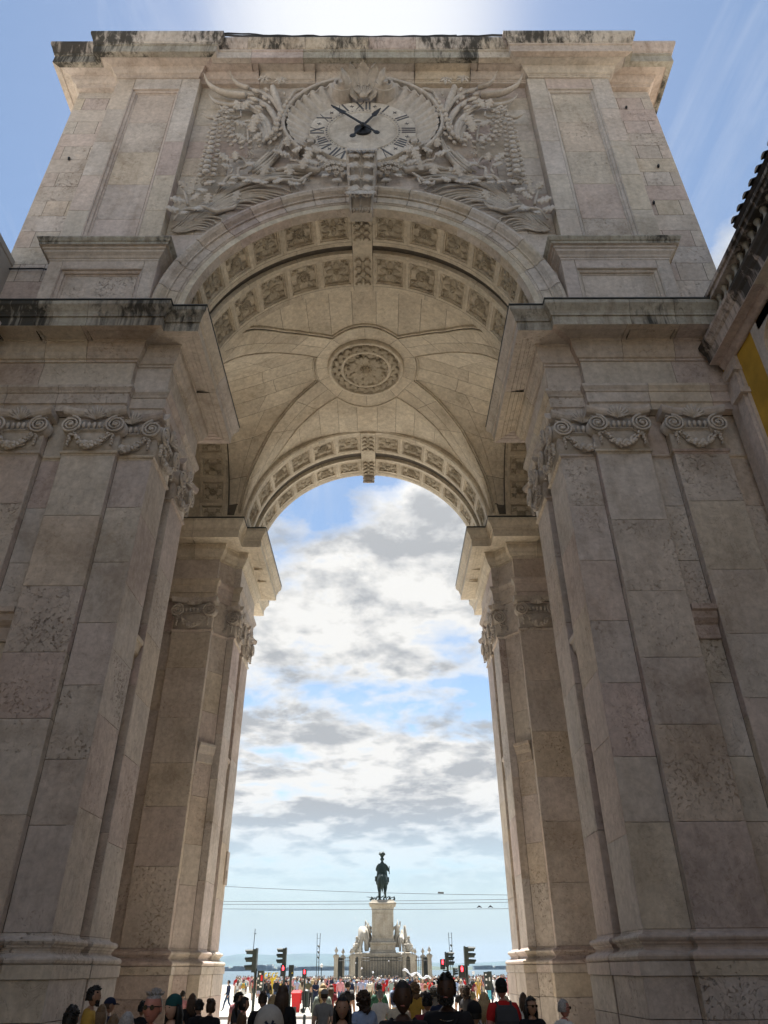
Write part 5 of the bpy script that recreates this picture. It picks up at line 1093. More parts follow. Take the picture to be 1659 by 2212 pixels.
# keystone console over the arch
KS = mobj('keystone', [], [], M['carved'], ARCH); q = MB(); n = 22; vs = []
for i in range(n + 1):
    u = i / n; z = 24.75 - 2.55 * u; w = 0.52 - 0.17 * u
    pr_ = 0.62 * (0.55 + 0.45 * math.cos(u * PI * 1.0)) + 0.16 * math.exp(-((u - 0.80) / 0.10) ** 2) + 0.10 * math.exp(-((u - 0.12) / 0.09) ** 2)
    for v, dp in ((-1, 1), (-1, 0), (-0.84, -0.02), (-0.82, 0.06), (-0.5, 0.02), (-0.12, 0.05), (0, 0), (0.12, 0.05), (0.5, 0.02), (0.82, 0.06), (0.84, -0.02), (1, 0), (1, 1)):
        vs.append((v * w, 14.35 if dp == 1 else 14.05 - pr_ + dp, z))
q.add(vs, [(13 * i + j, 13 * i + 13 + j, 13 * i + 14 + j, 13 * i + 1 + j) for i in range(n) for j in range(12)] + [tuple(13 * n + j for j in range(12, -1, -1)), tuple(range(13))])
KS.data = mk_mesh('keystone', q.v, q.f, M['carved'])
for s in (-1, 1):
    for z, L, a, y in ((24.4, .45, 250, 13.36), (24.0, .5, 250, 13.45), (23.55, .5, 255, 13.6), (23.1, .5, 258, 13.68), (22.75, .42, 262, 13.66)):
        an = R(a) if s < 0 else PI - R(a); inst('leaf', oak, KS, face_mw(s * 0.16, z, y, an, L, .05))
for k in range(7):
    x = -0.42 + 0.14 * k; inst('leaf', oak, KS, face_mw(x * .9, 24.55, 13.33, R(270) + x * .3, 0.34, .25)); inst('leaf', oak, KS, face_mw(x * .75, 22.72, 13.62, R(270) + x * .4, 0.36, .15))
q = MB()
for k in range(8): q.sph((-0.32 + 0.092 * k, 13.98, 22.28), 0.055, 0.07, 0.09, 6, 4)
q.build('bead_row', M['carved'], KS, True)
# ================================================================ street houses flanking the arch
M['ochre'] = plain('ochre yellow render', (0.50, 0.30, 0.035), 0.85, var=0.25, scale=1.1, bump=0.2)
M['tile'] = plain('blackened roof tile', (0.035, 0.028, 0.025), 0.85, var=0.5, scale=5)
M['tileend'] = plain('tile mortar ends', (0.26, 0.23, 0.20), 0.9, var=0.4, scale=6)
M['frame'] = plain('dark navy door paint', (0.008, 0.012, 0.028), 0.45)
M['glass'] = plain('window glass', (0.03, 0.04, 0.05), 0.08, spec=0.8, var=0.05)
M['render'] = plain('warm grey render', (0.36, 0.33, 0.30), 0.85, var=0.12, scale=2)
def baluster_mesh():
    q = MB(); q.lathe([(0.075, 0), (0.075, 0.06), (0.05, 0.08), (0.045, 0.12), (0.085, 0.20), (0.10, 0.28), (0.085, 0.38), (0.05, 0.50), (0.045, 0.60), (0.07, 0.63), (0.07, 0.66), (0.085, 0.67), (0.085, 0.74)], 10); return q.mesh('baluster', M['crown2'], True)
BAL = baluster_mesh()
def street_house(side, lab, tall=False):
    s = side; X = 9.8
    H = empty('street_house', (s * (X + 4), -8, 0), lab, 'building')
    y0, y1 = -70.0, 13.15
    # rendered wall with stone quoin and window surrounds
    q = MB(); q.box(min(s * (X + 0.06), s * (X + 10)), max(s * (X + 0.06), s * (X + 10)), y0, 14.2, 0, 15.6); q.build('wall', M['ochre'], H)
    q = MB(); q.box(min(s * (X - 0.02), s * (X + .3)), max(s * (X - 0.02), s * (X + .3)), 13.42, 14.3, 0, 15.3); q.build('quoin', M['stone'], H)
    wy = [11.45 - 3.55 * i for i in range(12)]
    for fl, (zb, zt) in enumerate(((0.2, 3.6), (5.0, 8.2), (9.0, 11.6), (12.4, 14.85))):
        for i, y in enumerate(wy):
            hw = 0.72
            q = MB(); xs = sorted((s * (X - 0.05), s * (X + 0.3)))
            q.box(*xs, y - hw - 0.30, y - hw, zb, zt + 0.02); q.box(*xs, y + hw, y + hw + 0.30, zb, zt + 0.02)
            n = 8; arc = []
            for k in range(n + 1):
                a = PI * k / n; arc.append((y + hw * math.cos(a), zt - 0.55 + 0.55 * math.sin(a)))
            for k in range(n):
                (ya, za), (yb, zb2) = arc[k], arc[k + 1]
                q.add([(x, yy, zz) for x in xs for yy, zz in ((ya, za), (yb, zb2), (yb + (0.01 if k > 3 else -.0), zt + 0.30), (ya, zt + 0.30))], [(0, 1, 2, 3), (7, 6, 5, 4), (0, 4, 5, 1), (3, 2, 6, 7)])
            q.box(*xs, y - hw - 0.3, y + hw + 0.3, zt + 0.02, zt + 0.30)
            q.box(*sorted((s * (X - 0.12), s * (X + 0.3))), y - hw - 0.36, y + hw + 0.36, zb - 0.14, zb)
            f = q.build('window_surround', M['stone'], H)
            q = MB(); xf = sorted((s * (X + 0.10), s * (X + 0.16))); xg = sorted((s * (X + 0.17), s * (X + 0.19)))
            for (a, b_, c, d) in ((y - hw, y - hw + 0.12, zb, zt), (y + hw - 0.12, y + hw, zb, zt), (y - 0.06, y + 0.06, zb, zt), (y - hw, y + hw, zb, zb + 0.14), (y - hw, y + hw, zt - 0.12, zt), (y - hw, y + hw, zb + (zt - zb) * .62, zb + (zt - zb) * .62 + 0.07)): q.box(*xf, a, b_, c, d)
            q.build('window_frame', M['frame'], f)
            q = MB(); q.box(*xg, y - hw, y + hw, zb, zt); q.build('pane', M['glass'], f)
    pth = [(X + 0.05, 14.0), (X + 0.05, y0)] ; pth = pth[::-1] if s > 0 else [(-X - 0.05, y0), (-X - 0.05, 14.0)]
    # outward must face the street: right house looks to -x, left house to +x
    if s > 0: pth = [(X + 0.05, 14.0), (X + 0.05, y0)]
    mo = lambda: random.choice([M['stone'], M['stone_smooth']])
    sweep(H, 'string_course', pth, [(0, 4.1), (0.1, 4.12), (0.1, 4.4), (0.16, 4.44), (0.16, 4.55), (0, 4.6)], M['stone'], piece=6, matfn=mo)
    sweep(H, 'bed_moulding', pth, [(0, 15.28), (0.05, 15.28), (0.10, 15.32), (0.15, 15.40), (0.17, 15.44), (0.17, 15.49), (0.22, 15.50), (0.42, 15.50), (0.42, 15.52)], M['stone'], piece=2.8, matfn=mo)
    sweep(H, 'cornice', pth, [(0.42, 15.52), (0.44, 15.78), (0.50, 15.85), (0.52, 15.92), (0.58, 16.02), (0.58, 16.12), (0.54, 16.16), (0.0, 16.2)], M['crown3'], piece=2.2)
    q = MB(); q.box(*sorted((s * (X - 0.22), s * (X + 0.12))), y0, 13.6, 16.18, 16.42); q.build('balustrade_plinth', M['crown2'], H)
    q = MB(); q.box(*sorted((s * (X - 0.24), s * (X + 0.14))), y0, 13.9, 17.16, 17.30); q.box(*sorted((s * (X - 0.30), s * (X + 0.2))), y0, 13.9, 17.30, 17.42); q.build('balustrade_rail', M['crown3'], H)
    k = 0; y = 13.1
    while y > -6:
        if k % 12 == 11: q = MB(); q.box(*sorted((s * (X - 0.24), s * (X + 0.14))), y - 0.35, y + 0.05, 16.42, 17.16); q.build('balustrade_pier', M['crown2'], H); y -= 0.5
        else: inst('baluster', BAL, H, Matrix.Translation((s * (X - 0.05), y, 16.42))); y -= 0.33
        k += 1
    # attic storey and the tiled roof: rows of half-round tiles with open ends over the street
    q = MB(); q.box(*sorted((s * (X + 0.9), s * (X + 10))), y0, 13.6, 16.1, 17.75 if True else 0); q.box(*sorted((s * (X + 0.7), s * (X + 10))), y0, 11.7, 16.1, 18.62); q.build('attic_wall', M['stone_smooth'], H)
    for (xe, ze, ya, yb, slope) in ((X + 0.30, 18.72, y0, 12.05, 0.55), (X + 0.62, 18.05, 11.95, 13.9, 0.55)):
        q = MB(); q.add([(s * xe, ya, ze - 0.02), (s * xe, yb, ze - 0.02), (s * (xe + 5), yb, ze + 5 * slope - 0.02), (s * (xe + 5), ya, ze + 5 * slope - 0.02), (s * (xe + .05), ya, ze - 0.14), (s * (xe + .05), yb, ze - 0.14), (s * (xe + 5), ya, ze - 0.2), (s * (xe + 5), yb, ze - 0.2)], [(0, 1, 2, 3), (0, 4, 5, 1), (4, 6, 7, 5), (1, 5, 7, 2)]); rf = q.build('roof', M['tile'], H)
        n = int((yb - ya) / 0.36)
        tm = MB(); L = 0.55
        for i in range(9):
            pass
        for i in range(n):
            yy = yb - 0.18 - 0.36 * i
            if yy < 1.0: break
            q = MB(); m = 7; vs = []
            for (t_, dz) in ((0, 0), (0.45, 0.0), (0.45, -0.03), (4.5, 0.0)):
                for k2 in range(m): a = PI * k2 / (m - 1); vs.append((s * (xe - 0.07 + t_), yy + 0.11 * math.cos(a), ze - 0.02 + t_ * slope + dz + 0.10 * math.sin(a)))
            q.add(vs, [(j * m + k2, j * m + k2 + 1, (j + 1) * m + k2 + 1, (j + 1) * m + k2) for j in range(3) for k2 in range(m - 1)]); q.add(vs[:m], [tuple(range(m))], 1)
            q.build('tile', [M['tile'], M['tileend']], rf)
    # stone strip with collars at the junction with the arch
    q = MB(); q.box(*sorted((s * (X - 0.10), s * (X + 0.1))), 13.5, 13.85, 0, 14.9); q.box(*sorted((s * (X - 0.2), s * (X + 0.1))), 13.38, 13.92, 14.0, 14.16); q.box(*sorted((s * (X - 0.17), s * (X + 0.1))), 13.40, 13.90, 14.78, 14.92); q.build('quoin_strip', M['stone_smooth'], H)
    return H
street_house(1, 'ochre yellow street house with balustrade and dark tiled eaves, on the right of the arch')
hl = empty('street_house', (-14, -8, 0), 'grey rendered house wall at the left edge beside the attic of the arch', 'building')
q = MB(); q.box(-20, -9.86, -70, 14.1, 0, 16.2); q.build('wall', M['ochre'], hl)
q = MB(); q.box(-20, -10.75, -70, 15.5, 16.2, 20.4); q.build('attic_wall', M['render'], hl)
sweep(hl, 'cornice', [(-9.86, -70), (-9.86, 13.05)], [(0, 14.85), (0.1, 14.95), (0.2, 15.3), (0.42, 15.5), (0.44, 15.78), (0.58, 16.02), (0.58, 16.14), (0, 16.2)], M['stone'], piece=2.5)
sweep(hl, 'eaves', [(-10.75, -70), (-10.75, 15.4)], [(0, 20.2), (0.03, 20.22), (0.03, 20.44), (0, 20.46)], M['render'], piece=6)
for i in range(10):
    y = 10.9 - 3.55 * i
    for zb, zt in ((0.2, 3.6), (5.0, 8.2), (9.0, 11.6), (12.3, 14.4)):
        q = MB(); q.box(-9.9, -9.78, y - 1.0, y + 1.0, zb - 0.1, zt + 0.3); w = q.build('window_surround', M['stone'], hl); q = MB(); q.box(-9.80, -9.76, y - 0.72, y + 0.72, zb, zt); q.build('pane', M['glass'], w)
# ================================================================ monument in the square
MX, MY, MG = 0.62, 118.0, -0.62
M['mon'] = stone('monument limestone', [(0.42, 0.375, 0.30), (0.44, 0.40, 0.33), (0.40, 0.36, 0.29)], pit=0.2, streak=0.5)
M['monwhite'] = stone('white carved marble', [(0.47, 0.44, 0.38), (0.45, 0.42, 0.36)], pit=0.0, streak=0.35, vein=0)
M['bronze'] = plain('green bronze', (0.014, 0.027, 0.023), 0.55, metal=0.3, var=0.4, scale=1.5)
M['iron'] = plain('dark iron railing', (0.02, 0.025, 0.025), 0.5)
def skin_mesh(name, verts, edges, radii, mat, levels=1, root=0):
    me = bpy.data.meshes.new(name); me.from_pydata([tuple(v) for v in verts], edges, []); o = bpy.data.objects.new(name, me); col.objects.link(o)
    md = o.modifiers.new('s', 'SKIN'); md.use_smooth_shade = True
    for i, sv in enumerate(me.skin_vertices[0].data):
        r = radii[i]; sv.radius = r if isinstance(r, tuple) else (r, r); sv.use_root = (i == root)
    sb = o.modifiers.new('u', 'SUBSURF'); sb.levels = levels; sb.render_levels = levels
    dg = bpy.context.evaluated_depsgraph_get(); m2 = bpy.data.meshes.new_from_object(o.evaluated_get(dg), depsgraph=dg); bpy.data.objects.remove(o)
    m2.name = name; m2.materials.clear()
    for m in (mat if isinstance(mat, list) else [mat]): m2.materials.append(m)
    m2.polygons.foreach_set('use_smooth', [True] * len(m2.polygons)); return m2
def horse(name, S, mat, elephant=False, root_mw=None, parent=None):
    """stands along +y (away), seen from behind"""
    hh = 1.0
    if not elephant:
        V = [(0, 0, 1.38), (0, 0.45, 1.36), (0, 0.95, 1.38), (0, 1.3, 1.62), (0, 1.55, 2.0), (0, 1.72, 2.2), (0, 2.02, 1.98), (0, 2.15, 1.82),
             (-0.17, -0.02, 1.0), (-0.19, 0.08, 0.72), (-0.18, -0.12, 0.45), (-0.18, -0.04, 0.08), (0.17, -0.02, 1.0), (0.19, 0.02, 0.72), (0.18, -0.22, 0.45), (0.18, -0.16, 0.08),
             (-0.15, 1.0, 0.95), (-0.15, 1.02, 0.55), (-0.15, 1.0, 0.08), (0.15, 1.05, 0.95), (0.15, 1.35, 0.75), (0.15, 1.32, 0.40),
             (0, -0.26, 1.42), (0, -0.36, 1.15), (0, -0.34, 0.75), (0, -0.30, 0.45)]
        E_ = [(0, 1), (1, 2), (2, 3), (3, 4), (4, 5), (5, 6), (6, 7), (0, 8), (8, 9), (9, 10), (10, 11), (0, 12), (12, 13), (13, 14), (14, 15), (2, 16), (16, 17), (17, 18), (2, 19), (19, 20), (20, 21), (0, 22), (22, 23), (23, 24), (24, 25)]
        r = [(0.30, 0.30), .31, .30, .22, .15, .14, .10, .08, .17, .12, .065, .06, .17, .12, .065, .06, .12, .08, .06, .12, .08, .06, .06, .09, .08, .03]
    else:
        V = [(0, 0, 1.5), (0, 0.6, 1.6), (0, 1.2, 1.6), (0, 1.7, 1.8), (0, 1.95, 1.5), (0, 2.0, 1.0), (0, 2.1, 0.7), (-0.28, -0.02, 1.0), (-0.3, 0, 0.5), (-0.3, 0, 0.1), (0.28, -0.02, 1.0), (0.3, 0, 0.5), (0.3, 0, 0.1), (-0.3, 1.2, 0.9), (-0.3, 1.2, 0.1), (0.3, 1.2, 0.9), (0.3, 1.2, 0.1), (0, -0.42, 1.5), (0, -0.45, 0.9)]
        E_ = [(0, 1), (1, 2), (2, 3), (3, 4), (4, 5), (5, 6), (0, 7), (7, 8), (8, 9), (0, 10), (10, 11), (11, 12), (2, 13), (13, 14), (2, 15), (15, 16), (0, 17), (17, 18)]
        r = [.50, .56, .52, .36, .2, .13, .08, .24, .18, .17, .24, .18, .17, .2, .16, .2, .16, .08, .05]
    return skin_mesh(name, [Vector(v) * S for v in V], E_, [(x[0] * S, x[1] * S) if isinstance(x, tuple) else x * S for x in r], mat, 2)
def robed(name, H, mat, lean=0.0, arm=None, wings=False):
    S = H / 1.75
    V = [(0, 0, 0.95), (0, 0, 1.15), (lean * .5, 0.02, 1.38), (lean * .7, 0.02, 1.52), (lean * .8, 0.03, 1.66), (-0.10, 0, 0.5), (-0.12, 0, 0.05), (0.10, 0.05, 0.5), (0.14, 0.05, 0.05), (-0.22, 0.02, 1.36), (-0.30, 0.1, 1.1), (-0.2, 0.25, 1.0), (0.22, 0.02, 1.38), (0.34, 0.1, 1.5), (0.38, 0.15, 1.8)]
    E_ = [(0, 1), (1, 2), (2, 3), (3, 4), (0, 5), (5, 6), (0, 7), (7, 8), (2, 9), (9, 10), (10, 11), (2, 12), (12, 13), (13, 14)]
    r = [.19, .16, .17, .06, .11, .19, .22, .19, .22, .08, .06, .04, .08, .06, .04]
    return skin_mesh(name, [Vector(v) * S for v in V], E_, [x * S for x in r], mat, 1)
MON = empty('monument_base', (MX, MY, MG), 'tall pale stone pedestal with carved groups rising in the middle of the square', 'monument')
def mbx(name, w, d, z0, z1, mat, pr=None, cx_=0, cy_=0):
    q = MB(); q.box(MX + cx_ - w / 2, MX + cx_ + w / 2, MY + cy_ - d / 2, MY + cy_ + d / 2, z0, z1)
    return q.build(name, mat, MON)
def prism(name, prof, ratio=1.25, mat=None, parent=None, c=(0, 0)):
    """rectangular profile of (half width, z)"""
    q = MB(); vs = []
    for r, z in prof: vs += [(MX + c[0] + sx * r, MY + c[1] + sy * r * ratio, z) for sx, sy in ((-1, -1), (1, -1), (1, 1), (-1, 1))]
    q.add(vs, [(4 * i + j, 4 * i + (j + 1) % 4, 4 * i + 4 + (j + 1) % 4, 4 * i + 4 + j) for i in range(len(prof) - 1) for j in range(4)] + [tuple(range(4 * len(prof) - 4, 4 * len(prof)))])
    return q.build(name, mat or M['mon'], parent or MON)
prism('platform', [(6.4, MG), (6.4, MG + 0.4), (6.0, MG + 0.42), (6.0, 0.3), (5.6, 0.32), (5.6, 0.9)], 0.8)
prism('plinth', [(3.75, 0.9), (3.75, 3.35), (3.9, 3.42), (3.9, 3.72), (3.7, 3.8)], 0.8)
prism('pedestal_base', [(1.82, 3.8), (1.82, 4.0), (1.74, 4.05), (1.74, 4.75), (1.86, 4.85), (1.86, 5.0), (1.66, 5.12), (1.60, 5.3), (1.54, 5.45)], 1.5)
sf = prism('pedestal_shaft', [(1.52, 5.4), (1.52, 9.0)], 1.5)
q = MB()
for (a, b_, c, d) in ((-1.25, -1.12, 5.7, 8.6), (1.12, 1.25, 5.7, 8.6), (-1.25, 1.25, 8.5, 8.62), (-1.25, 1.25, 5.68, 5.8)): q.box(MX + a, MX + b_, MY - 2.34, MY - 2.25, c, d)
q.build('panel_frame', M['mon'], sf)
prism('pedestal_cornice', [(1.52, 8.95), (1.56, 9.0), (1.56, 9.15), (1.62, 9.25), (1.66, 9.55), (1.92, 9.66), (1.94, 9.85), (1.7, 9.95), (1.55, 10.2), (1.5, 10.22)], 1.4)
for s in (-1, 1):                                                    # carved groups
    me = horse('elephant' if s < 0 else 'marble_horse', 1.55 if s < 0 else 1.25, M['monwhite'], s < 0)
    o = inst('elephant_carving' if s < 0 else 'horse_carving', me, MON, Matrix.Translation((MX + (-2.62 if s < 0 else 2.55), MY - 1.8, 3.8)) @ Matrix.Rotation(R(-6 * s), 4, 'Z'))
    fg = robed('robed_figure', 3.3, M['monwhite'], 0.1); inst('robed_figure', fg, MON, Matrix.Translation((MX + s * 2.0, MY - 0.6, 4.3)) @ Matrix.Rotation(0.5 * s, 4, 'Z') @ Matrix.Scale(s, 4, (1, 0, 0)))
    q = MB(); q.tube([(MX + s * 1.75 + (0.1 if s < 0 else 0.6), MY - 1.6, 6.2), (MX + s * 2.0 + (.1 if s < 0 else .6) * 0, MY - 1.5, 6.9), (MX + s * 2.15 - (0.3 if s < 0 else 0.0), MY - 1.3, 7.8)], [0.30, 0.24, 0.05], 6, flat=.5); q.build('wing' if s > 0 else 'raised_trumpet', M['monwhite'], MON, True)
    if s > 0: q = MB(); q.tube([(MX + 3.3, MY - 0.6, 4.0), (MX + 3.25, MY - .6, 5.5), (MX + 3.1, MY - .6, 7.1)], [0.3, .26, .18], 7); q.build('draped_staff', M['monwhite'], MON, True)
    q = MB()
    rnd = random.Random(8 + s)
    for k in range(14): q.sph((MX + s * rnd.uniform(3.0, 4.0), MY - rnd.uniform(1.4, 2.4), 3.9 + rnd.uniform(0, 1.2) * (1 - 0.3 * k / 14)), rnd.uniform(.2, .42), rnd.uniform(.2, .4), rnd.uniform(.2, .42), 7, 5)
    q.sph((MX + s * 3.62, MY - 1.9, 5.55), .2, .2, .24, 8, 6); q.tube([(MX + s * 3.6, MY - 1.9, 4.2), (MX + s * 3.55, MY - 1.9, 5.0), (MX + s * 3.6, MY - 1.9, 5.4)], [0.4, 0.36, 0.1], 8)
    q.build('crouching_figure', M['monwhite'], MON, True)
# railing: stone piers with urns, iron bars between
RX = [-6.2, -3.35, -2.6, 3.9 - .62 + .0, 4.55 - .62 + .62, 6.8]
PIERS = [(-6.25, -5.2, .27), (-3.98, -5.5, .32), (-3.1, -3.9, .22), (2.95, -3.9, .22), (3.98, -5.5, .32), (6.25, -5.2, .27), (-5.7, 2.5, .24), (5.75, 2.5, .24), (-4.6, 4.2, .24), (4.7, 4.2, .24)]
for x, y, w in PIERS:
    q = MB(); X_, Y_ = MX + x, MY + y
    for h0, h1, k in ((MG, 0.25, 1.35), (0.25, 3.15, 1.0), (3.15, 3.25, 1.25), (3.25, 3.42, 1.5), (3.42, 3.55, 1.2)): q.box(X_ - w * k, X_ + w * k, Y_ - w * k, Y_ + w * k, h0, h1)
    o = q.build('railing_pier', M['mon'], MON)
    q = MB(); q.lathe([(0.16, 3.55), (0.08, 3.68), (0.07, 3.74), (0.20, 3.9), (0.25, 4.02), (0.17, 4.14), (0.19, 4.18), (0.08, 4.26), (0.10, 4.34), (0.03, 4.46)], 10, (X_, Y_, 0)); q.build('urn', M['monwhite'], o, True)
def rail(x0, y0, x1, y1, step=0.21):
    q = MB(); n = int(math.hypot(x1 - x0, y1 - y0) / step); z0, z1 = (-0.3, 3.2)
    for zz in (z0 + 0.5, z1 - 0.35, z1): q.tube([(MX + x0, MY + y0, zz), (MX + x1, MY + y1, zz)], 0.035, 4)
    g_ = tag(q.build('railing_rail', M['iron'], MON), kind='stuff')
    for i in range(n + 1):
        t_ = i / n; q = MB(); x, y = MX + x0 + (x1 - x0) * t_, MY + y0 + (y1 - y0) * t_; q.tube([(x, y, z0 + .2), (x, y, z1 + 0.12)], 0.028, 4); q.build('railing_bar', M['iron'], g_)
rail(-5.95, -5.2, -4.3, -5.45); rail(-2.85, -3.9, 2.7, -3.9); rail(4.3, -5.45, 5.95, -5.2); rail(-3.65, -5.3, -3.3, -4.0, .2); rail(3.65, -5.3, 3.2, -4.0, .2); rail(-6.2, -4.8, -5.75, 2.2, .35); rail(6.2, -4.8, 5.8, 2.2, .35)
# bronze rider
KNG = empty('equestrian_statue', (MX - 0.05, MY, 10.2), 'dark green bronze rider in a plumed helmet on horseback, on top of the stone pedestal', 'statue')
bm = Matrix.Translation((MX - 0.05, MY - 1.2, 10.25)) @ Matrix.Diagonal((1.42, 1.12, 1.27, 1))
inst('horse', horse('horse', 1.72, M['bronze']), KNG, bm)
S = 2.15
V = [(0, .75, 1.62), (0, .72, 1.85), (0, .7, 2.1), (0, .7, 2.28), (0, .7, 2.42), (-0.2, .85, 1.5), (-0.30, .95, 1.2), (-0.28, .9, .95), (0.2, .85, 1.5), (0.30, .95, 1.2), (0.28, .9, .95), (-0.24, .7, 2.08), (-0.33, .8, 1.85), (-0.15, 1.0, 1.75), (0.24, .7, 2.08), (0.36, .7, 1.86), (0.42, .72, 1.74)]
E_ = [(0, 1), (1, 2), (2, 3), (3, 4), (0, 5), (5, 6), (6, 7), (0, 8), (8, 9), (9, 10), (2, 11), (11, 12), (12, 13), (2, 14), (14, 15), (15, 16)]
r = [.19, .19, .20, .08, .11, .12, .10, .08, .12, .10, .08, .12, .10, .06, .12, .09, .06]
sk = skin_mesh('rider', [Vector((v[0] * 1.72, v[1] * 1.72, v[2] * 1.72)) for v in V], E_, [x * 1.72 for x in r], M['bronze'], 2); inst('rider', sk, KNG, bm)
q = MB(); q.sph((0, 1.2, 4.32), .22, .24, .2, 9, 6)
for k in range(9): a = k * .7; q.tube([(0, 1.2, 4.45), (0.12 * math.sin(a), 1.2 + 0.1 * math.cos(a), 4.75), (0.27 * math.sin(a), 1.15 + .2 * math.cos(a), 4.95 + 0.08 * math.sin(k * 2)), (0.33 * math.sin(a), 1.1 + .3 * math.cos(a), 4.8)], [0.07, .12, .13, .05], 6)
q.v = [bm @ v for v in q.v]; q.build('plumed_helmet', M['bronze'], KNG, True)
q = MB(); vs = []
for i in range(9):
    u = i / 8; w = 0.42 + 0.22 * u
    for j in range(9): a = PI * (j / 8 - 0.5) * 1.15; vs.append((w * math.sin(a) * (1 + .05 * math.sin(j * 2.3)), 1.2 - (0.30 + 0.42 * u) * math.cos(a) + 0.04 * math.sin(j * 3 + u * 4), 3.85 - 1.75 * u))
q.add(vs, [(i * 9 + j, i * 9 + j + 1, (i + 1) * 9 + j + 1, (i + 1) * 9 + j) for i in range(8) for j in range(8)]); q.v = [bm @ v for v in q.v]; q.build('cloak', M['bronze'], KNG, True)
q = MB(); q.tube([(0.74, 1.3, 2.75), (0.74, 1.25, 3.6)], 0.04, 6); q.box(-0.75, -0.5, .9, 1.5, 2.0, 2.5); q.box(0.5, 0.72, .9, 1.5, 1.9, 2.4); q.v = [bm @ v for v in q.v]; q.build('baton_and_stirrups', M['bronze'], KNG)
q = MB(); rnd = random.Random(2)
for k in range(16): x = -1.25 + 2.5 * k / 15; q.tube([(x, 0.2, 0), (x + rnd.uniform(-.2, .2), .2, 0.2), (x + rnd.uniform(-.3, .3), .2, rnd.uniform(.25, .5)), (x + rnd.uniform(-.4, .4), .2, rnd.uniform(.1, .4))], [0.08, .06, .05, .02], 5)
q.v = [bm @ v for v in q.v]; q.build('bramble', M['bronze'], KNG, True)

# ================================================================ street furniture
M['sig'] = plain('dark green signal housing', (0.018, 0.028, 0.024), 0.45, var=0.1)
M['sigred'] = plain('lit red signal figure', (0.6, 0.02, 0.02), 0.4, emit=((1.0, 0.02, 0.03), 5.0))
M['siglens'] = plain('unlit dark lens', (0.02, 0.02, 0.02), 0.2)
M['white'] = plain('white paint', (0.75, 0.75, 0.73), 0.5)
M['redplastic'] = plain('red bin plastic', (0.62, 0.012, 0.015), 0.4, var=0.06)
M['yellow'] = plain('yellow paint', (0.75, 0.50, 0.02), 0.5)
M['cyan'] = plain('light blue plastic bag', (0.10, 0.50, 0.62), 0.4)
def pole(mb, x, y, z0, z1, r=0.055, mi=0): mb.tube([(x, y, z0), (x, y, z1)], r, 8, mi)
def head3(mb, x, y, z0, h, side):
    """three-aspect signal seen side on: housing and long visors towards side (+1/-1)"""
    w = 0.16; mb.box(x - w / 2, x + w / 2, y - 0.14, y + 0.14, z0, z0 + h); mb.box(x - side * w / 2 - 0.03, x - side * w / 2 + 0.03, y - 0.2, y + 0.2, z0 - 0.03, z0 + h + 0.03)
    for i in range(3):
        zc_ = z0 + h * (i + 0.5) / 3; n = 8; vs = []
        for t_, rr in ((0.0, 0.125), (0.27, 0.11)):
            for k in range(n + 1): a = R(-25) + R(230) * k / n; vs.append((x + side * (w / 2 + t_ + (0.06 if t_ and k in range(2, 7) else 0)), y + rr * math.cos(a), zc_ + rr * math.sin(a)))
        mb.add(vs, [(k, k + 1, n + 2 + k, n + 1 + k) for k in range(n)]); mb.add([(v[0], v[1] * 1.0, v[2] + 0.012) for v in vs], [(k, n + 1 + k, n + 2 + k, k + 1) for k in range(n)])
def pedsig(parent, x, y, z, w=0.26, h=0.5, face=-1, lit=True):
    q = MB(); q.box(x - w / 2, x + w / 2, y - 0.10, y + 0.10, z, z + h); q.box(x - w / 2 - .01, x + w / 2 + .01, y - 0.20, y - 0.08, z + h - 0.02, z + h); q.box(x - w / 2 - .01, x + w / 2 + .01, y - 0.20, y - 0.08, z + h / 2 - 0.02, z + h / 2)
    o = q.build('pedestrian_signal', M['sig'], parent)
    q = MB(); zc_ = z + h * 0.72
    q.box(x - .025, x + .025, y - .115, y - .105, zc_ + .055, zc_ + .1); q.box(x - .045, x + .045, y - .115, y - .105, zc_ - .03, zc_ + .05); q.box(x - .035, x - .004, y - .115, y - .105, zc_ - .105, zc_ - .03); q.box(x + .004, x + .035, y - .115, y - .105, zc_ - .105, zc_ - .03)
    q.build('red_figure', M['sigred'], o)
    q = MB(); q.box(x - w / 2 + .03, x + w / 2 - .03, y - .106, y - .101, z + .03, z + h / 2 - .03); q.build('dark_lens', M['siglens'], o); return o
def light(x, y, z1, lab, build):
    T = empty('traffic_light', (x, y, gz(y)), lab, 'traffic light', 'traffic lights at the crossing'); q = MB(); pole(q, x, y, gz(y) - .1, z1, .06); q.lathe([(0.12, gz(y) - .05), (0.12, gz(y) + 0.18), (0.07, gz(y) + 0.24)], 10, (x, y, 0)); q.build('pole', M['sig'], T); build(T); return T
def b1(T):
    q = MB(); head3(q, -4.87, 36, 1.80, 0.85, -1); q.build('signal_head', M['sig'], T)
    q = MB(); q.box(-4.68, -4.42, 35.9, 36.15, 1.16, 1.86); o = q.build('signal_back', M['sig'], T)
    q = MB()
    for a, b_, c, d in ((-4.60, -4.52, 1.72, 1.78), (-4.66, -4.60, 1.55, 1.62), (-4.53, -4.45, 1.38, 1.45), (-4.64, -4.57, 1.34, 1.38), (-4.56, -4.47, 1.27, 1.33)): q.box(a, b_, 35.89, 35.898, c, d)
    q.build('sticker', M['white'], o); q = MB(); q.box(-4.53, -4.45, 35.89, 35.898, 1.5, 1.7); q.build('sticker', M['redplastic'], o)
    q = MB(); q.tube([(-4.95, 36, 2.62), (-4.94, 36, 3.4)], 0.015, 5); q.box(-4.96, -4.88, 35.98, 36.02, 3.2, 3.23); q.build('antenna_rod', M['sig'], T)
light(-4.78, 36, 1.95, 'nearest left traffic light, visors pointing left, thin rod on top', b1)
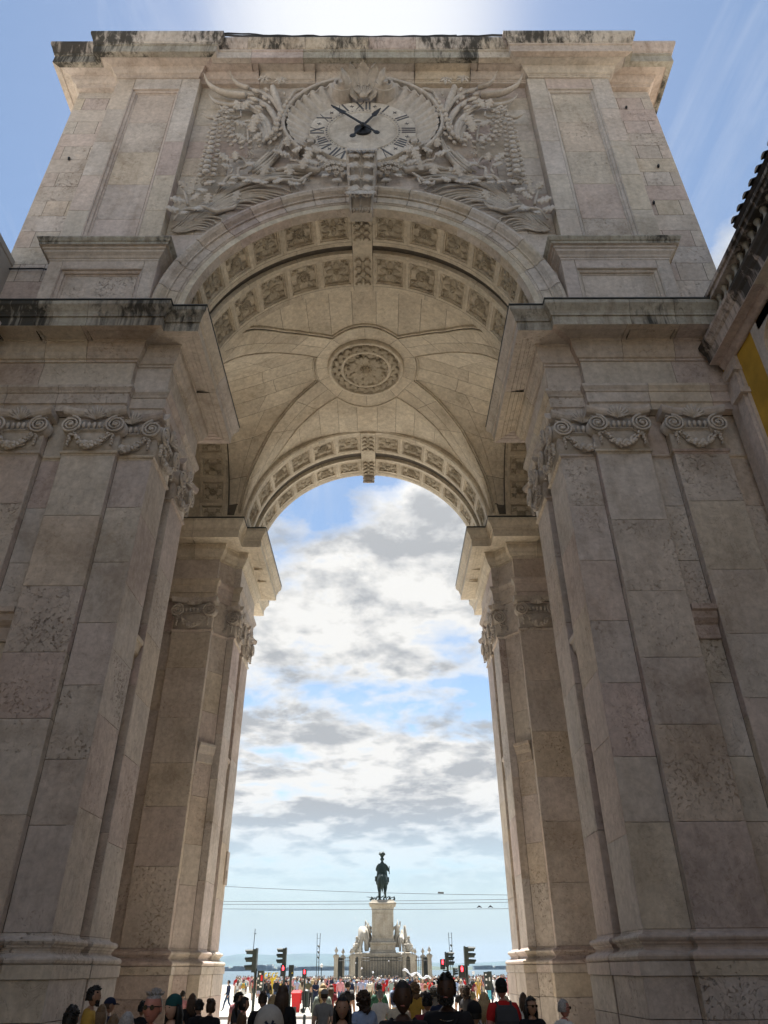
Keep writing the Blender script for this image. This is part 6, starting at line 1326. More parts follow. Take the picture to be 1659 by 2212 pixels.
def b2(T):
    q = MB(); head3(q, -4.54, 44, 2.10, 0.74, -1); q.build('signal_head', M['sig'], T); pedsig(T, -4.54, 43.9, 1.60)
light(-4.48, 44, 2.2, 'black traffic light with a red standing figure below its three-lens head, left of centre', b2)
def b3(T):
    q = MB(); q.box(-4.31, -4.06, 44.4, 44.6, 1.58, 2.10); o = q.build('signal_back', M['sig'], T); q = MB(); q.add([(-4.16, 44.39, 1.72), (-4.08, 44.39, 1.72), (-4.12, 44.39, 1.8)], [(0, 1, 2)]); q.build('warning_sticker', M['yellow'], o)
light(-4.19, 44.5, 1.6, 'small dark signal box seen from behind with a yellow triangle sticker', b3)
def b4(T): pedsig(T, -4.35, 53.9, 1.41, 0.26, 0.5)
light(-4.33, 54, 1.42, 'slim pole with a lit red pedestrian figure beside the red bin', b4)
def b5(T):
    q = MB(); head3(q, 4.12, 46, 2.0, 0.64, 1); q.build('signal_head', M['sig'], T); pedsig(T, 3.86, 45.9, 1.86, .26, .47); q = MB(); q.tube([(3.86, 46, 1.82), (4.1, 46, 1.80)], 0.03, 6); q.build('bracket', M['sig'], T)
light(4.13, 46, 2.05, 'farther right traffic light with a red figure on a bracket to its left', b5)
def b6(T):
    q = MB(); head3(q, 4.40, 38, 2.0, 0.72, 1); q.build('signal_head', M['sig'], T); pedsig(T, 4.14, 37.9, 1.54, .30, .48)
light(4.37, 38, 2.05, 'tallest right-hand traffic light, visors to the right, red figure low on its left', b6)
def b7(T):
    q = MB(); q.box(5.36, 5.52, 39.9, 40.1, 1.06, 1.76); q.box(5.54, 5.72, 39.9, 40.1, 1.04, 1.78); o = q.build('signal_back', M['sig'], T)
    q = MB()
    for a, b_, c, d in ((5.40, 5.47, 1.62, 1.68), (5.41, 5.49, 1.42, 1.5), (5.57, 5.63, 1.4, 1.55), (5.40, 5.46, 1.2, 1.28)): q.box(a, b_, 39.89, 39.897, c, d)
    q.build('sticker', M['white'], o); q = MB(); q.box(5.48, 5.62, 39.85, 40.0, .70, 1.04); q.build('notice_sleeve', M['cyan'], T)
light(5.53, 40, 1.2, 'dark signal backs covered in stickers above a light blue sleeve, far right of the crossing', b7)
def b8(T): q = MB(); head3(q, 7.75, 85, 1.32, 0.62, 1); q.build('signal_head', M['sig'], T)
light(7.7, 85, 1.4, 'small distant traffic light on the right of the square', b8)
BIN = empty('wheelie_bin', (-4.8, 54, -0.35), 'bright red wheeled rubbish bin standing at the kerb', 'bin')
q = MB(); vs = []
for w, d, z in ((0.22, 0.26, -0.33), (0.28, 0.33, 0.62)): vs += [(-4.8 + sx * w, 54 + sy * d, z) for sx, sy in ((-1, -1), (1, -1), (1, 1), (-1, 1))]
q.add(vs, [(0, 1, 5, 4), (1, 2, 6, 5), (2, 3, 7, 6), (3, 0, 4, 7), (0, 3, 2, 1)]); q.box(-5.1, -4.5, 53.65, 54.35, 0.60, 0.66); q.build('body', M['redplastic'], BIN)
q = MB(); q.add([(-5.12, 53.62, 0.66), (-4.48, 53.62, 0.66), (-4.48, 54.38, 0.72), (-5.12, 54.38, 0.72), (-5.05, 53.7, 0.74), (-4.55, 53.7, 0.74), (-4.55, 54.35, 0.80), (-5.05, 54.35, 0.80)], [(0, 1, 5, 4), (1, 2, 6, 5), (2, 3, 7, 6), (3, 0, 4, 7), (4, 5, 6, 7)]); q.tube([(-5.1, 54.42, .7), (-4.5, 54.42, .7)], .025, 6); q.build('lid', M['redplastic'], BIN)
for s in (-1, 1): q = MB(); q.tube([(-4.8 + s * .27, 54.22, -0.24), (-4.8 + s * .33, 54.22, -0.24)], 0.11, 12); q.build('wheel', M['iron'], BIN)
q = MB(); q.box(-4.52, -4.49, 53.7, 54.3, .1, .6); q.build('side_rib', M['redplastic'], BIN)
LB = empty('litter_bin', (-4.22, 54.3, -.35), 'dark cylindrical litter bin behind the signal pole', 'bin'); q = MB(); q.lathe([(0.17, -0.1), (0.19, 0.65), (0.2, 0.68)], 12, (-4.22, 54.3, 0)); q.build('body', M['sig'], LB); q = MB(); q.lathe([(0.22, .68), (.22, .76), (.1, .84)], 12, (-4.22, 54.3, 0)); q.build('lid', M['iron'], LB); q = MB(); q.tube([(-4.4, 54.3, -.4), (-4.4, 54.3, .7)], .03, 6); q.build('post', M['iron'], LB)
for x, y, h, lab in ((-3.83, 54, 1.05, 'thin dark post standing at the kerb right of the red bin'), (-3.3, 43.5, 0.5, 'short black bollard in the road before the crossing'), (-3.1, 36.5, 0.9, 'dark bollard on the near kerb'), (2.9, 36.6, .9, 'dark bollard on the near kerb at the right')):
    BO = empty('bollard', (x, y, gz(y)), lab, 'bollard', 'bollards along the kerbs'); q = MB(); q.lathe([(0.07, gz(y) - .15), (0.07, gz(y) + h - .04), (0.05, gz(y) + h)], 8, (x, y, 0)); q.build('post', M['iron'], BO)
for x, lab in ((-10.9, 'tall slender twin-pole floodlight mast, left of the monument'), (12.85, 'tall slender twin-pole floodlight mast, right of the monument')):
    T = empty('floodlight_mast', (x, 150, -.8), lab, 'light mast', 'floodlight masts by the river'); s = 1 if x > 0 else -1
    for dx, tp in ((-.25, -.35), (.18, .3)): q = MB(); q.tube([(x + dx * .6, 150, -0.9), (x + dx + tp * .2, 150, 7.4)], 0.05, 6); q.build('pole', M['sig'], T)
    for z in (6.6, 5.0, 4.0, 3.0): q = MB(); q.tube([(x - .3, 150, z), (x + .26, 150, z)], .025, 4); q.build('cross_bar', M['sig'], T)
    for z in (5.5, 4.6, 3.8): q = MB(); q.tube([(x - .1, 149.8, z), (x + .16, 149.7, z - .22)], [0.12, .2], 8); q.build('floodlight', M['sig'], T)
LP = empty('street_lamp', (-8.07, 120, -.7), 'distant lamp post with a white globe left of the monument', 'street lamp'); q = MB(); q.lathe([(0.1, -.7), (.06, 0), (.05, 2.1), (.09, 2.15)], 8, (-8.07, 120, 0)); q.build('post', M['iron'], LP); q = MB(); q.sph((-8.07, 120, 2.34), .2, .2, .24, 10, 8); q.build('globe', M['white'], LP)
SG = empty('round_sign', (10.2, 90, -.5), 'small round grey sign on a post, far right', 'sign'); q = MB(); q.tube([(10.2, 90, -.5), (10.2, 90, 1.4)], .03, 5); q.build('post', M['iron'], SG); q = MB(); q.tube([(10.2, 89.9, 1.5), (10.2, 89.93, 1.5)], .17, 14); q.build('plate', M['white'], SG)
# yellow lettering stand far across the square
YL = empty('yellow_letters', (-12.5, 100, -.6), 'large yellow block letters standing far off on the left of the square', 'letters')
for i, x in enumerate((-13.1, -12.7, -12.2, -11.85)):
    q = MB()
    if i % 2 == 0: q.tube([(x + .18 * math.cos(a * .5), 100, 1.3 + .26 * math.sin(a * .5)) for a in range(2, 12)], .07, 6)
    else: q.box(x - .16, x - .04, 99.9, 100.1, 1.0, 1.6); q.box(x - .16, x + .14, 99.9, 100.1, 1.5, 1.6); q.box(x - .16, x + .14, 99.9, 100.1, 1.26, 1.34)
    q.build('letter', M['yellow'], YL)
q = MB(); q.box(-13.3, -11.7, 99.95, 100.15, -.6, 1.04); q.build('stand', M['yellow'], YL)
# overhead tram wires
for i, (y, za, zb, lab) in enumerate(((34.5, 4.98, 4.62, 'highest overhead wire, slanting down to the right across the arch opening'), (35.0, 4.41, 4.43, 'upper of the level overhead wires across the arch opening'), (35.6, 4.34, 4.36, 'middle level overhead wire across the arch opening'), (36.2, 4.2, 4.15, 'lowest overhead wire across the arch opening'))):
    q = MB(); q.tube([(-9 + 18 * k / 24, y + (0.02 * k if i == 0 else 0), (za + (zb - za) * (((-9 + 18 * k / 24) + 6.17) / 12.3)) - (0.05 * math.sin(PI * k / 24) if i else 0.12 * math.sin(PI * k / 24))) for k in range(25)], 0.008, 5)
    if i == 0: q.tube([(3.0, y + .3, 4.66), (3.25, y + .3, 4.65)], .035, 5)
    if i == 3: 
        for x in (4.9, 5.4): q.tube([(x - .1, y, 4.17), (x, y, 4.23), (x + .12, y, 4.17)], [0.01, .04, .01], 5)
    tag(q.build('overhead_wire', M['black_metal']), lab, 'wire', 'overhead tram wires')
# far shore buildings
M['far_wall'] = plain('far pale walls', (0.5, 0.48, 0.44), 0.8, var=.3, scale=.05)
fb = MB(); rnd = random.Random(4)
for k in range(150): x = rnd.uniform(-720, -150) if k % 4 else rnd.uniform(380, 520); h = rnd.uniform(4, 13) * (1.6 if -640 < x < -480 else 1); w = rnd.uniform(12, 34); fb.box(x, x + w, 3560, 3600, -3, h)
tag(fb.build('far_town', M['far_wall']), 'low pale town along the far bank of the river', 'town', kind='stuff')
# soap bubbles in front of the monument
m, t, b = new_mat('soap film'); b.inputs['Base Color'].default_value = (0.9, 0.93, 1, 1); b.inputs['Roughness'].default_value = 0.05; b.inputs['Alpha'].default_value = 0.45; b.inputs['Specular IOR Level'].default_value = 1.0; M['soap'] = m
q = MB(); pts = [(3.0 + 2.0 * k / 12, 60, 1.75 - 0.5 * (k / 12) + 0.12 * math.sin(k * 1.3)) for k in range(13)]; q.tube(pts, [0.02 + 0.07 * abs(math.sin(k * 1.1)) for k in range(13)], 8)
q.v = [v + Vector((-1.0, 0, .05)) for v in q.v]
tag(q.build('soap_film', M['soap'], None, True), 'long glistening soap film stretching over the crowd before the monument railing', 'bubble')
rnd = random.Random(9); bub = MB(); bub.sph((0, 0, 0), 1, 1, 1, 10, 8); bub = bub.mesh('soap_bubble', M['soap'], True)
for k in range(14):
    o = inst('soap_bubble', bub, None, Matrix.Translation((rnd.uniform(-1.5, 4.5), 58 + rnd.uniform(0, 8), rnd.uniform(1.2, 5.6) if k % 2 else rnd.uniform(1, 2.4))) @ Matrix.Scale(rnd.uniform(.03, .07), 4)); tag(o, 'tiny soap bubble drifting above the crowd in front of the monument', 'bubble', 'soap bubbles in the air')
# small wall plaque and box on the far left pier
q = MB(); q.box(-5.16, -5.10, 29.0, 29.45, 4.5, 5.6); q.box(-5.10, -5.07, 29.1, 29.3, 4.7, 4.95); q.build('junction_box', M['stone_smooth'], ARCH)
# ================================================================ people
def cloth(name, c, rough=0.85): 
    if name not in M: M[name] = plain(name, c, rough, var=0.10, scale=18, spec=0.2, bump=0.1)
    return M[name]
COL = dict(palegrey=(.33, .32, .30), black=(.012, .012, .014), navy=(.016, .022, .05), white=(.62, .61, .58), grey=(.22, .22, .22), red=(.42, .018, .018), pink=(.55, .25, .27), 
           lightblue=(.28, .36, .52), denim=(.05, .075, .13), beige=(.42, .34, .24), olive=(.09, .085, .05), green=(.03, .09, .06), mustard=(.42, .26, .05), brown=(.10, .06, .035),
           teal=(.04, .30, .38), cream=(.55, .49, .38), charcoal=(.05, .05, .055), lavender=(.36, .36, .48), orange=(.50, .20, .05), sage=(.25, .30, .27), burgundy=(.14, .02, .03), darkpurple=(.05, .03, .06))
SKIN = dict(fair=(.52, .33, .25), tan=(.36, .21, .14), brown=(.17, .085, .05), deep=(.05, .026, .017), flushed=(.45, .20, .16))
HAIRC = dict(black=(.010, .009, .008), brown=(.05, .028, .016), blond=(.36, .26, .13), grey=(.30, .29, .28), ginger=(.24, .09, .03), white=(.55, .54, .52), darkblond=(.16, .10, .05))
for k, v in COL.items(): cloth(k + ' cloth', v)
for k, v in SKIN.items(): M[k + ' skin'] = plain(k + ' skin', v, 0.5, var=0.05, scale=20, spec=0.35)
for k, v in HAIRC.items(): M[k + ' hair'] = plain(k + ' hair', v, 0.55, var=0.35, scale=60, spec=0.4, bump=0.6)
M['eye'] = plain('dark eye', (.01, .008, .006), 0.2); M['lens'] = plain('sunglass lens', (.006, .006, .007), 0.12, spec=.8); M['lip'] = plain('lips', (.30, .11, .09), .5)
def build_body(pose, sleeve, leg):
    J = dict(pel=(0, 0, .94), wai=(0, 0.01, 1.10), che=(0, 0.015, 1.28), nb=(0, 0, 1.44), nt=(0, 0.015, 1.52),
             ls=(-.165, 0, 1.385), le=(-.225, -.03, 1.12), lw=(-.225, .05, .88), lh=(-.22, .075, .80), rs=(.165, 0, 1.385), re=(.225, -.03, 1.12), rw=(.225, .05, .88), rh=(.22, .075, .80),
             lp=(-.085, 0, .88), lk=(-.10, .02, .50), la=(-.105, -.03, .09), lt=(-.12, .12, .035), rp=(.085, 0, .88), rk=(.10, .02, .50), ra=(.105, -.03, .09), rt=(.12, .12, .035))
    if pose == 'walk': J.update(lk=(-.09, .16, .52), la=(-.09, .24, .11), lt=(-.10, .39, .07), rk=(.09, -.06, .50), ra=(.09, -.32, .16), rt=(.09, -.20, .04), le=(-.22, -.14, 1.14), lw=(-.21, -.10, .90), lh=(-.20, -.07, .83), re=(.22, .10, 1.14), rw=(.19, .25, .96), rh=(.18, .31, .91))
    if pose == 'photo': J.update(le=(-.22, .14, 1.18), lw=(-.10, .34, 1.36), lh=(-.06, .38, 1.42), re=(.22, .14, 1.18), rw=(.10, .34, 1.36), rh=(.06, .38, 1.42))
    if pose == 'phone': J.update(re=(.22, .05, 1.12), rw=(.12, .27, 1.20), rh=(.10, .32, 1.26))
    if pose == 'crossed': J.update(le=(-.22, .06, 1.12), lw=(.02, .20, 1.14), lh=(.09, .20, 1.16), re=(.22, .06, 1.12), rw=(-.02, .22, 1.10), rh=(-.09, .22, 1.12))
    if pose == 'hip': J.update(re=(.36, -.06, 1.16), rw=(.21, .04, 1.0), rh=(.16, .06, .97), lk=(-.13, .06, .5), la=(-.15, .0, .09), lt=(-.18, .14, .035))
    if pose == 'point': J.update(re=(.26, .14, 1.50), rw=(.26, .26, 1.72), rh=(.26, .30, 1.80))
    ks = list(J); ix = {k: i for i, k in enumerate(ks)}
    Rr = dict(pel=(.155, .115), wai=(.13, .10), che=(.155, .115), nb=(.075, .07), nt=(.052, .055), ls=.072, le=.046, lw=.03, lh=.036, rs=.072, re=.046, rw=.03, rh=.036, lp=.095, lk=.062, la=.042, lt=.038, rp=.095, rk=.062, ra=.042, rt=.038)
    ed = [('pel', 'wai'), ('wai', 'che'), ('che', 'nb'), ('nb', 'nt'), ('che', 'ls'), ('ls', 'le'), ('le', 'lw'), ('lw', 'lh'), ('che', 'rs'), ('rs', 're'), ('re', 'rw'), ('rw', 'rh'), ('pel', 'lp'), ('lp', 'lk'), ('lk', 'la'), ('la', 'lt'), ('pel', 'rp'), ('rp', 'rk'), ('rk', 'ra'), ('ra', 'rt')]
    me = skin_mesh('body', [Vector(J[k]) for k in ks], [(ix[a], ix[b_]) for a, b_ in ed], [Rr[k] for k in ks], [M['fair skin'], M['grey cloth'], M['denim cloth'], M['black cloth']], 1, 0)
    bm = bmesh.new(); bm.from_mesh(me)
    seg = [(Vector(J[a]), Vector(J[b_]), a, b_) for a, b_ in ed]
    def cls(p):
        best = None
        for A, B, a, b_ in seg:
            d = B - A; t_ = max(0, min(1, (p - A).dot(d) / d.length_squared)); q = (A + d * t_ - p).length
            if best is None or q < best[0]: best = (q, a, b_, t_)
        _, a, b_, t_ = best
        if b_ == 'nt' and t_ > 0.35: return 0
        if b_ in ('lh', 'rh'): return 0
        if b_ in ('lw', 'rw'): return 1 if sleeve == 'long' else 0
        if b_ in ('le', 're'): return 1 if sleeve == 'long' or (sleeve == 'short' and t_ < 0.62) else (1 if t_ < 0.08 else 0)
        if b_ in ('lt', 'rt'): return 3
        if b_ in ('la', 'ra'): return 3 if t_ > 0.9 else (2 if leg == 'long' else (1 if leg == 'dress' and t_ < .25 else 0))
        if b_ in ('lk', 'rk'): return 1 if leg == 'dress' else (2 if leg == 'long' or t_ < 0.72 else 0)
        if b_ in ('lp', 'rp'): return 1 if leg == 'dress' else 2
        if a == 'pel': return 1 if (leg == 'dress' or p.z > 0.93) else 2
        return 1
    for f in bm.faces: f.material_index = cls(f.calc_center_median()); f.smooth = True
    bm.normal_update()
    mv = {}
    for v in bm.verts:
        m_ = [f.material_index for f in v.link_faces]
        if all(k == 1 for k in m_): mv[v] = v.normal * 0.016
        elif all(k == 2 for k in m_): mv[v] = v.normal * 0.008
    for v, d in mv.items(): v.co += d
    # fingers and thumb
    def add(mb_, mi):
        base = [bm.verts.new(v) for v in mb_.v]
        for f in mb_.f:
            try: ff = bm.faces.new([base[i] for i in f]); ff.material_index = mi; ff.smooth = True
            except ValueError: pass
    for s, w_, h_ in ((-1, 'lw', 'lh'), (1, 'rw', 'rh')):
        H_ = Vector(J[h_]); d = (H_ - Vector(J[w_])).normalized(); side = d.cross(Vector((1, 0, 0)) if abs(d.x) < .8 else Vector((0, 0, 1))).normalized(); cur = side.cross(d).normalized() * -s
        mb_ = MB()
        for k, L in enumerate((.070, .078, .074, .058)):
            o_ = H_ + side * (-.024 + .016 * k) + d * .01; mb_.tube([o_, o_ + d * L * .5, o_ + d * L * .85 + cur * .022], [.0095, .009, .007], 5)
        o_ = H_ - side * .03 - d * .035; mb_.tube([o_, o_ - side * .022 + d * .025, o_ - side * .024 + d * .055 + cur * .01], [.011, .010, .008], 5); add(mb_, 0)
    # head
    hm = MB(); nu, nv = 22, 18; c = Vector((0, 0.025, 1.625)); vs = []
    for i in range(nv + 1):
        th = PI * i / nv
        for j in range(nu):
            ph = 2 * PI * j / nu; d = Vector((math.sin(th) * math.cos(ph), math.sin(th) * math.sin(ph), math.cos(th)))
            x, y, z = d.x * 0.077, d.y * 0.097, d.z * 0.122
            if z < 0: x *= 1 - 0.28 * (-d.z) ** 1.3; y *= 1 - 0.10 * (-d.z)
            if y < 0 and z < -0.02: y *= 0.72
            if y > 0:
                gq = lambda a, b_, sx, sz: math.exp(-((x - a) / sx) ** 2 - ((z - b_) / sz) ** 2)
                y += 0.024 * gq(0, -.022, .012, .016) + 0.010 * gq(0, .0, .009, .02) - 0.010 * (gq(.030, .008, .014, .011) + gq(-.030, .008, .014, .011)) + 0.005 * (gq(.03, .03, .025, .008) + gq(-.03, .03, .025, .008)) + 0.008 * gq(0, -.058, .02, .007) + 0.010 * gq(0, -.098, .022, .014)
            vs.append(c + Vector((x, y, z)))
    hm.add(vs, [(i * nu + j, (i + 1) * nu + j, (i + 1) * nu + (j + 1) % nu, i * nu + (j + 1) % nu) for i in range(nv) for j in range(nu)])
    for s in (-1, 1): hm.sph(c + Vector((s * .079, -.005, -.008)), .010, .020, .032, 7, 5)
    add(hm, 0); em = MB()
    for s in (-1, 1): em.sph(c + Vector((s * .030, .083, .008)), .011, .008, .006, 7, 5)
    add(em, 4); lm = MB(); lm.sph(c + Vector((0, .092, -.058)), .022, .008, .006, 8, 4); add(lm, 5)
    bm.normal_update(); bm.to_mesh(me); bm.free(); me.materials.append(M['eye']); me.materials.append(M['lip']); return me
HC = Vector((0, 0.025, 1.625))
def hair_mesh(style):
    q = MB(); rnd = random.Random(hash(style) % 1000 if False else len(style) * 7 + ord(style[0]))
    def shell(sc_, zlim, ylim, nzs=0.0, low=-0.02):
        nu, nv = 24, 16; vs = []; keep = []
        for i in range(nv + 1):
            th = PI * i / nv
            for j in range(nu):
                ph = 2 * PI * j / nu; d = Vector((math.sin(th) * math.cos(ph), math.sin(th) * math.sin(ph), math.cos(th))); n_ = nzs * noise.noise(d * 4.5 + Vector((3, 1, 2)))
                vs.append(HC + Vector((d.x * .077 * (sc_ + n_), d.y * .097 * (sc_ + n_) - .004, d.z * .122 * (sc_ + n_ * .8)))); keep.append(d)
        fs = []
        for i in range(nv):
            for j in range(nu):
                f = (i * nu + j, (i + 1) * nu + j, (i + 1) * nu + (j + 1) % nu, i * nu + (j + 1) % nu); m_ = (keep[f[0]] + keep[f[1]] + keep[f[2]] + keep[f[3]]) / 4
                if m_.z > zlim or (m_.y < ylim and m_.z > low): fs.append(f)
        q.add(vs, fs)
    if style == 'short':
        shell(1.10, 0.52, 0.05, .22, -.45)
        for k in range(60):
            d = Vector((rnd.gauss(0, 1), rnd.gauss(-.3, 1), abs(rnd.gauss(.3, 1)))).normalized()
            if d.y > .5 and d.z < .62: continue
            p = HC + Vector((d.x * .084, d.y * .104, d.z * .130)); q.tube([p, p + Vector((d.x * .01 + rnd.uniform(-.02, .02), d.y * .012 + rnd.uniform(-.01, .03), .012))], [.016, .005], 4)
    elif style == 'crop': shell(1.06, 0.50, -.05, .12, -.35)
    elif style in ('long', 'pony', 'bun', 'wavy'):
        shell(1.13, 0.55, 0.18, .22, -.7)
        if style in ('long', 'wavy'):
            for k in range(15):
                a = PI + PI * (k / 14) + 0; x, y = .078 * math.cos(a), .085 * math.sin(a) - .01; w = .0 if style == 'long' else .02; L = .36 if style == 'long' else .26
                q.tube([HC + Vector((x, y, .02)), HC + Vector((x * 1.12, y * 1.18 - .01, -.08)), HC + Vector((x * 1.1 + w * math.sin(k * 2), y * 1.35 - .01, -.08 - L * .5)), HC + Vector((x * .95 - w * math.sin(k), y * 1.25 - .01, -.08 - L + .03 * (k % 3)))], [.026, .03, .028, .010], 6)
        elif style == 'pony': q.tube([HC + Vector((0, -.09, .05)), HC + Vector((0, -.15, .03)), HC + Vector((0, -.16, -.10)), HC + Vector((.01, -.14, -.22))], [.03, .038, .032, .010], 8)
        else: q.sph(HC + Vector((0, -.09, .10)), .05, .05, .045, 10, 7)
    elif style == 'curly':
        shell(1.12, 0.6, 0.2, .15, -.8)
        for k in range(120):
            d = Vector((rnd.gauss(0, 1), rnd.gauss(-.35, 1), rnd.gauss(.1, 1))).normalized()
            if d.y > .45 and d.z < .5: continue
            q.sph(HC + Vector((d.x * .105, d.y * .115 - .01, d.z * .13 - .01 - (.10 if d.z < -.1 else 0) * rnd.random())), rnd.uniform(.018, .034), None, rnd.uniform(.02, .036), 6, 4)
    elif style == 'spiky':
        shell(1.06, 0.55, -.02, .06, -.4)
        for k in range(46):
            a = rnd.uniform(0, 2 * PI); r_ = rnd.uniform(0, .07); x, y = r_ * math.cos(a), r_ * math.sin(a) * 1.1 - .01; q.tube([HC + Vector((x, y, .10)), HC + Vector((x * 1.2 + rnd.uniform(-.02, .02), y * 1.2 + rnd.uniform(-.02, .02), .16 - r_ * .5))], [.012, .003], 4)
    elif style in ('cap', 'beanie', 'hat', 'capback'):
        nu, nv = 20, 8; vs = []; sc_ = 1.14
        for i in range(nv + 1):
            th = (PI / 2 if style != 'beanie' else PI * .58) * i / nv
            for j in range(nu): ph = 2 * PI * j / nu; vs.append(HC + Vector((math.sin(th) * math.cos(ph) * .077 * sc_, math.sin(th) * math.sin(ph) * .099 * sc_ - .004, .035 + math.cos(th) * (.105 if style != 'hat' else .10))))
        q.add(vs, [(i * nu + j, (i + 1) * nu + j, (i + 1) * nu + (j + 1) % nu, i * nu + (j + 1) % nu) for i in range(nv) for j in range(nu)])
        if style in ('cap', 'capback'):
            s = 1 if style == 'cap' else -1; vs = []
            for i in range(9): a = R(20 + 140 * i / 8); vs += [HC + Vector((.086 * math.cos(a), s * .108 * math.sin(a) - .004, .040)), HC + Vector((.075 * math.cos(a), s * (.108 + .075 * math.sin(a)) * 1.0 * (1 if True else 0) * max(.3, math.sin(a)), .022))]
            vs += [v + Vector((0, 0, -.008)) for v in vs]; q.add(vs, [(2 * i, 2 * i + 1, 2 * i + 3, 2 * i + 2) for i in range(8)] + [(18 + 2 * i, 20 + 2 * i, 21 + 2 * i, 19 + 2 * i) for i in range(8)] + [(2 * i + 1, 19 + 2 * i, 21 + 2 * i, 2 * i + 3) for i in range(8)])
        if style == 'hat':
            vs = []
            for r_, z in ((.086, .045), (.15, .03), (.165, .022), (.15, .024), (.086, .037)): vs += [HC + Vector((r_ * math.cos(2 * PI * j / nu), r_ * 1.12 * math.sin(2 * PI * j / nu), z)) for j in range(nu)]
            q.add(vs, [(i * nu + j, (i + 1) * nu + j, (i + 1) * nu + (j + 1) % nu, i * nu + (j + 1) % nu) for i in range(4) for j in range(nu)])
    elif style == 'hood':
        nu, nv = 22, 14; vs = []; kd = []
        for i in range(nv + 1):
            th = PI * .86 * i / nv
            for j in range(nu): ph = 2 * PI * j / nu; d = Vector((math.sin(th) * math.cos(ph), math.sin(th) * math.sin(ph), math.cos(th))); kd.append(d); vs.append(HC + Vector((d.x * .115 * (1 + .1 * (d.z < 0)), d.y * .135 - .02, d.z * .145 - .01)))
        fs = []
        for i in range(nv):
            for j in range(nu):
                f = (i * nu + j, (i + 1) * nu + j, (i + 1) * nu + (j + 1) % nu, i * nu + (j + 1) % nu); m_ = sum((kd[k] for k in f), Vector()) / 4
                if not (m_.y > .55 and m_.z < .6): fs.append(f)
        q.add(vs, fs)
    elif style == 'beard':
        for k in range(40):
            a = rnd.uniform(-1.1, 1.1); z = rnd.uniform(-.115, -.05); q.sph(HC + Vector((.066 * math.sin(a), .082 * math.cos(a), z)), .014, None, .016, 5, 3)
    return q
HM = {}
def hmesh(style):
    if style not in HM: HM[style] = hair_mesh(style).mesh({'cap': 'cap', 'capback': 'cap', 'beanie': 'beanie', 'hat': 'sun_hat', 'hood': 'hood', 'beard': 'beard'}.get(style, 'hair'), M['black hair'], True)
    return HM[style]
def acc_mesh(kind):
    q = MB()
    if kind == 'sunglasses':
        for s in (-1, 1):
            q.tube([HC + Vector((s * .031, .098, .006)), HC + Vector((s * .031, .104, .006))], .021, 10); q.tube([HC + Vector((s * .05, .095, .012)), HC + Vector((s * .082, .02, .012)), HC + Vector((s * .084, -.02, .005))], .004, 4)
        q.tube([HC + Vector((-.012, .104, .012)), HC + Vector((.012, .104, .012))], .004, 4)
    elif kind == 'backpack':
        vs = []
        for z, w, d0, d1 in ((1.0, .13, -.13, -.22), (1.05, .155, -.12, -.27), (1.25, .155, -.12, -.28), (1.38, .14, -.12, -.24), (1.43, .10, -.12, -.18)): vs += [(-w, d0, z), (w, d0, z), (w, d1, z), (-w, d1, z)]
        q.add(vs, [(4 * i + j, 4 * i + (j + 1) % 4, 4 * i + 4 + (j + 1) % 4, 4 * i + 4 + j) for i in range(4) for j in range(4)] + [(3, 2, 1, 0), (16, 17, 18, 19)])
        q.add([(x, y, z) for z in (1.04, 1.2) for x, y in ((-.10, -.27), (.10, -.27), (.09, -.31), (-.09, -.31))], [(0, 1, 5, 4), (1, 2, 6, 5), (2, 3, 7, 6), (3, 0, 4, 7), (4, 5, 6, 7), (3, 2, 1, 0)])
        for s in (-1, 1): q.tube([(s * .09, -.13, 1.40), (s * .10, -.04, 1.47), (s * .115, .08, 1.42), (s * .125, .13, 1.28), (s * .14, .08, 1.12), (s * .13, -.12, 1.05)], .018, 5, flat=.5)
    elif kind == 'strap': q.tube([(-.13, .02, 1.47), (-.06, .14, 1.35), (.08, .15, 1.12), (.17, .05, .98), (.17, -.08, .96), (.05, -.14, 1.12), (-.08, -.13, 1.34), (-.13, -.02, 1.46)], .012, 5, flat=.6); q.box(.16, .22, -.10, .12, .78, .98)
    elif kind == 'phone': q.box(-.04, .04, .40, .41, 1.40, 1.55)
    elif kind == 'phone1': q.box(.08, .16, .33, .34, 1.24, 1.40)
    elif kind == 'bag': q.box(-.30, -.22, -.06, .16, .52, .78); q.tube([(-.26, 0, .78), (-.24, .05, .86), (-.26, .1, .78)], .01, 4)
    return q
AM = {}
BODY = {}
ADJ = dict(sage='grey-green', denim='dark denim', lightblue='light blue', darkpurple='dark purple')
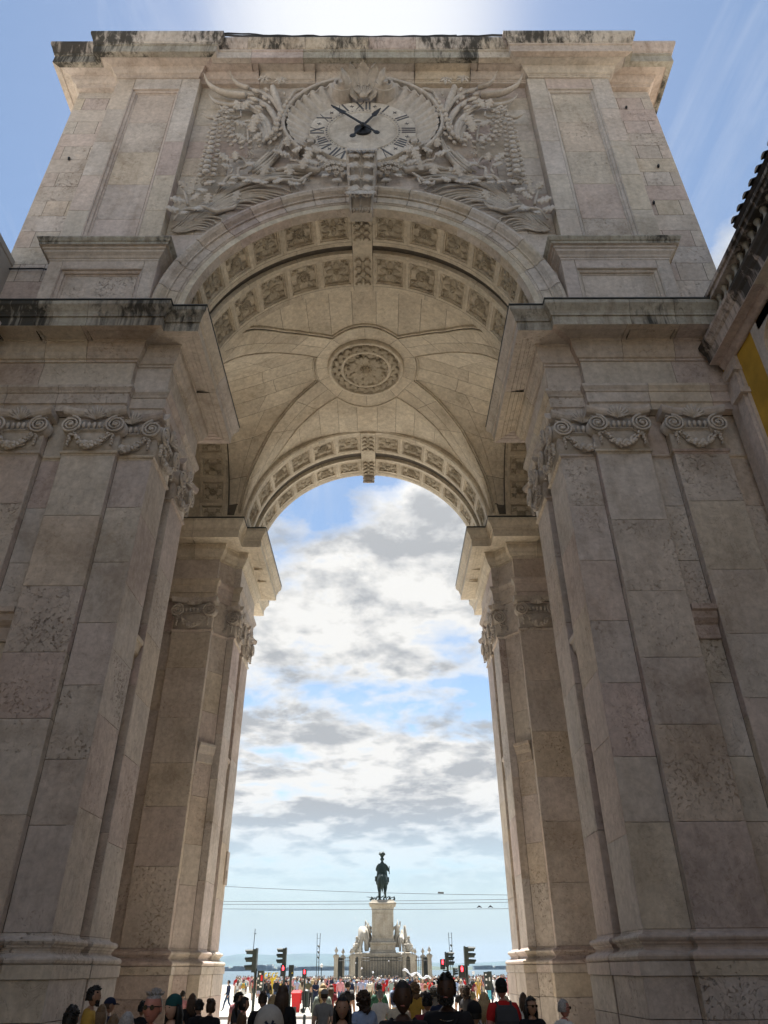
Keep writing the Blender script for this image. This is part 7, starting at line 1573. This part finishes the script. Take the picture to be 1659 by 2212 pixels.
def person(x, y, h, yaw, top, bottom, hair, haircol, skin='fair', pose='stand', sleeve='short', leg='long', acc=(), label=None, group=None, shoes='black', acccol='navy', tops=None):
    key = (pose, sleeve, leg)
    if key not in BODY: BODY[key] = build_body(*key)
    z = gz(y) if y < 50.15 else -0.352 - max(0, y - 52) * 0.0039
    S = h / 1.76
    root = empty('person', (x, y, z)); mw = Matrix.Translation((x, y, z)) @ Matrix.Rotation(R(yaw), 4, 'Z') @ Matrix.Diagonal((S * 1.03, S * 1.03, S, 1)); 
    root.matrix_basis = mw; WM[root.name] = mw.copy(); root['label'] = label; root['category'] = 'person'
    if group: root['group'] = group
    b_ = inst('body', BODY[key], root, mw)
    for i, m_ in enumerate((M[skin + ' skin'], M[top + ' cloth'], M[bottom + ' cloth'], M[shoes + ' cloth'])):
        b_.material_slots[i].link = 'OBJECT'; b_.material_slots[i].material = m_
    def part(me, m_):
        o = inst(me.name.split('.')[0], me, root, mw); o.material_slots[0].link = 'OBJECT'; o.material_slots[0].material = m_; return o
    if hair:
        if hair in ('cap', 'capback', 'beanie', 'hat', 'hood'):
            part(hmesh(hair), M[haircol[0] + ' cloth']); 
            if hair != 'hood': part(hmesh(haircol[2] if len(haircol) > 2 else 'crop'), M[haircol[1] + ' hair'])
        else: part(hmesh(hair), M[haircol + ' hair'])
    for a in acc:
        if a == 'beard': part(hmesh('beard'), M['black hair']); continue
        if a not in AM: AM[a] = acc_mesh(a).mesh({'phone1': 'phone', 'strap': 'shoulder_bag', 'bag': 'handbag'}.get(a, a), M['black cloth'])
        part(AM[a], M['lens'] if a in ('sunglasses', 'phone', 'phone1') else M[acccol + ' cloth'])
    return root
B = 0      # yaw 0 looks towards the square, 180 towards the camera
P_ = person
# --- near crowd in the shade of the arch
P_(-3.57, 12.4, 1.72, -70, 'mustard', 'denim', 'short', 'black', 'tan', acc=('beard',), label='bearded man with black hair in a mustard yellow t-shirt at the near left pier')
P_(-2.64, 9.1, 1.60, 10, 'black', 'black', 'short', 'black', 'tan', label='person with thick black hair seen from behind at the bottom left corner')
P_(-4.01, 14.6, 1.52, -60, 'navy', 'denim', 'cap', ('navy', 'brown'), 'tan', label='person in a navy baseball cap looking down beside the near left pier')
P_(-3.72, 13.4, 1.46, 20, 'cream', 'beige', 'long', 'darkblond', label='woman with streaked dark blond hair in front of the man in mustard yellow')
P_(-1.94, 8.7, 1.56, 5, 'grey', 'black', 'crop', 'grey', label='grey-haired person whose crown just shows at the bottom edge, left of the sunglasses man')
P_(-3.52, 14.9, 1.46, 0, 'black', 'black', 'short', 'black', 'tan', label='dark-haired person behind the sunglasses man on the left')
P_(-1.53, 8.1, 1.74, 175, 'charcoal', 'black', 'spiky', 'grey', 'flushed', acc=('sunglasses',), label='sunburnt man with spiky grey hair and dark sunglasses facing the camera')
P_(-1.82, 10.1, 1.66, 150, 'black', 'black', 'long', 'black', 'fair', label='woman with long black hair, fringe and a teal beanie facing the camera'); HB_ = None
for o in [bpy.data.objects[-1]] if False else []: pass
P_(-5.2, 25.0, 1.40, 0, 'pink', 'black', 'short', 'black', 'tan', label='person with black hair and a pink top behind the beanie woman')
P_(-2.52, 14.8, 1.48, 30, 'black', 'black', 'short', 'black', 'fair', label='man with short black hair seen from behind, left of the bun-haired woman')
P_(-2.25, 14.4, 1.50, -20, 'black', 'navy', 'bun', 'brown', 'fair', label='woman with loosely tied brown hair in black, at the foot of the far left pier')
P_(-2.05, 15.8, 1.56, -75, 'charcoal', 'black', 'short', 'black', 'tan', label='man in profile with short black hair facing right, beside the pony-tailed woman')
P_(-1.84, 15.2, 1.50, -80, 'brown', 'black', 'pony', 'black', 'tan', label='woman in profile with a black ponytail facing right')
P_(-0.25, 6.6, 1.68, 8, 'grey', 'grey', 'hood', ('palegrey',), 'fair', sleeve='long', label='person with the hood of a pale sweatshirt up and a dark monogram on it')
P_(-1.45, 14.8, 1.58, 0, 'black', 'black', 'short', 'brown', 'fair', label='brown-haired person directly behind the hooded sweatshirt')
P_(-1.30, 16.4, 1.52, 180, 'grey', 'black', 'crop', 'grey', 'flushed', label='grey-haired older man beside the hooded sweatshirt')
P_(-1.38, 15.6, 1.52, -10, 'white', 'denim', 'long', 'blond', 'fair', label='woman with long straight blond hair and a white cardigan, right of the hooded sweatshirt')
P_(-0.99, 13.7, 1.70, -15, 'black', 'black', 'wavy', 'brown', 'fair', sleeve='long', acc=('bag',), acccol='black', label='woman with dark brown wavy hair in black, in front of the red bin')
P_(-0.89, 21.5, 1.60, 6, 'sage', 'black', 'long', 'blond', 'fair', sleeve='long', acc=('strap',), acccol='black', label='blond woman in a grey-green sweater with a black shoulder strap walking away')
P_(-0.42, 25.0, 1.62, -20, 'black', 'black', 'short', 'black', 'tan', label='man in a black polo shirt seen from behind, right of the blond woman in grey-green')
P_(0.13, 10.3, 1.64, 180, 'charcoal', 'black', 'wavy', 'black', 'tan', label='curly black-haired man with a tanned forehead facing the camera, bottom centre')
P_(0.31, 13.7, 1.62, 25, 'lightblue', 'denim', 'curly', 'brown', 'fair', sleeve='long', pose='phone', acc=('phone1',), label='woman with curly brown hair in a light blue shirt holding up a phone')
P_(0.51, 22.7, 1.60, 15, 'green', 'navy', 'short', 'black', 'tan', sleeve='long', acc=('sunglasses',), label='man in a dark green and navy jacket seen from behind, right of the curly-haired woman')
P_(0.79, 7.9, 1.82, 178, 'black', 'black', 'crop', 'black', 'deep', sleeve='long', acc=('backpack',), acccol='black', label='tall man in black with close-cropped hair, left of two large dark figures')
P_(1.30, 18.6, 1.66, 5, 'mustard', 'beige', 'curly', 'darkblond', 'fair', leg='dress', label='woman with curly blond hair in a mustard dress between the tall men in black')
P_(2.14, 31.0, 1.45, -5, 'black', 'grey', 'crop', 'ginger', 'fair', label='ginger-haired man seen from behind, left of the second tall man in black')
P_(1.95, 22.7, 1.52, 0, 'charcoal', 'black', 'curly', 'black', 'tan', label='person with dark curly hair beside the ginger-haired man')
P_(1.27, 12.9, 1.60, -12, 'burgundy', 'black', 'short', 'black', 'tan', label='dark-haired person in burgundy low in front of the second tall man in black')
P_(1.24, 8.5, 1.87, 170, 'black', 'black', 'short', 'black', 'deep', sleeve='long', acc=('beard', 'strap'), acccol='black', label='tallest man in black with beard and silver chain, right of two dark figures')
P_(1.62, 9.6, 1.60, 10, 'black', 'black', 'beanie', ('black', 'black'), 'tan', sleeve='long', label='person in black with dark beanie at the shoulder of the tallest man')
P_(2.60, 20.5, 1.56, -60, 'charcoal', 'denim', 'curly', 'brown', 'fair', acc=('sunglasses',), label='curly brown-haired man in sunglasses looking right, left of the red polo shirt')
P_(2.21, 13.7, 1.58, -20, 'white', 'denim', 'wavy', 'blond', 'fair', acc=('sunglasses', 'strap'), acccol='darkpurple', label='woman with wavy blond hair in a white top, left of the red polo shirt')
P_(2.38, 12.8, 1.78, 4, 'red', 'denim', 'capback', ('black', 'black'), 'flushed', acc=('backpack',), acccol='charcoal', label='man in a red polo shirt, dark cap and black backpack seen from behind')
P_(3.60, 18.4, 1.46, -10, 'white', 'black', 'wavy', 'brown', 'fair', acc=('sunglasses',), label='woman with wavy brown hair and a white top beside the far right pier')
P_(2.72, 12.4, 1.56, 200, 'black', 'black', 'long', 'black', 'tan', acc=('sunglasses',), label='woman with long black hair and sunglasses in black, right of the red polo shirt')
P_(3.13, 12.2, 1.54, -65, 'white', 'grey', 'crop', 'grey', 'flushed', acc=('sunglasses',), label='grey-haired man with sunglasses and a white collar, farthest right in the crowd')
P_(-2.9, 11.4, 1.42, 0, 'black', 'denim', 'wavy', 'darkblond', 'fair', label='person with dark blond wavy hair low between the yellow shirt and the sunglasses man')
P_(0.9, 16.5, 1.52, 0, 'cream', 'beige', 'short', 'brown', 'fair', label='brown-haired person in a cream top half hidden by the tall man in black')

for (x, y, h, yaw, top, bot, hr, hc, sk, ac, lab) in [
 (-3.25, 17.5, 1.50, 20, 'black', 'black', 'wavy', 'brown', 'tan', (), 'brown-haired woman behind the teal beanie woman, near the far left pier'),
 (-0.6, 17.8, 1.56, -10, 'grey', 'denim', 'cap', ('grey', 'brown'), 'fair', (), 'person in a grey cap left of the curly-haired woman in light blue'),
 (-2.9, 21.0, 1.46, 170, 'pink', 'black', 'long', 'blond', 'fair', ('sunglasses',), 'blond woman in pink with sunglasses facing the camera by the far left pier'),
 (0.55, 19.6, 1.50, 10, 'white', 'grey', 'short', 'grey', 'fair', (), 'grey-haired person in white beside the left tall man in black'),
 (1.72, 16.8, 1.56, -20, 'navy', 'navy', 'bun', 'black', 'tan', (), 'woman with a black bun in navy between the tall men in black'),
 (3.05, 17.2, 1.44, 15, 'beige', 'beige', 'hat', ('beige', 'brown'), 'fair', (), 'person in a beige sun hat right of the red polo shirt'),
 (-1.05, 27.5, 1.50, 0, 'burgundy', 'black', 'long', 'brown', 'fair', (), 'woman with long brown hair in burgundy crossing toward the square'),
 (1.05, 29.0, 1.55, -10, 'lightblue', 'beige', 'short', 'brown', 'fair', ('backpack',), 'man in a light blue shirt with a navy backpack walking to the square'),
 (3.6, 29.5, 1.48, 25, 'olive', 'black', 'short', 'black', 'tan', (), 'man in an olive shirt near the far right pier'),
 (2.95, 25.5, 1.50, -15, 'black', 'denim', 'pony', 'brown', 'fair', (), 'woman with a brown ponytail in black near the far right pier')]:
    P_(x, y, h, yaw, top, bot, hr, hc, sk, acc=ac, label=lab)
# --- people out in the sunlit square
MID = [(-9.43, 55.9, 1.70, 80, 'navy', 'denim', 'short', 'black', 'tan', 'walk', 'long', 'long', (), 'man in navy jacket and dark jeans striding at the far left of the square'),
 (-12.6, 78, 1.62, 0, 'white', 'grey', 'long', 'brown', 'fair', 'stand', 'short', 'long', (), 'woman in a white top and grey trousers, left of the person with the turquoise shirt'),
 (-11.9, 77, 1.64, 0, 'teal', 'white', 'short', 'black', 'tan', 'stand', 'short', 'long', ('backpack',), 'person in a turquoise shirt and white trousers carrying a yellow backpack'),
 (-8.1, 63, 1.70, 10, 'black', 'beige', 'short', 'brown', 'fair', 'hip', 'long', 'long', (), 'person in a black top with beige trousers behind the stickered signal box'),
 (-7.4, 60, 1.66, 20, 'black', 'denim', 'long', 'brown', 'fair', 'stand', 'long', 'long', (), 'woman in a black sweater and jeans right of the stickered signal box'),
 (-7.1, 62, 1.78, -10, 'black', 'denim', 'crop', 'grey', 'fair', 'crossed', 'long', 'long', (), 'broad grey-haired man in a black jacket and jeans behind the traffic light'),
 (-6.0, 60, 1.64, 170, 'navy', 'navy', 'long', 'black', 'tan', 'stand', 'none', 'dress', (), 'woman with black hair in a sleeveless navy dress, left of the red bin'),
 (-6.5, 71, 1.72, 15, 'lavender', 'charcoal', 'short', 'brown', 'fair', 'stand', 'short', 'long', (), 'man in a grey-blue t-shirt and dark trousers behind the signal boxes'),
 (-5.6, 66, 1.68, 0, 'beige', 'black', 'long', 'brown', 'fair', 'stand', 'short', 'long', (), 'person in a beige top and black trousers behind the slim signal pole'),
 (-4.37, 57.4, 1.80, -10, 'olive', 'black', 'short', 'black', 'tan', 'stand', 'short', 'long', (), 'man in an olive shirt and black trousers just right of the litter bin'),
 (-3.95, 58.2, 1.70, 185, 'navy', 'navy', 'long', 'brown', 'fair', 'crossed', 'long', 'dress', ('sunglasses',), 'woman in a long navy dress and sunglasses facing the arch'),
 (-3.55, 61.5, 1.78, 175, 'black', 'black', 'crop', 'grey', 'flushed', 'photo', 'short', 'shorts', (), 'man in a black t-shirt photographing the arch with raised hands'),
 (-3.1, 66, 1.62, 0, 'red', 'black', 'short', 'grey', 'fair', 'stand', 'long', 'long', (), 'grey-haired woman in a red sweater and black trousers'),
 (-2.39, 60.5, 1.80, 180, 'pink', 'denim', 'short', 'brown', 'flushed', 'stand', 'long', 'long', (), 'man in a pink long-sleeved shirt and dark jeans facing the arch'),
 (-1.75, 65, 1.72, 5, 'white', 'grey', 'short', 'black', 'tan', 'stand', 'short', 'long', ('backpack',), 'person in a white shirt with a navy backpack seen from behind'),
 (-1.05, 64, 1.76, 0, 'lavender', 'sage', 'short', 'darkblond', 'fair', 'stand', 'short', 'long', (), 'man in a pale lavender t-shirt with tousled dark blond hair'),
 (-0.35, 62.3, 1.70, 0, 'cream', 'olive', 'wavy', 'brown', 'fair', 'stand', 'short', 'long', ('backpack',), 'person with a cream top, olive trousers and a patterned backpack'),
 (0.22, 63.3, 1.78, -5, 'grey', 'black', 'crop', 'white', 'fair', 'stand', 'long', 'long', ('backpack',), 'white-haired person in a grey hoodie with a burgundy backpack'),
 (0.62, 66.1, 1.62, 190, 'red', 'black', 'long', 'black', 'tan', 'stand', 'short', 'long', (), 'woman with long black hair in a bright red top'),
 (1.25, 65, 1.66, 20, 'sage', 'sage', 'hat', ('cream', 'brown'), 'fair', 'photo', 'long', 'dress', (), 'woman in a cream sun hat and grey-green dress taking a picture'),
 (2.35, 70, 1.62, 30, 'black', 'black', 'hat', ('white', 'brown'), 'fair', 'stand', 'long', 'long', (), 'person in a wide white sun hat and black clothes'),
 (2.75, 68.5, 1.80, 10, 'navy', 'beige', 'short', 'brown', 'flushed', 'point', 'long', 'long', (), 'tall man in a navy blazer raising one arm'),
 (2.45, 74, 1.72, 0, 'navy', 'beige', 'short', 'black', 'tan', 'stand', 'long', 'long', (), 'man in a navy jacket and beige trousers left of the tall man raising an arm'),
 (4.25, 66, 1.68, 180, 'red', 'green', 'short', 'black', 'tan', 'photo', 'short', 'shorts', (), 'man in a bright red t-shirt and green shorts taking a photo'),
 (3.35, 68, 1.64, 175, 'white', 'green', 'long', 'brown', 'fair', 'crossed', 'long', 'long', (), 'woman in a white shirt and green trousers left of the red t-shirt'),
 (5.1, 72, 1.78, 0, 'white', 'beige', 'cap', ('white', 'brown'), 'tan', 'stand', 'short', 'long', (), 'man in a white cap and white shirt behind the tallest man'),
 (3.85, 69.5, 1.58, 180, 'pink', 'beige', 'long', 'blond', 'fair', 'phone', 'short', 'shorts', (), 'woman in pink beside the man in the bright red t-shirt'),
 (6.1, 66, 1.70, 0, 'lightblue', 'denim', 'cap', ('red', 'brown'), 'tan', 'stand', 'long', 'long', (), 'person in a red cap and light blue shirt behind the right-hand signals'),
 (7.10, 62.0, 1.66, -20, 'burgundy', 'burgundy', 'wavy', 'black', 'fair', 'stand', 'short', 'dress', (), 'woman in a burgundy dress between the signal pole and the stickered box'),
 (7.95, 66, 1.68, 5, 'mustard', 'beige', 'long', 'blond', 'fair', 'walk', 'short', 'dress', (), 'woman in a mustard dress walking near the right-hand signals'),
 (8.1, 60, 1.72, 10, 'navy', 'navy', 'short', 'black', 'tan', 'stand', 'long', 'long', (), 'man in navy jacket and trousers behind the stickered signal backs'),
 (6.3, 62, 1.62, 30, 'white', 'black', 'hat', ('beige', 'black'), 'fair', 'stand', 'long', 'dress', (), 'person in a loose white top and beige hat beside the tall right signal'),
 (9.6, 72, 1.74, -10, 'lightblue', 'beige', 'short', 'brown', 'fair', 'walk', 'short', 'shorts', (), 'man in a light blue t-shirt and beige shorts at the right edge of the opening'),
 (9.0, 67, 1.66, 0, 'cream', 'black', 'long', 'brown', 'fair', 'stand', 'short', 'long', (), 'woman in a cream top next to the far right pier'),
 (-10.6, 84, 1.70, 150, 'red', 'denim', 'short', 'brown', 'fair', 'walk', 'short', 'long', (), 'man in a red t-shirt and jeans far off at the left edge of the square'),
 (5.6, 63, 1.62, -15, 'white', 'white', 'wavy', 'darkblond', 'fair', 'walk', 'none', 'dress', ('bag',), 'woman in a white dress stepping behind the stickered signal backs')]
for (x, y, h, yaw, top, bot, hr, hc, sk, pose, sl, lg, ac, lab) in MID:
    P_(x, y, h, yaw, top, bot, hr, hc, sk, pose, sl, lg, ac, lab, group='people standing about in the square', acccol='mustard' if 'yellow' in lab else ('burgundy' if 'burgundy' in lab else ('cream' if 'patterned' in lab else 'navy')))
rnd = random.Random(21); seen = set(); placed = [(m_[0], m_[1]) for m_ in MID]
tops = ['black', 'navy', 'white', 'grey', 'red', 'pink', 'lightblue', 'beige', 'olive', 'green', 'mustard', 'teal', 'cream', 'charcoal', 'lavender', 'orange', 'burgundy', 'white', 'black']
bots = ['black', 'denim', 'beige', 'navy', 'grey', 'white', 'olive']
hairs = [('short', 'black'), ('short', 'brown'), ('long', 'brown'), ('long', 'blond'), ('short', 'grey'), ('wavy', 'black'), ('cap', ('white', 'brown')), ('hat', ('cream', 'brown')), ('bun', 'brown'), ('long', 'black'), ('cap', ('navy', 'black'))]
HN = lambda hr, hc: {'cap': '%s cap' % (hc[0] if hr == 'cap' else ''), 'hat': 'cream sun hat'}.get(hr, '%s%s hair' % ({'short': 'short ', 'long': 'long ', 'wavy': 'wavy ', 'bun': 'tied-up '}.get(hr, ''), hc if isinstance(hc, str) else ''))
PN = dict(stand='standing', walk='walking', photo='photographing', crossed='arms folded', phone='using phone', hip='hand on hip')
cnt = 0; tries = 0
while cnt < 150 and tries < 5000:
    tries += 1
    y = rnd.uniform(62, 108) if rnd.random() < .75 else rnd.uniform(78, 112); x = rnd.uniform(-0.155, 0.155) * y + 0.45
    if abs(x - MX) < 7 and y > 107: continue
    if y < 68 and not (-0.09 * y < x < 0.12 * y): continue
    if any(abs(x - a) < 0.42 and abs(y - b_) < 0.7 for a, b_ in placed): continue
    t_, bt = rnd.choice(tops), rnd.choice(bots); hr, hc = rnd.choice(hairs); pose = rnd.choice(['stand', 'stand', 'stand', 'walk', 'photo', 'crossed', 'phone', 'hip']); lg = rnd.choice(['long', 'long', 'shorts', 'dress'])
    key = (t_, bt if lg != 'dress' else 'dress', hr, str(hc), pose)
    if key in seen: continue
    seen.add(key); placed.append((x, y)); cnt += 1
    where = 'left of monument' if x < MX - 6.5 else ('right of monument' if x > MX + 6.5 else 'before the railing')
    cl = '%s %s' % (t_, 'dress') if lg == 'dress' else '%s top, %s %s' % (t_, bt, 'shorts' if lg == 'shorts' else 'trousers')
    P_(x, y, rnd.uniform(1.55, 1.82), rnd.choice([0, 10, -15, 180, 170, 200, 90, -90, 30]) + rnd.uniform(-15, 15), t_, bt if lg != 'dress' else t_, hr, hc, rnd.choice(['fair', 'fair', 'tan', 'brown', 'flushed']), pose, 'short' if rnd.random() < .6 else 'long', lg, (), 'person with %s, %s, %s, %s' % (HN(hr, hc), cl, PN[pose], where), group='people scattered across the far square', shoes=rnd.choice(['black', 'white', 'brown']))
# distant crowd that reads as one band of heads
q = MB(); q.mi = 0; rnd = random.Random(77)
cm = [M[c + ' cloth'] for c in ('black', 'navy', 'white', 'grey', 'red', 'beige', 'lightblue', 'charcoal', 'pink', 'cream')] + [M['tan skin'], M['brown hair'], M['fair skin'], M['black hair']]
for k in range(430):
    y = rnd.uniform(98, 172); x = rnd.uniform(-0.17, 0.17) * y + .4
    if abs(x - MX) < 7.0 and 109 < y < 127: continue
    z = -0.352 - (y - 52) * 0.0039; h = rnd.uniform(1.55, 1.8); c_ = rnd.randrange(10); d_ = rnd.choice([0, 1, 3, 5, 7])
    q.tube([(x - .09, y, z), (x - .08, y, z + h * .5)], [.06, .09], 5, d_); q.tube([(x + .09, y, z), (x + .08, y, z + h * .5)], [.06, .09], 5, d_)
    q.tube([(x, y, z + h * .46), (x, y, z + h * .66), (x, y, z + h * .8), (x, y, z + h * .86)], [.17, .15, .2, .06], 7, c_); q.tube([(x - .22, y, z + h * .79), (x - .27, y, z + h * .6), (x - .24, y - .05, z + h * .47)], [.05, .045, .035], 5, c_); q.tube([(x + .22, y, z + h * .79), (x + .27, y, z + h * .6), (x + .24, y - .05, z + h * .47)], [.05, .045, .035], 5, c_)
    q.sph((x, y, z + h * .93), .08, .09, h * .065, 7, 5, 10 if k % 2 else 12); q.sph((x, y + .01, z + h * .95), .088, .095, h * .058, 7, 5, 11 if k % 3 else 13)
tag(q.build('distant_crowd', cm, None, True), 'dense band of distant visitors near the river end of the square', 'crowd', kind='stuff')
# teal beanie, hoodie monogram, chain
bw = [o for o in bpy.data.objects if o.name.startswith('person') and 'teal beanie' in o.get('label', '')][0]
if 'beanie' not in HM: hmesh('beanie')
o = inst('beanie', hmesh('beanie'), bw, WM[bw.name] @ Matrix.Translation((0, -.012, .008))); o.material_slots[0].link = 'OBJECT'; o.material_slots[0].material = cloth('dark teal cloth', (.015, .07, .075))
hd = [o for o in bpy.data.objects if o.name.startswith('person') and 'monogram' in o.get('label', '')][0]
q = MB()
def bar(a, b_, w=.009, y=-.165):
    A, B_ = Vector((a[0], 0, a[1])), Vector((b_[0], 0, b_[1])); d = (B_ - A).normalized(); n_ = Vector((-d.z, 0, d.x)) * w
    f = lambda p: -0.020 - 0.142 * math.sqrt(max(0.0, 1 - (p.x / .13) ** 2)) ** 1.0
    q.add([Vector((p.x, f(p), p.z)) for p in (A - n_, B_ - n_, B_ + n_, A + n_)], [(0, 1, 2, 3)])
z0 = 1.56
for a, b_ in (((.045, z0), (.045, z0 + .08)), ((.045, z0 + .08), (-.005, z0)), ((-.005, z0), (-.005, z0 + .08)), ((.03, z0 + .10), (.012, z0 + .045)), ((-.03, z0 + .095), (.012, z0 + .045)), ((.012, z0 + .045), (.012, z0 - .03))): bar(a, b_)
mo = q.mesh('monogram', M['navy cloth']); inst('monogram', mo, hd, WM[hd.name])
tm = [o for o in bpy.data.objects if o.name.startswith('person') and 'silver chain' in o.get('label', '')][0]
M['silver'] = plain('silver', (.6, .6, .6), .25, metal=1.0); q = MB(); q.tube([(.085 * math.sin(2 * PI * k / 24), .02 + .095 * math.cos(2 * PI * k / 24), 1.425 - .035 * math.cos(2 * PI * k / 24)) for k in range(25)], .005, 5); inst('neck_chain', q.mesh('neck_chain', M['silver']), tm, WM[tm.name])
